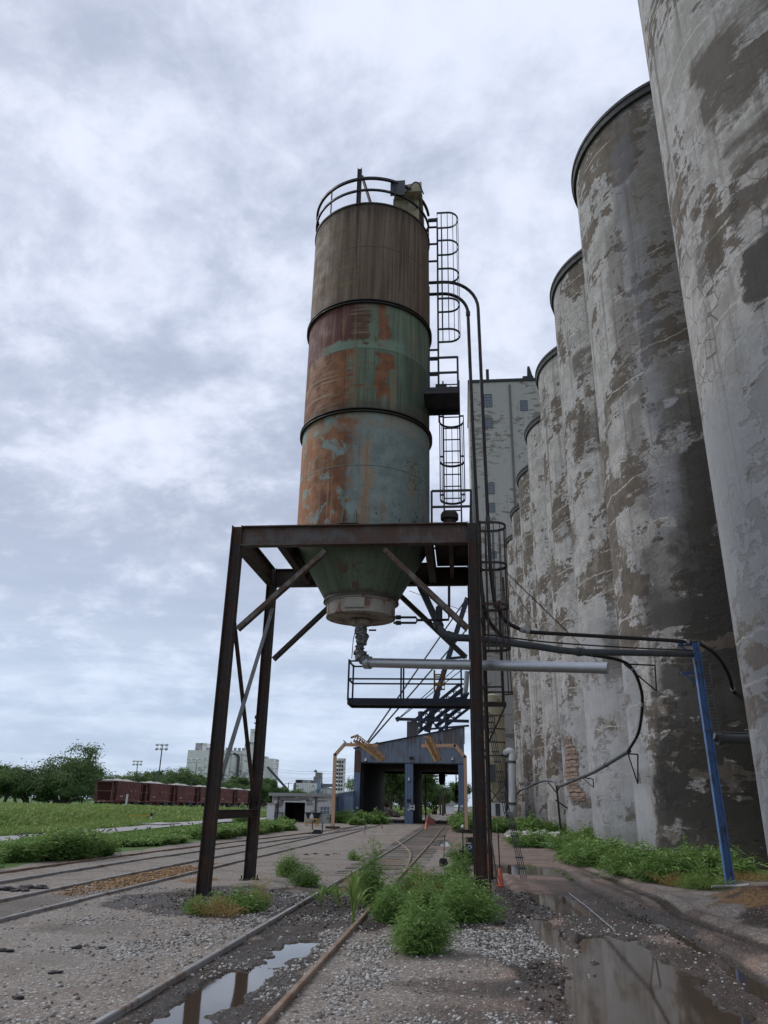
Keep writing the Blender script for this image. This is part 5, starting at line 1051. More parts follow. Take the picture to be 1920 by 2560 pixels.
# switch stand in the yard
t = thing('switch_stand', 'low black switch stand beside the left tracks', 'switch stand', (ay('ZF', 900, 1112, 52).x, 52, 0)); g = gp('ZF', 900, 1112); q = MB(); q.b2(g.x-0.9, g.x+0.4, g.y, g.y+0.2, 0.0, 0.08); q.prism([(g.x-.35, g.y, 0.08), (g.x+.35, g.y, 0.08), (g.x+.2, g.y, 0.32), (g.x-.2, g.y, 0.32)], (0, .25, 0)); q.bar((g.x+.32, g.y+.1, 0.08), (g.x+.34, g.y+.1, 0.75), 0.06); q.bar((g.x-.32, g.y+.1, 0.3), (g.x-.36, g.y+.1, 0.85), 0.05); q.build('stand_body', M['black'], t)
t.location = (g.x, g.y, 0)
for ch in t.children: ch.data.transform(Matrix.Translation(Vector((ay('ZF', 900, 1112, 52).x, 52, 0))-Vector((g.x, g.y, 0))))

# ------------------------------------------------------------------ red hopper cars
def car():
    t = thing('hopper_car', 'x', 'railway car', (0, 0, 0), 'red hopper cars in the standing train'); Lc, Wc, z0, z1 = 12.6, 3.1, 1.25, 4.05
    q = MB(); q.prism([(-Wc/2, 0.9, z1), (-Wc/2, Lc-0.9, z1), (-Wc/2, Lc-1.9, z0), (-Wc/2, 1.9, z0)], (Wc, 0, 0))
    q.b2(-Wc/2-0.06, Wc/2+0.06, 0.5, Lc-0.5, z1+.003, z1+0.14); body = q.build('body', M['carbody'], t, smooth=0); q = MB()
    for s_ in (-1, 1):
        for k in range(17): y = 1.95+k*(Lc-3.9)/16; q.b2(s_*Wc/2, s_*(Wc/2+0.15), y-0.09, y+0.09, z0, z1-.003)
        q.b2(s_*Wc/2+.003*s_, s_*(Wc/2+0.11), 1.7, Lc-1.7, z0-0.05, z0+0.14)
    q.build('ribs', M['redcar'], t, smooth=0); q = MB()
    for y0_, y1_ in ((0.3, 1.9), (Lc-0.3, Lc-1.9)):
        for s_ in (-1, 1):
            q.bar((s_*1.4, y0_, 1.15), (s_*1.4, y0_, z1), 0.1); q.bar((s_*1.4, y0_+(0.6 if y0_ < 3 else -0.6), 1.15), (s_*1.4, y0_+(0.6 if y0_ < 3 else -0.6), z1-.6), 0.08); q.bar((s_*1.4, y0_, 2.6), (s_*1.4, y1_, 2.6), 0.08)
        q.bar((-1.4, y0_, z1-.05), (1.4, y0_, z1-.05), 0.1); q.bar((-1.4, y0_, 2.6), (1.4, y0_, 2.6), 0.08); q.bar((0, y0_, 1.1), (0, y0_+(-.5 if y0_ < 3 else .5), 1.05), 0.25)
    q.b2(-1.45, 1.45, 0.3, Lc-0.3, 1.0, 1.16); q.build('end_frame', M['redcar'], t, smooth=0)
    q = MB(); q.prism([(-0.9, 3.2, z0), (-0.9, 5.8, z0), (-0.9, 4.9, 0.45), (-0.9, 4.1, 0.45)], (1.8, 0, 0)); q.build('chute', M['redcar'], t, smooth=0); q = MB(); q.prism([(-0.9, 6.8, z0), (-0.9, 9.4, z0), (-0.9, 8.5, 0.45), (-0.9, 7.7, 0.45)], (1.8, 0, 0)); q.build('chute', M['redcar'], t, smooth=0)
    V = []; n = 24; w = 9
    for i in range(n):
        for j in range(w): yy = 0.8+(Lc-1.6)*i/(n-1); xx = -1.45+2.9*j/(w-1); e = math.sin(math.pi*j/(w-1))*math.sin(math.pi*i/(n-1))**0.5; V.append((xx, yy, z1+0.10+0.42*e*(0.75+0.35*math.sin(i*0.9)+0.12*random.random())))
    q = MB(); q.add(V, [(i*w+j, i*w+j+1, (i+1)*w+j+1, (i+1)*w+j) for i in range(n-1) for j in range(w-1)]); q.build('ballast_load', M['ballast'], t)
    for yb in (1.6, Lc-1.6):
        q = MB(); q.b2(-1.15, -1.0, yb-1.1, yb+1.1, 0.5, 0.85); q.b2(1.0, 1.15, yb-1.1, yb+1.1, 0.5, 0.85); q.b2(-1.0, 1.0, yb-.2, yb+.2, 0.5, 0.95); bo = q.build('bogie', M['black'], t); q = MB()
        for dy in (-.85, .85):
            for s_ in (-1, 1): q.tube([(s_*0.72, yb+dy, 0.48), (s_*0.86, yb+dy, 0.48)], 0.45, 18)
        o = q.build('wheels', M['rim'], None); o.parent = bo
    q = MB()
    for k, y in enumerate((2.9, 3.35, 3.8, 7.2, 8.9)): q.b2(Wc/2+0.155, Wc/2+0.17, y, y+0.22, z0+0.45+(k // 3)*0.9, z0+0.75+(k // 3)*0.9)
    q.build('stencil_marks', plain('stencil_white', (0.45, 0.36, 0.35), 0.7), t, smooth=0)
    return t
c0 = car(); cl = ['leftmost red hopper car with its open end frame showing', 'second red hopper car from the left end of the train', 'third red hopper car from the left with a heaped pale load', 'fourth red hopper car from the left', 'fifth red hopper car, seen between the tower legs', 'sixth red hopper car, seen between the tower legs', 'seventh red hopper car from the left', 'last red hopper car at the white shed']
for i in range(8):
    y = 123.2+i*13.9; loc = (-57.95, y, float(base_h(-57.9, y))+0.15)
    if i == 0: c0.location = loc; c0['label'] = cl[0]
    else: dup(c0, loc, cl[i])

# ------------------------------------------------------------------ far elevators
def win_grid(q, x0, x1, z0, z1, nx, nz, Y, w, h):
    for i in range(nx):
        for j in range(nz):
            xx = x0+(x1-x0)*(i+0.5)/nx; zz = z0+(z1-z0)*(j+0.5)/nz; q.b2(xx-w/2, xx+w/2, Y-0.12, Y+0.02, zz-h/2, zz+h/2)
YE = 420.0
t = thing('far_grain_elevator', 'big pale grain elevator on the horizon behind the hopper cars', 'grain elevator', (-125, YE, 0))
def E2(u, v, Y=YE, z='ZE'): return ay(z, u, v, Y)
a, b_ = E2(862, 80), E2(1056, 80); q = MB(); q.b2(a.x, b_.x+1, YE, YE+26, 0, a.z)
a2, b2_ = E2(912, 42), E2(1056, 78); q.b2(a2.x, b_.x+1, YE+3, YE+18, a.z, a2.z-1.2); q.b2(a2.x, a2.x+6, YE+2, YE+10, a.z, a2.z+1.4); q.build('head_block', M['farwhite'], t)
q = MB(); lx, rx = E2(1058, 100).x, E2(1400, 100).x; n = 8; rr = (rx-lx)/n/2; zz = E2(1200, 104).z
for k in range(n): q.lathe([(rr*1.02, 0), (rr*1.02, zz), (0, zz)], (lx+rr*(2*k+1), YE+6), 24)
q.b2(lx, rx, YE+7, YE+30, 0, zz-.2); q.build('silo_bank', M['farwhite'], t)
q = MB(); q.b2(lx, rx, YE+4, YE+12, zz, E2(1200, 80).z); q.build('gallery', M['farwhite'], t); q = MB(); a, b_ = E2(1320, 14), E2(1378, 100); q.b2(a.x, b_.x+3, YE-1, YE+12, 0, a.z); a, b_ = E2(1380, -160), E2(1420, 0); q.b2(a.x-1.2, a.x+3.6, YE+1, YE+8, 0, E2(1400, -90).z); q.build('tower', M['farwhite'], t)
q = MB(); a, b_ = E2(1470, 145), E2(1527, 330); q.b2(a.x, b_.x, YE+2, YE+14, 0, a.z); q.build('end_tower', M['farwhite'], t)
q = MB(); win_grid(q, E2(1080, 0).x, E2(1310, 0).x, zz+1.2, zz+3.4, 7, 1, YE+4, 1.6, 1.4); p0 = E2(938, 62); q.b2(p0.x-2, p0.x+2, YE+1.9, YE+2.05, p0.z-3, p0.z+2.6); win_grid(q, E2(965, 0).x, E2(1040, 0).x, p0.z-2.4, p0.z+1.4, 3, 1, YE+3, 1.6, 1.6); p0 = E2(1345, 32); q.b2(p0.x-1.3, p0.x+1.3, YE-1.1, YE-.95, p0.z-1.3, p0.z+1.3); q.build('window', M['fargrey'], t)
p0 = E2(1272, 130); q = MB(); q.bar((p0.x, YE-1.5, 5), (p0.x, YE-1.5, p0.z), 1.3); q.bar((p0.x, YE-1.5, p0.z), (p0.x-3, YE-1.5, p0.z+1.4), 1.3); q.bar(E2(1495, 215), E2(1655, 395), 1.1); q.build('spout', M['greypipe'], t)
MXs = Matrix(((1, 0, 0, 0), (0, 0, -1, 0), (0, 1, 0, 0), (0, 0, 0, 1))); pS = ay('Z3', 347, 1135, YE); MXs.translation = (pS.x+0.5, YE-0.2+1, pS.z); text_mesh('S', 7.5, MXs, M['black'], 'letter', t, 0.1)

YF2 = 420.0
t = thing('far_mill', 'grey concrete mill with stepped blocks behind the block building', 'mill', (-75, YF2, 0))
def F(u, v, Y=YF2): return ay('ZF', u, v, Y)
q = MB()
for (u0, v0, u1, dy, dp) in ((545, 338, 612, 2, 12), (597, 290, 712, 0, 14), (700, 292, 800, 2, 14), (690, 318, 905, 4, 14)): a, b_ = F(u0, v0), F(u1, v0); q.b2(a.x, b_.x, YF2+dy, YF2+dy+dp, 0, a.z)
q.build('block', M['fargrey'], t); q = MB(); a, b_ = F(597, 340), F(905, 340); n = 9; rr = (b_.x-a.x)/n/2
for k in range(n): q.lathe([(rr*1.02, 0), (rr*1.02, a.z), (0, a.z)], (a.x+rr*(2*k+1), YF2), 20)
q.build('silo_bank', M['farwhite'], t)
q = MB(); a, b_ = F(865, 180), F(945, 180); q.b2(a.x, b_.x, YF2+3, YF2+9, 0, a.z); a, b_ = F(838, 240), F(862, 240); q.b2(a.x, b_.x, YF2+3, YF2+5, 0, a.z); q.tube([F(870, 182, YF2+5), F(872, 160, YF2+5), F(885, 155, YF2+5), F(895, 165, YF2+5), F(897, 182, YF2+5)], 0.5, 6); q.build('head_tower', M['fargrey'], t)
q = MB(); a, b_ = F(908, 282, YF2-8), F(948, 282, YF2-8); q.b2(a.x, b_.x, YF2-8, YF2-4, 0, a.z); q.bar(F(905, 435, YF2-9), F(950, 435, YF2-9), 0.8); q.bar(F(905, 435, YF2-9), F(885, 480, YF2-9), 0.8); q.bar(F(952, 435, YF2-9), F(972, 490, YF2-9), 0.8); q.build('spout_box', M['palepanel'], t)
q = MB(); win_grid(q, F(620, 0).x, F(690, 0).x, F(0, 335).z, F(0, 305).z, 2, 1, YF2, 2.5, 2.4); q.build('window', M['rim'], t)
t = thing('far_silo_tower', 'slender grey tower with rows of small windows behind the left gantry post', 'tower', (-58, YF2, 0)); a, b_ = ay('ZF', 1190, -60, YF2), ay('ZF', 1332, -60, YF2)
zt_ = ay('Z3', 815, 1345, YF2).z; cxx = (a.x+b_.x)/2; q = MB(); q.lathe([((b_.x-a.x)/2*1.06, 0), ((b_.x-a.x)/2*1.04, zt_), (0, zt_)], (cxx, YF2), 8, R(22.5), R(382.5)); q.build('wall', M['farwhite'], t, smooth=0)
q = MB(); win_grid(q, a.x+0.6, b_.x-0.6, 8, zt_-1, 3, 8, YF2-(b_.x-a.x)/2-0.05, 0.9, 1.1); q.build('window', M['rim'], t)
t = thing('far_silo_bank', 'row of pale silos with grey gallery right of the mill', 'grain elevator', (-60, YF2, 0)); a, b_ = F(950, 388), F(1440, 430); n = 10; rr = (b_.x-a.x)/n/2; q = MB()
for k in range(n): q.lathe([(rr*1.02, 0), (rr*1.02, a.z-k*0.35), (0, a.z-k*0.35)], (a.x+rr*(2*k+1), YF2+8), 20)
q.build('silo_bank', M['farwhite'], t); q = MB(); c_ = F(955, 345); q.b2(a.x, a.x+(b_.x-a.x)*0.55, YF2+6, YF2+12, a.z-0.2, c_.z); q.build('gallery', M['glass'], t); q = MB()
for (u, v) in ((975, 430), (1085, 440), (1245, 430)): q.bar(F(u, v, YF2+2), F(u-18, v+60, YF2+2), 1.0)
q.build('spout', M['white'], t)
# light masts, poles and wires
def mast(label, z, u0, v0, Y, r=0.13, lamps=6, wd=1.25, dz=-0.2):
    a = ay(z, u0, v0, Y); t = thing('light_mast', label, 'light mast', (a.x, Y, 0)); q = MB(); q.tube([(a.x, Y, 0), (a.x, Y, a.z)], [r*1.5, r], 10); q.build('pole', M['greypipe'], t); q = MB()
    for row in (0, 1): q.bar((a.x-wd, Y, a.z-row*1.0), (a.x+wd, Y, a.z-row*1.0), 0.14)
    q.build('crossarm', M['greypipe'], t)
    for row in (0, 1):
        for k in range(lamps//2): xx = a.x-wd+2*wd*k/(lamps//2-1); q = MB(); q.box((xx, Y-.3, a.z-row*1.0+0.05), (0.6, 0.5, 0.55), Matrix.Rotation(R(35), 3, 'X')); q.build('floodlight', M['white'], t)
mast('tall floodlight mast above the trees and hopper cars', 'Z5', 963, 148, 190); mast('shorter floodlight mast left of the tall one', 'Z5', 818, 245, 250, lamps=6); mast('floodlight mast in front of the big pale elevator', 'Z5', 1167, 235, 330, lamps=6, wd=2.4)
def tpole(label, z, u, v, Y):
    a = ay(z, u, v, Y); t = thing('utility_pole', label, 'utility pole', (a.x, Y, 0), 'utility poles beyond the shed'); q = MB(); q.tube([(a.x, Y, 0), (a.x, Y, a.z+0.3)], [0.22, 0.14], 8); q.build('pole', M['bark'], t); q = MB(); q.bar((a.x-1.5, Y, a.z), (a.x+1.5, Y, a.z), 0.16); q.build('crossarm', M['bark'], t); return a
tpole('tallest utility pole seen through the right shed opening', 'Z4', 1157, 732, 150); tpole('short pale pole left of the tall one through the shed', 'Z4', 1133, 800, 165); tpole('leftmost stub pole seen through the right shed opening', 'Z4', 1095, 805, 175); tpole('short pole right of the tall one through the shed', 'Z4', 1177, 812, 180)
tpole('distant utility pole between the spout and the mill', 'ZF', 482, 345, 300)
for k, v in enumerate((120, 155, 235, 262, 285)):
    cable(('uppermost', 'second', 'third', 'fourth', 'lowest')[k]+' power line across the sky left of the shed', ay('ZF', 215, v, 300), ay('ZF', 1450, v+(10 if k < 2 else -15), 300), 0.035, 1.2, 'greypipe')
t = thing('distant_warehouse', 'low white building seen through the right shed opening', 'building', (0, 260, 0)); a, b_ = ay('Z4', 1160, 880, 260), ay('Z4', 1262, 925, 260); q = MB(); q.b2(a.x, b_.x, 260, 272, 0, a.z); q.build('wall', M['white'], t, smooth=0)
q = MB(); q.prism([(a.x-1, 259.5, a.z), (b_.x+1, 259.5, a.z), ((a.x+b_.x)/2+2, 259.5, a.z+4)], (0, 13, 0)); q.build('roof', M['slab'], t, smooth=0)

# ------------------------------------------------------------------ small things
def cone_(label, p, h, stake):
    t = thing('traffic_cone', label, 'traffic cone', p); p = Vector(p); q = MB(); q.lathe([(0.02, h), (0.035, h), (h*0.21, 0.04), (h*0.22, 0.03)], (0, 0), 20); me = q; me.v = [(v[0]+p.x, v[1]+p.y, v[2]+p.z) for v in me.v]; me.build('cone_body', M['orange'], t)
    q = MB(); q.box(p+Vector((0, 0, 0.018)), (h*0.52, h*0.52, 0.03)); q.build('base', M['orange'], t); return t
g = gp('ZL', 1043, 1122, 0.08); g.z = gz(g.x, g.y); cone_('faded orange traffic cone nearest the tower leg', g, 0.46, 1)
t = thing('stake', 'thin dark stake standing in the faded nearer cone', 'stake', g); q = MB(); q.tube([g, g+Vector((-0.02, 0, 1.45))], 0.018, 6); q.build('rod', M['black'], t); q = MB(); q.tube([g+Vector((-0.02, 0, 1.45)), g+Vector((-0.025, 0, 1.72))], 0.012, 6); q.build('tip', M['greenhose'], t)
g = gp('ZL', 838, 888, 0.06); g.z = gz(g.x, g.y); cone_('bright orange traffic cone half hidden behind the tower leg', g, 0.52, 1)
t = thing('stake', 'thin dark stake standing in the brighter farther cone', 'stake', g); q = MB(); q.tube([g, g+Vector((-0.05, 0, 1.4))], 0.018, 6); q.build('rod', M['black'], t)
g = gp('Z4', 1003, 1098, 0.2); g.z = 0.15; cone_('distant orange traffic cone at the right shed opening', g, 0.75, 0)
t = thing('signpost', 'thin black marker post with a white ball top', 'marker post', gp('ZL', 403, 858)); g = gp('ZL', 403, 858); q = MB(); tp = ay('ZL', 392, 205, g.y); q.tube([g-Vector((0, 0, .1)), tp], 0.022, 6); q.build('post', M['black'], t); q = MB(); q.lathe([(0, tp.z+0.11), (0.05, tp.z+0.08), (0.06, tp.z+0.03), (0.03, tp.z-0.02)], (tp.x, tp.y), 10); q.build('top', M['white'], t)
q = MB(); a, b_ = ay('ZL', 320, 605, g.y), ay('ZL', 392, 605, g.y); q.bar(a, b_, 0.05); q.build('arm', M['black'], t)
g = gp('ZL', 62, 880); t = thing('spade', 'upside down long handled spade stuck in the dirt', 'spade', g); q = MB(); tp = ay('ZL', 80, 362, g.y); q.tube([g, tp], 0.014, 6); q.tube([tp, tp+Vector((0, 0, .05))], 0.035, 6); q.build('handle', M['tower'], t); q = MB(); a = g
q.prism([(a.x-.14, a.y, .02), (a.x+.10, a.y, .02), (a.x+.16, a.y, .14), (a.x+.10, a.y, .27), (a.x-.1, a.y, .27), (a.x-.15, a.y, .2)], (0, .02, 0)); q.build('blade', M['rim'], t)
g = gp('ZL', 500, 900, 0.05); Yq = g.y+2.0; t = thing('target_board', 'navy tapered board with a white hexagon arrow mark on a switch stand', 'sign', (ay('ZL', 505, 700, Yq).x, Yq, 0)); pts = [ay('ZL', *p_, Yq) for p_ in ((428, 480), (600, 478), (585, 628), (508, 630))]
q = MB(); q.prism(pts, (0, 0.03, 0)); q.build('board', M['navy'], t); q = MB(); yy = Yq-0.02; hx = [ay('ZL', *p_, yy) for p_ in ((487, 503), (532, 500), (556, 538), (512, 594), (470, 542))]; q.prism(hx, (0, 0.012, 0)); q.build('mark', M['white'], t)
q = MB(); yy = Yq-0.035
for (p_, r_) in (((490, 520), (520, 520)), ((520, 520), (522, 552)), ((482, 540), (528, 540)), ((500, 552), (522, 553)), ((505, 575), (512, 585))): q.bar(ay('ZL', *p_, yy), ay('ZL', *r_, yy), 0.022)
q.build('mark_lines', M['navy'], t); q = MB(); q.b2(pts[0].x+.1, pts[0].x+0.52, Yq+.05, Yq+.3, pts[0].z+.05, ay('ZL', 500, 370, Yq).z)
for u in (455, 480, 520, 545): q.bar(ay('ZL', u, 460, Yq+.1), ay('ZL', u, 358, Yq+.1), 0.03)
q.bar((pts[0].x+.3, Yq+.1, -0.1), (pts[0].x+.3, Yq+.1, pts[0].z+.1), 0.08); q.build('lamp_cage', M['black'], t)
t = thing('red_box', 'small dull red box lying at the shed pillar', 'box', (0, 79, .2)); a = ay('Z4', 1050, 1070, 76); q = MB(); q.prism([(a.x-.5, 76, .15), (a.x+.4, 76, .15), (a.x+.3, 76, .75), (a.x-.1, 76, .9), (a.x-.25, 76, 1.2), (a.x-.4, 76, .8)], (0, .6, 0)); q.build('box', M['redcar'], t); 
t.location = (a.x, 76, .15)
for ch in t.children: ch.location = -Vector(t.location)+Vector((0, 79, .2))-Vector((0, 79, .2)); ch.data.transform(Matrix.Translation(Vector((0, 79, .2))))
# left field: yellow barrier, slab, signal post
g = gp('Z5', 765, 620); t = thing('yellow_barrier', 'low yellow pipe barrier in the tall grass', 'barrier', g); q = MB(); Yy = g.y; X_ = [ay('Z5', u, 565, Yy) for u in (768, 808, 852, 893)]
for p_ in X_: q.bar((p_.x, Yy, -0.1), (p_.x, Yy, p_.z), 0.07)
q.bar(X_[0], X_[3], 0.08); q.build('pipes', M['yellow'], t)
t = thing('marker_stub', 'short white marker post with a black cap at the barrier end', 'marker post', (X_[3].x+.4, Yy, 0)); q = MB(); a = ay('Z5', 899, 552, Yy); q.bar((a.x, Yy, -0.1), (a.x, Yy, a.z-.25), 0.14); q.build('post', M['white'], t); q = MB(); q.bar((a.x, Yy, a.z-.25), (a.x, Yy, a.z), 0.15); q.build('cap', M['black'], t)
g = gp('Z5', 932, 634); t = thing('concrete_slab', 'flat pale concrete slab lying at the field edge', 'slab', g); q = MB(); q.box((g.x, g.y, 0.2), (2.2, 4.0, 0.16)); q.build('slab', M['slab'], t)
g = ay('Z5', 742, 550, 75); t = thing('signal_post', 'leaning black post with a column of small white plates', 'post', (g.x, 75, 0)); q = MB(); p1 = ay('Z5', 758, 440, 75); q.bar((g.x, 75, -.1), p1, 0.14); q.build('post', M['black'], t)
for k in range(5): c_ = Vector((g.x, 75, 0)).lerp(p1, 0.62+k*0.085); q = MB(); q.box(c_+Vector((0, -.09, 0)), (0.2, 0.02, 0.2)); q.build('plate', M['white'], t)
# hose coils by the silo foot
q = MB(); c_ = gp('Z6', 590, 1345); q.tube([(c_.x+1.1*math.cos(a*0.3)*(1-a*0.004), c_.y+3.0*math.sin(a*0.3), 0.12+0.004*a) for a in range(64)], 0.05, 7); o = q.build('hose_coil', M['greenhose'], None, loc=c_); tag(o, 'coiled green hose lying in the weeds by the silo foot', 'hose')
# the dark pothole bits, sticks
q = MB(); a, b_ = gp('Z8', 800, 305), gp('Z8', 1000, 470); q.tube([(a.x, a.y, .03), ((a.x+b_.x)/2, (a.y+b_.y)/2, 0.05), (b_.x, b_.y, 0.03)], 0.010, 6); o = q.build('thin_pole', M['galv'], None, loc=a); tag(o, 'thin pale pole lying across the puddle edge', 'pole')

# ------------------------------------------------------------------ birds
def bird():
    q = MB(); q.lathe([(0.001, -0.11), (0.03, -0.09), (0.052, -0.02), (0.05, 0.05), (0.03, 0.09), (0.001, 0.10)], (0, 0), 10); q.v = [(v[2]*1.0, v[1], v[0]*0.9+0.11+v[2]*0.5) for v in q.v]
    q.lathe([(0.001, 0.14), (0.032, 0.155), (0.036, 0.18), (0.025, 0.205), (0.001, 0.215)], (0.11, 0), 10); q.add([(0.14, 0.01, 0.18), (0.14, -0.01, 0.18), (0.19, 0, 0.172), (0.14, 0, 0.165)], [(0, 1, 2), (0, 2, 3), (1, 3, 2)])
    q.prism([(-0.09, -0.02, 0.075), (-0.09, 0.02, 0.075), (-0.23, 0.03, 0.03), (-0.23, -0.03, 0.03)], (0, 0, 0.012))
    for s_ in (-.02, .02): q.tube([(0.0, s_, 0.08), (0.01, s_, 0)], 0.006, 5)
    return q.build('bird', M['bird'], None)
b0 = bird(); first = True
road_b = [(112, 690), (125, 694), (160, 690), (152, 694), (195, 690), (222, 692), (238, 690), (250, 684), (258, 692), (335, 683), (388, 685), (445, 682), (540, 688), (543, 668), (585, 675), (595, 676), (608, 664), (640, 662), (652, 660), (684, 660), (800, 655), (870, 650), (885, 650), (1012, 641), (1028, 640), (1070, 638), (1118, 626), (1140, 628), (1160, 636), (1190, 628)]
per = [(233, 293), (294, 300), (352, 255), (378, 280), (405, 300), (527, 302), (1138, 300)]
def put_bird(p, label, grp, s_=0.85):
    global first
    if first: o = b0; first = False
    else: o = b0.copy(); COL.objects.link(o)
    o.location = p; o.rotation_euler = (0, random.uniform(-.2, .2), random.uniform(0, 6.28)); o.scale = (s_,)*3; tag(o, label, 'bird', grp)
for i, (u, v) in enumerate(road_b): p = gp('Z5', u, v+4, 0.08); p.z = gz(p.x, p.y)+0.09; put_bird(p, 'black bird on the pale road left of the tower', 'birds on the pale road')
for i, (u, v) in enumerate(per): p = ay('Z4', u, v+6, 60.9 if i in (2, 3, 4) else YG); put_bird(p, 'black bird perched on a peach gantry' if i not in (2, 3, 4) else 'black bird perched on the long yellow gangway', 'birds on the gantries' if i not in (2, 3, 4) else 'birds on the gangway', 1.2)

# ------------------------------------------------------------------ leaves
rs = np.random.RandomState(3)
def leaves(P, D, L, Wd, bend=0.35, rng=rs):
    """P bases (n,3), D directions (n,3), L lengths, Wd widths -> two-segment pointed leaves as quads"""
    n = len(P); D = D/np.linalg.norm(D, axis=1, keepdims=True); r = rng.normal(size=(n, 3)); s = np.cross(D, r); s /= np.linalg.norm(s, axis=1, keepdims=True)+1e-9
    L = np.broadcast_to(L, (n,))[:, None]; Wd = np.broadcast_to(Wd, (n,))[:, None]
    mid = P+D*L*0.5; tip = P+D*L*1.0; tip[:, 2] -= (L[:, 0]*bend); mid[:, 2] -= L[:, 0]*bend*0.18
    V = np.stack([P-s*Wd*0.25, P+s*Wd*0.25, mid+s*Wd*0.5, mid-s*Wd*0.5, tip+s*Wd*0.08, tip-s*Wd*0.08], 1).reshape(-1, 3)
    b = np.arange(n)[:, None]*6; F = np.concatenate([b+np.array([[0, 1, 2, 3]]), b+np.array([[3, 2, 4, 5]])], 0); return V, F
def bush_arrays(n, r, h, ll, lw, rng, lumps=7, up=0.5, yr=None):
    """a feathery weed clump: many stems, leaves spread along them"""
    yr = yr or r; ns = max(6, n//26); a = rng.rand(ns)*2*np.pi; rr = np.sqrt(rng.rand(ns)); lob = 1+0.30*np.sin(3*a+rng.rand()*6)+0.18*np.sin(5*a+rng.rand()*6); top = h*(0.42+0.62*rng.rand(ns)**1.6+0.35*(rng.rand(ns) > 0.93))*(1-0.45*rr**2)*(0.8+0.2*lob); rr = rr*lob*0.9
    bx, by = rr*r*0.45*np.cos(a), rr*yr*0.45*np.sin(a); tx, ty = rr*r*np.cos(a)*(0.85+0.3*rng.rand(ns)), rr*yr*np.sin(a)*(0.85+0.3*rng.rand(ns))
    k = rng.randint(0, ns, n); t = 0.12+0.88*rng.rand(n)**0.75; x = bx[k]+(tx-bx)[k]*t**1.3; y = by[k]+(ty-by)[k]*t**1.3; z = top[k]*t
    sp = (0.045+0.09*(1-t))*(0.6+r); P = np.stack([x+rng.normal(size=n)*sp, y+rng.normal(size=n)*sp, np.maximum(z+rng.normal(size=n)*0.035, 0.01)], 1)
    D = np.stack([tx[k]/r+rng.normal(size=n)*0.9, ty[k]/yr+rng.normal(size=n)*0.9, np.full(n, up)+rng.normal(size=n)*0.45], 1)
    V, F = leaves(P, D, ll*(0.6+0.8*rng.rand(n)), lw*(0.7+0.6*rng.rand(n)), 0.35, rng)
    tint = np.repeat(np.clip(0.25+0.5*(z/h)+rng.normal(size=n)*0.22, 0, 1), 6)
    # stems as thin crossed leaves
    S0 = np.stack([bx, by, np.zeros(ns)], 1); Dn = np.stack([tx-bx, ty-by, top], 1); Ls = np.linalg.norm(Dn, axis=1); V2, F2 = leaves(S0, Dn, Ls, 0.014, 0.02, rng)
    return np.concatenate([V, V2]), np.concatenate([F, F2+len(V)]), np.concatenate([tint, np.full(len(V2), 0.5)])
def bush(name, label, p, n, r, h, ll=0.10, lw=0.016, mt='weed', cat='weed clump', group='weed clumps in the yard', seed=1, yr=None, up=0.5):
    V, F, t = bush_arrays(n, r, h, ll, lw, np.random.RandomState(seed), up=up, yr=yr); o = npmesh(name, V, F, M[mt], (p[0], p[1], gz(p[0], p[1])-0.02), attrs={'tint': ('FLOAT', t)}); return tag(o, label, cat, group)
g = gp('S', 1040, 2395)
bush('weed_clump', 'nearest big bushy green weed clump on the gravel', (g.x+0.03, g.y+0.35), 8000, 0.40, 0.72, 0.095, 0.013, seed=1)
bush('weed_clump', 'wide dense green weed clump against the right tower leg', (-0.05, 15.6), 10000, 0.62, 0.80, 0.10, 0.015, seed=2, yr=0.8)
bush('weed_clump', 'green weed clump over the right rail beside the long bladed plant', (-1.35, 15.2), 4500, 0.42, 0.65, 0.10, 0.015, seed=3)
bush('weed_clump', 'green weed clump behind the nearest one at mid height', (-0.75, 16.0), 3600, 0.42, 0.68, 0.10, 0.015, seed=4)
bush('weed_clump', 'upright darker weed clump between the rails and the stones', (-1.15, 18.0), 3600, 0.42, 0.9, 0.10, 0.015, seed=5)
bush('weed_clump', 'loose weed clump left of the planted spade', (-0.35, 19.6), 5000, 0.6, 0.75, 0.10, 0.015, seed=6)
bush('weed_clump', 'tall thin weed behind the corn-like plant', (-1.95, 17.2), 2600, 0.30, 1.35, 0.11, 0.016, seed=7)
bush('weed_clump', 'small weed beside the planted spade', (-0.20, 24.2), 1800, 0.35, 0.75, 0.10, 0.018, seed=8)
bush('weed_clump', 'bright loose weed under the navy board', (0.2, 30.0), 2600, 0.8, 0.95, 0.16, 0.024, seed=9)
k = 0
for (u, v, r, h, n, lb) in ((820, 2232, 0.3, 0.2, 600, 'low weed left of the straight rail'), (720, 2190, 0.38, 0.75, 2200, 'spiky pale weed standing alone in the gravel'), (760, 2215, 0.4, 0.6, 1800, 'leafy weed just below the spiky pale one'), (885, 2150, 0.25, 0.45, 700, 'tiny weed near the crossing rails'),
        (505, 2285, 0.35, 0.36, 1100, 'weed clump at the foot of the left front tower leg'), (565, 2282, 0.30, 0.42, 1000, 'taller weed clump right of the left front leg'), (615, 2280, 0.36, 0.46, 1300, 'bushy weed clump under the tower opening'), (655, 2262, 0.2, 0.25, 300, 'last small weed right of the leg foot clumps')):
    p = gp('S', u, v); k += 1; bush('weed_clump', lb, (p.x, p.y), n, r, h, 0.10, 0.018, seed=20+k)
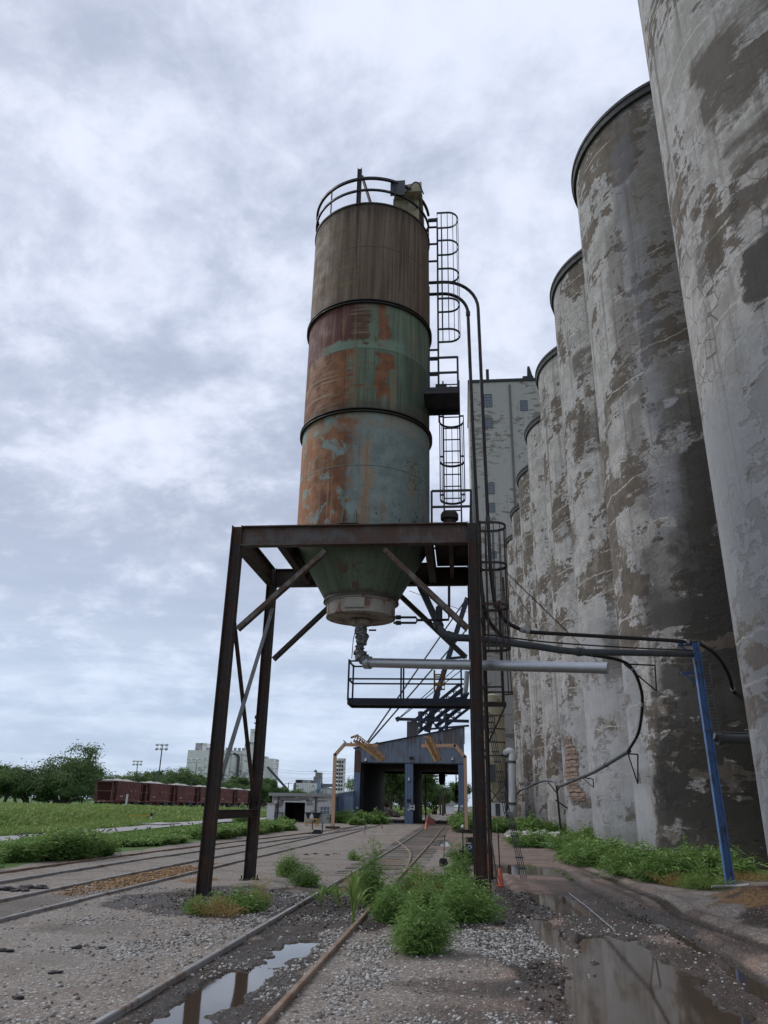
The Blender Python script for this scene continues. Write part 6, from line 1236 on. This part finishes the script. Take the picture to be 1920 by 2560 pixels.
for (u, v, r, h, n, lb) in ((545, 2290, 0.5, 0.38, 900, 'dry straw stalks among the leg foot weeds'), (640, 2275, 0.25, 0.7, 500, 'dry brown stalks beside the leg foot weeds'), (905, 2215, 0.55, 0.35, 1400, 'yellow dry weeds on the left rail'), (1060, 2280, 0.4, 0.75, 1100, 'dry brown seed stalks inside the green clumps'), (1055, 2205, 0.35, 0.3, 600, 'small orange dry tuft behind the clumps'),
        (1690, 2215, 0.7, 0.45, 1600, 'dry golden tuft near the blue post'), (1860, 2210, 0.9, 0.3, 1200, 'sparse dry stalks round the blue post foot'), (1040, 2010, 0, 0, 0, '')):
    if n: p = gp('S', u, v); k += 1; bush('dry_tuft', lb, (p.x, p.y), n, r, h, 0.14, 0.008, 'dry', 'dry grass', 'dry tufts in the yard', seed=40+k, up=1.1)
p = gp('S', 1755, 2225); bush('weed_clump', 'pale green grassy tuft beside the golden one near the blue post', (p.x, p.y), 1800, 0.7, 0.4, 0.2, 0.014, 'grass', seed=77, up=1.0)
# broad bladed plant between the rails
def blade_plant(label, p, n, h, sp, w, seed, grp='broad bladed grasses on the track'):
    r = np.random.RandomState(seed); q = MB()
    for i in range(n):
        a = r.rand()*6.28; l = h*(0.6+0.5*r.rand()); pts = []; t_ = np.linspace(0, 1, 8); out = sp*(0.5+r.rand()); z0 = r.rand()*h*0.35
        for t in t_: pts.append(Vector((math.cos(a)*out*t**1.4, math.sin(a)*out*t**1.4, z0+l*(t-0.62*t**3))))
        s = Vector((-math.sin(a), math.cos(a), 0)); vs = []
        for t, c_ in zip(t_, pts): ww = w*(0.35+0.65*math.sin(math.pi*min(1, t*1.25+0.12)))*(1.0 if t < 0.95 else 0.2); vs += [c_-s*ww/2, c_+Vector((0, 0, -ww*0.25)), c_+s*ww/2]
        q.add(vs, [(i2*3+j, i2*3+j+1, i2*3+4+j, i2*3+3+j) for i2 in range(7) for j in range(2)])
    q.tube([(0, 0, 0), (0.01, 0, h*0.55)], [0.02, 0.008], 6); o = q.build('broad_bladed_plant', M['grass'], None); o.location = (p[0], p[1], gz(p[0], p[1])); at = o.data.attributes.new('tint', 'FLOAT', 'POINT'); at.data.foreach_set('value', r.rand(len(o.data.vertices)).astype(np.float32)*0.5)
    return tag(o, label, 'grass plant', grp)
blade_plant('tall corn-like plant with broad arching blades on the right rail', (-1.98, 14.6), 15, 1.15, 0.42, 0.06, 1)
for i, (u, v, lb) in enumerate(((800, 2262, 'left arching grass between the rails'), (845, 2262, 'middle arching grass between the rails, the densest'), (885, 2255, 'right arching grass between the rails'), (905, 2270, 'small arching grass at the right rail'))):
    p = gp('S', u, v); blade_plant(lb, (p.x, p.y), 14, 0.42, 0.42, 0.035, 5+i)
# right hand weeds at the silo feet
rl = ['farthest', 'ninth', 'eighth', 'seventh', 'sixth', 'fifth', 'fourth', 'third', 'second', 'nearest']
pts = [(1370, 2088), (1290, 2082), (1345, 2118), (1440, 2130), (1470, 2112), (1478, 2160), (1530, 2170), (1600, 2190), (1680, 2205), (1770, 2195)]
for i, (u, v) in enumerate(pts):
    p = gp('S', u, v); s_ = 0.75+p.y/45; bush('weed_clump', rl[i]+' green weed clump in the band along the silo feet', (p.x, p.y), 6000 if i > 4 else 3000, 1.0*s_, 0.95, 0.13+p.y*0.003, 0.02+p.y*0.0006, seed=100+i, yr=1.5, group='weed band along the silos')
for (x, y, r, h, lb) in ((-9.9, 76, 1.6, 1.3, 'round weed at the left shed pillar'), (-8.2, 75.5, 1.2, 1.1, 'weed just inside the left shed opening'), (-11.6, 76.5, 1.3, 1.2, 'weed in front of the blue lean-to'), (0.5, 66.5, 1.4, 1.9, 'tall weed at the right gantry foot'), (-0.3, 70, 1.2, 1.6, 'weed left of the right gantry foot'), (2.6, 62.5, 1.3, 1.3, 'weed under the cream bin'), (4.6, 62, 1.3, 1.2, 'weed beside the pale duct'),
        (-14.5, 64, 0.55, 0.75, 'lone weed in front of the black doorway'), (-12.6, 57, 0.4, 0.5, 'small weed by the switch stand'), (-17.3, 62, 0.9, 1.3, 'dark weed at the end of the green band'), (-9.6, 71, 0.6, 0.6, 'weed behind the left gantry foot')):
    k += 1; bush('weed_clump', lb, (x, y), 2600, r, h, 0.3, 0.07, seed=200+k, group='weeds round the shed')

# ------------------------------------------------------------------ the green band and the field, uncountable
def scatter_patch(x, y, n_per, h, ll, lw, rng, up=1.0, sp=0.25):
    n = len(x); k = np.repeat(np.arange(n), n_per); hh = np.broadcast_to(h, (n,))[k]; t = rng.rand(len(k))**0.8
    P = np.stack([x[k]+rng.normal(size=len(k))*sp*(0.4+t), y[k]+rng.normal(size=len(k))*sp*(0.4+t), hh*t], 1); P[:, 2] += gh(P[:, 0], P[:, 1])
    D = np.stack([rng.normal(size=len(k)), rng.normal(size=len(k)), np.full(len(k), up)+rng.normal(size=len(k))*0.3], 1)
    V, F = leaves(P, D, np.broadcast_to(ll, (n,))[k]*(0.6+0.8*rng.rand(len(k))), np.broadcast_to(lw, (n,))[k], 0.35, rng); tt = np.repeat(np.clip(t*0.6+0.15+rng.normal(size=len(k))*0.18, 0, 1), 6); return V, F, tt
rg = np.random.RandomState(5); x = -19.4+rg.rand(9000)*6.6; y = 17+rg.rand(9000)**1.25*42
xl_ = -19.35-(y-32)*0.055; xr_ = -14.9+(fbm(x, y, 0.5, 3)-0.5)*1.6+2.6*np.exp(-((y-27.5)/2.6)**2)+2.0*np.exp(-((y-21.3)/1.5)**2)+1.4*sst(y, 33, 40)+(y-40).clip(0)*0.06
dn = fbm(x+9, y, 0.35, 3); keep = (x > xl_) & (x < xr_) & (dn > 0.30); x, y = x[keep], y[keep]; h = np.clip(1.95*(1+x/19.6), 0.16, 0.62)*(0.75+0.5*fbm(x, y, 0.6, 3))*(1+0.35*np.exp(-((y-26)/3)**2)*(x > -15.5))*(0.55+0.9*sst(fbm(x+3, y, 0.45, 3), 0.35, 0.6)); h = np.minimum(h, np.maximum(1.95*(1+x/19.2)-0.03, 0.12))*(1+0.45*np.exp(-((y-27)/2.2)**2)*(x > -15.5)+0.25*(fbm(x+7, y, 0.8, 3) > 0.6)); V, F, t = scatter_patch(x, y, 44, h, 0.12+y*0.0022, 0.020+y*0.0009, rg, 0.5, 0.17)
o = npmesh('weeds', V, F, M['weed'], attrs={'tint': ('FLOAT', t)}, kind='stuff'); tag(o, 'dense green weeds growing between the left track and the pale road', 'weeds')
x = -24.0-rg.rand(26000)*33; y = 28+rg.rand(26000)**1.4*150; ed = -23.5-(fbm(x, y, 0.4, 3)-0.5); keep = (x < ed) & (x/y > -0.72) & (y < 116) & (x > -54); x, y = x[keep], y[keep]
tall = sst(-x-y*0.02+(fbm(x, y, 0.12, 3)-0.5)*6, 25.5, 30); h = 0.14+0.75*tall*(0.7+0.6*fbm(x, y, 0.25, 3))*(1-0.5*sst(y, 60, 105)); V, F, t = scatter_patch(x, y, 12, h, 0.20+0.14*tall+y*0.003, 0.028+y*0.0010, rg, 1.6, 0.30)
o = npmesh('field_grass', V, F, M['grass'], attrs={'tint': ('FLOAT', t)}, kind='stuff'); tag(o, 'tall bright green grass filling the field before the train', 'grass')
# low green fringe beyond the shed and tracks
x = -14+rg.rand(5000)*30; y = 130+rg.rand(5000)*80; keep = (np.abs(x+2) > 6); x, y = x[keep], y[keep]; V, F, t = scatter_patch(x, y, 10, 0.7, 0.6, 0.15, rg, 1.0, 0.8)
o = npmesh('field_grass', V, F, M['grass'], attrs={'tint': ('FLOAT', t)}, kind='stuff'); tag(o, 'rough green verge beyond the shed', 'grass')

# ------------------------------------------------------------------ trees
def tree_proto(h, spread, n, leaf, seed, mt, droop=0.25, trunk_h=0.25, gaps=0.35):
    r = random.Random(seed); rn = np.random.RandomState(seed); q = MB(); tips = []
    def limb(p, d, l, rad, lev):
        pts = [p]; c_ = p.copy(); dd = d.copy()
        for i in range(5):
            dd = (dd+Vector((r.uniform(-.22, .22), r.uniform(-.22, .22), r.uniform(-.05, .16)-droop*0.12*lev))).normalized(); c_ = c_+dd*l/5; pts.append(c_.copy())
        q.tube(pts, [rad*(1-0.16*i) for i in range(6)], 7 if lev < 2 else 4, False)
        if lev >= 2: tips.append((pts[-1], l)); tips.append((pts[3], l*0.8))
        if lev >= 3: return
        for i in range(4 if lev < 2 else 3):
            b_ = pts[r.choice((2, 3, 4, 5, 5))]; a = r.uniform(0, 6.28); out = Vector((math.cos(a)*spread, math.sin(a)*spread, r.uniform(0.15, 0.9))).normalized(); limb(b_, (dd*0.5+out*0.9).normalized(), l*r.uniform(0.58, 0.8), rad*0.5, lev+1)
    for k in range(3 if trunk_h < 0.22 else 1): limb(Vector((0.25*k, 0, 0)), Vector((r.uniform(-.25, .25), r.uniform(-.2, .2), 1)).normalized(), h*max(0.3, trunk_h*1.4), h*0.028, 0)
    zmax = max(t_[0].z for t_ in tips); s_ = h*0.9/zmax; sx = s_
    q.v = [(v[0]*sx, v[1]*sx, v[2]*s_) for v in q.v]; T_ = np.array([[t_[0].x*sx, t_[0].y*sx, t_[0].z*s_] for t_ in tips])
    k = rn.randint(0, len(T_), n); sz = h*0.040*(0.6+0.9*rn.rand(len(T_)))[k]; g_ = rn.normal(size=(n, 3))*sz[:, None]; g_[:, 2] *= 0.75; P = T_[k]+g_; P[:, 2] -= (droop*np.abs(rn.normal(size=n))-0.25)*h*0.045; P[:, 2] = np.maximum(P[:, 2], h*0.06)
    D = g_+rn.normal(size=(n, 3))*sz[:, None]*0.7; D[:, 2] -= droop*h*0.05; V, F = leaves(P, D, leaf*(0.6+0.8*rn.rand(n)), leaf*0.42, 0.2, rn)
    tint = np.repeat(np.clip(0.3+rn.normal(size=n)*0.22+(rn.rand(len(T_))[k]-0.5)*0.5, 0, 1), 6); return q, V, F, tint, M[mt]
def plant_tree(pr, label, cat, loc, group, name='tree', rot=0, s_=1.0):
    q, V, F, t, mt = pr; T_ = thing(name, label, cat, (0, 0, 0), group); q.build('trunk', M['bark'], T_); o = npmesh('crown', V, F, mt, attrs={'tint': ('FLOAT', t)}); o.parent = T_; T_.location = loc; T_.rotation_euler = (0, 0, rot); T_.scale = (s_,)*3; return T_
GT = 'trees behind the train'
pr = [tree_proto(11.8, 2.4, 17000, 0.36, 9, 'tree2', 0.7, 0.20), tree_proto(8.5, 1.1, 12000, 0.36, 12, 'tree', 0.3, 0.25), tree_proto(8.5, 1.4, 12000, 0.36, 23, 'tree2', 0.6, 0.2), tree_proto(7.0, 1.2, 8000, 0.36, 31, 'tree', 0.3, 0.2)]
def tb(u, Y): a = ay('Z5', u, 500, Y); return (a.x, Y, 0.1)
T0 = plant_tree(pr[0], 'largest spreading willow-like tree left of the train', 'tree', tb(335, 150), GT, rot=0.6, s_=1.08); T0.scale = (1.3, 1.1, 1.12)
T1 = plant_tree(pr[1], 'dark bushy tree at the far left edge', 'tree', tb(30, 150), GT, s_=0.92); T2 = plant_tree(pr[2], 'loose olive tree right of the largest tree', 'tree', tb(640, 175), GT, s_=0.9); T3 = plant_tree(pr[3], 'low bush between the far left tree and the largest one', 'tree', tb(150, 150), GT, s_=1.0)
more = [(T1, 480, 165, 'dense tree touching the right side of the largest tree', 1.0, 1.0), (T3, 560, 190, 'low tree behind the first car', 1.0, 2.0), (T1, 720, 200, 'rounded tree above the second car', 0.95, 2.2), (T2, 790, 200, 'airy tree above the second and third cars', 1.1, 4.0), (T1, 870, 205, 'tall airy tree left of the tall mast', 1.15, 0.4), (T2, 930, 210, 'tree right of the tall mast foot', 1.0, 1.4),
  (T2, 1075, 200, 'ragged tree in front of the pale elevator corner', 1.25, 2.6), (T1, 1140, 210, 'dense tree below the pale elevator', 1.1, 5.0), (T3, 1010, 190, 'low tree above the third car', 1.1, 0.3), (T1, 1200, 215, 'dense tree just left of the front tower leg', 1.05, 3.3), (T2, 1350, 225, 'tree seen between the tower legs, left one', 1.0, 0.9), (T1, 1430, 230, 'tree seen between the tower legs, right one', 1.1, 4.4), (T1, 1590, 225, 'dark tree right of the rear tower leg', 1.05, 2.9), (T3, 1650, 230, 'low tree above the white shed', 1.0, 1.9), (T3, 90, 160, 'low bush beside the far left tree', 1.2, 5.5), (T1, -40, 150, 'tree cut off by the left edge', 1.0, 5.1), (T3, 400, 146, 'low growth under the largest tree', 0.7, 4.1), (T3, 270, 150, 'low growth at the left foot of the largest tree', 0.65, 0.8), (T3, 1280, 205, 'low tree behind the cars near the front leg', 1.05, 3.9), (T3, 680, 180, 'low tree behind the first two cars', 0.9, 2.9), (T3, 1520, 215, 'low tree hidden by the rear tower leg', 1.1, 2.9), (T3, 20, 165, 'low bush under the far left tree', 1.2, 2.1), (T3, -30, 170, 'low bush at the very left edge', 1.2, 3.7)]
for (src, u, Y, lb, s_, ro) in more: dup(src, tb(u, Y), lb, ro, s_)
def tb4(u, Y): a = ay('Z4', u, 960, Y); return (a.x, Y, 0.1)
GS = 'trees beyond the shed'
for (src, u, Y, lb, s_, ro) in ((T1, 660, 128, 'big dense tree filling the left shed opening', 1.18, 0.3), (T0, 620, 150, 'taller tree at the left of the left shed opening', 0.95, 1.0), (T1, 760, 135, 'dense tree at the right of the left shed opening', 1.1, 2.5), (T1, 1000, 160, 'tree at the left of the right shed opening', 1.05, 4.5), (T3, 1068, 170, 'lower tree in the right shed opening', 0.95, 0.5), (T1, 1175, 230, 'distant dark tree behind the tall utility pole', 0.9, 3.5), (T1, 1300, 170, 'tree at the right of the right shed opening', 0.85, 1.7), (T2, 940, 180, 'tree hidden behind the middle pillar', 1.1, 1.7)):
    dup(src, tb4(u, Y), lb, ro, s_, group=GS)
dup(T2, (ay('ZF', 630, 500, 330).x, 330, 0), 'bare looking tree in front of the mill', 1.0, 0.95, GS)
# brush heap beyond the left opening
def clods(name, label, cat, cx, cy, rx, ry, n, s0, s1, mt, hz=0.0, seed=1, grp=None, kind='stuff', dens=None):
    rn = np.random.RandomState(seed); t = (1+5**0.5)/2; ico = np.array([(-1, t, 0), (1, t, 0), (-1, -t, 0), (1, -t, 0), (0, -1, t), (0, 1, t), (0, -1, -t), (0, 1, -t), (t, 0, -1), (t, 0, 1), (-t, 0, -1), (-t, 0, 1)])/1.9
    fc = np.array([(0, 11, 5), (0, 5, 1), (0, 1, 7), (0, 7, 10), (0, 10, 11), (1, 5, 9), (5, 11, 4), (11, 10, 2), (10, 7, 6), (7, 1, 8), (3, 9, 4), (3, 4, 2), (3, 2, 6), (3, 6, 8), (3, 8, 9), (4, 9, 5), (2, 4, 11), (6, 2, 10), (8, 6, 7), (9, 8, 1)])
    if dens is None: a = rn.rand(n)*6.283; rr = np.sqrt(rn.rand(n)); x = cx+rx*rr*np.cos(a); y = cy+ry*rr*np.sin(a); hh = hz*(1-rr**1.5)
    else: x = cx-rx+2*rx*rn.rand(n); y = cy-ry+2*ry*rn.rand(n); k = dens(x, y) > rn.rand(n); x, y = x[k], y[k]; hh = 0*x
    n = len(x); s = s0+(s1-s0)*rn.rand(n)**2.5; J = ico[None]*(0.75+0.5*rn.rand(n, 12, 1))*(s[:, None, None]*(0.7+0.6*rn.rand(n, 1, 3))); J[:, :, 2] *= (0.32 if mt == 'asph' else 0.75)
    V = J+np.stack([x, y, gh(x, y)+hh+s*0.15], 1)[:, None, :]; F = fc[None]+np.arange(n)[:, None, None]*12; o = npmesh(name, V.reshape(-1, 3), F.reshape(-1, 3), M[mt], kind=kind, attrs={'tint': ('FLOAT', np.repeat(rn.rand(n), 12))}); return tag(o, label, cat, grp)
def stone_mat(name, a, b_):
    m, nt, b = mat(name); r = nt.attr('tint'); setp(nt, b, nt.mix(nt.sm(r, 0.2, 0.9), a, b_), 0.85, 0, nt.bump(nt.noise(nt.pos(), 60, 3, 0.6), 0.3, 0.004)); return m
M['stone'] = stone_mat('gravel_stones', (0.13, 0.115, 0.10), (0.42, 0.41, 0.39)); M['clod'] = stone_mat('dirt_clods', (0.020, 0.016, 0.013), (0.075, 0.058, 0.046)); M['redstone'] = stone_mat('reddish_stones', (0.16, 0.10, 0.085), (0.38, 0.29, 0.26)); M['asph'] = stone_mat('asphalt_lumps', (0.018, 0.016, 0.017), (0.05, 0.042, 0.044)); M['graincl'] = stone_mat('grain_clumps', (0.13, 0.075, 0.035), (0.33, 0.20, 0.085))
def D_gravel(x, y):
    d = 0.06+0.16*sst(fbm(x, y, 0.8, 4), 0.42, 0.62); w = np.clip((1-np.hypot((x-0.55)/0.95, (y-13.6)/2.2))*2+(fbm(x, y, 1.5, 4)-0.5)*2, 0, 1); d = d+w*1.0
    w = np.clip((1-np.hypot((x+1.25)/0.45, (y-11.0)/3.2))*2+(fbm(x, y, 2.1, 4)-0.55)*3, 0, 1); d = d+w*0.8; w = np.clip((1-np.hypot((x+2.15)/0.22, (y-12.5)/3.5))*2+(fbm(x, y, 2.1, 4)-0.5)*3, 0, 1); d = d+w*0.6
    w = np.clip((1-np.hypot((x+0.2)/0.9, (y-8.2)/1.0))*2+(fbm(x, y, 2.1, 4)-0.6)*4, 0, 1); d = d+w*0.5; w = np.clip((1-np.hypot((x+4.4)/1.2, (y-13.0)/2.8))*2+(fbm(x, y, 1.1, 4)-0.6)*3, 0, 1); d = d+w*0.5
    w = np.clip((1-np.hypot((x+3.75)/0.3, (y-16)/5.0))*2+(fbm(x, y, 2.1, 4)-0.5)*2, 0, 1); d = d+w*0.4
    rail = np.minimum.reduce([np.abs(x+3.38), np.abs(x+1.9)]) < 0.06; d = d*(0.45+1.1*sst(fbm(x+4, y, 0.9, 5), 0.42, 0.58)); return np.clip(d, 0, 1)*(1-rail)*(1-np.clip(pond(x, y)*3, 0, 1))*(0.25+0.75*sst(-x, -2.6, -1.0))
o = clods('gravel', 'loose pale gravel stones strewn over the near yard', 'gravel', -2.3, 12.5, 6.0, 6.8, 150000, 0.006, 0.028, 'stone', seed=2, dens=D_gravel)
def D_red(x, y): return np.clip(0.10+0.45*sst(fbm(x, y, 1.1, 4), 0.45, 0.65), 0, 1)*0.6*(1-np.clip(pond(x, y)*3, 0, 1))*sst(x, 0.2, 0.9)
o = clods('red_gravel', 'reddish gravel pressed into the right hand road', 'gravel', 3.2, 13, 3.2, 7.5, 16000, 0.006, 0.018, 'redstone', seed=3, dens=D_red)
def D_cl(x, y): return np.clip(np.maximum.reduce([1-np.hypot((x+2.6)/2.6, (y-17)/3.2), 1-np.hypot((x-1.15)/0.7, (y-17)/4.5), 1-np.hypot((x-0.95)/0.35, (y-10.5)/3.0), (1-np.hypot((x-3.45)/0.35, (y-16)/4))*1.2, 1-np.hypot((x+5.2)/2.2, (y-17.5)/2.0)])*1.1+(fbm(x, y, 1.8, 4)-0.5)*1.6, 0, 1)*0.55
o = clods('dirt', 'crumbs of dark earth round the tower feet and ruts', 'dirt', 0.5, 14.5, 8.5, 8.5, 60000, 0.008, 0.038, 'clod', seed=4, dens=D_cl)
def D_gr(x, y): return np.clip((1-np.hypot((x+8.5)/0.75, (y-21.5)/5.0))*2+(fbm(x, y, 1.4, 4)-0.5)*2, 0, 1)*0.5
o = clods('spilt_grain', 'orange spilt grain heaped between the left rails', 'grain', -8.5, 21.5, 0.8, 5.5, 14000, 0.012, 0.05, 'graincl', seed=5, dens=D_gr)
clods('brush_heap', 'dark heap of brush beyond the left shed opening', 'heap', ay('Z4', 615, 970, 118).x, 118, 2.0, 1.8, 1500, 0.15, 0.5, 'clod', 1.0, 8, kind=None)
clods('earth_heap', 'grey-brown earth heap against the third silo foot', 'heap', gp('Z6', 870, 1320).x+1.3, 39.5, 1.7, 2.6, 5000, 0.03, 0.16, 'clod', 1.15, 9, kind=None)
clods('rubble', 'pale scattered boards and rubble along the far silo feet', 'rubble', 4.6, 56, 1.8, 8, 700, 0.05, 0.35, 'stone', 0.05, 10)
for i, (u, v, w, lb) in enumerate(((45, 1010, 0.5, 'long dark asphalt slab lying left of the grain track'), (200, 995, 0.35, 'thin dark strip beside the long asphalt slab'))):
    p = gp('Z5', u, v); o = clods('asphalt_chunk', lb, 'asphalt chunk', p.x, p.y, w, 0.22, 26, 0.07, 0.16, 'asph', 0.02, 60+i, kind=None)
for i, (u, v, lb) in enumerate(((35, 552, 'dark lump at the left edge of the gravel'), (65, 752, 'flat dark chunk near the lower left corner'), (340, 538, 'small black lump in the left gravel'), (808, 483, 'flat dark lump below the left tower leg'), (1322, 135, 'leftmost of the dark stones in the yard'), (1370, 130, 'middle one of the dark stones in the yard'), (1410, 137, 'front one of the dark stones in the yard'), (1452, 130, 'rightmost of the dark stones in the yard'), (252, 640, 'small dark crumb in the lower left gravel'), (437, 541, 'tiny dark crumb right of the black lump'))):
    p = gp('Z7', u, v); o = clods('asphalt_chunk', lb, 'asphalt chunk', p.x, p.y, 0.07+p.y*0.003, 0.08, 5, 0.03, 0.05+p.y*0.0022, 'asph', 0.01, 80+i, kind=None, grp='dark lumps in the yard')
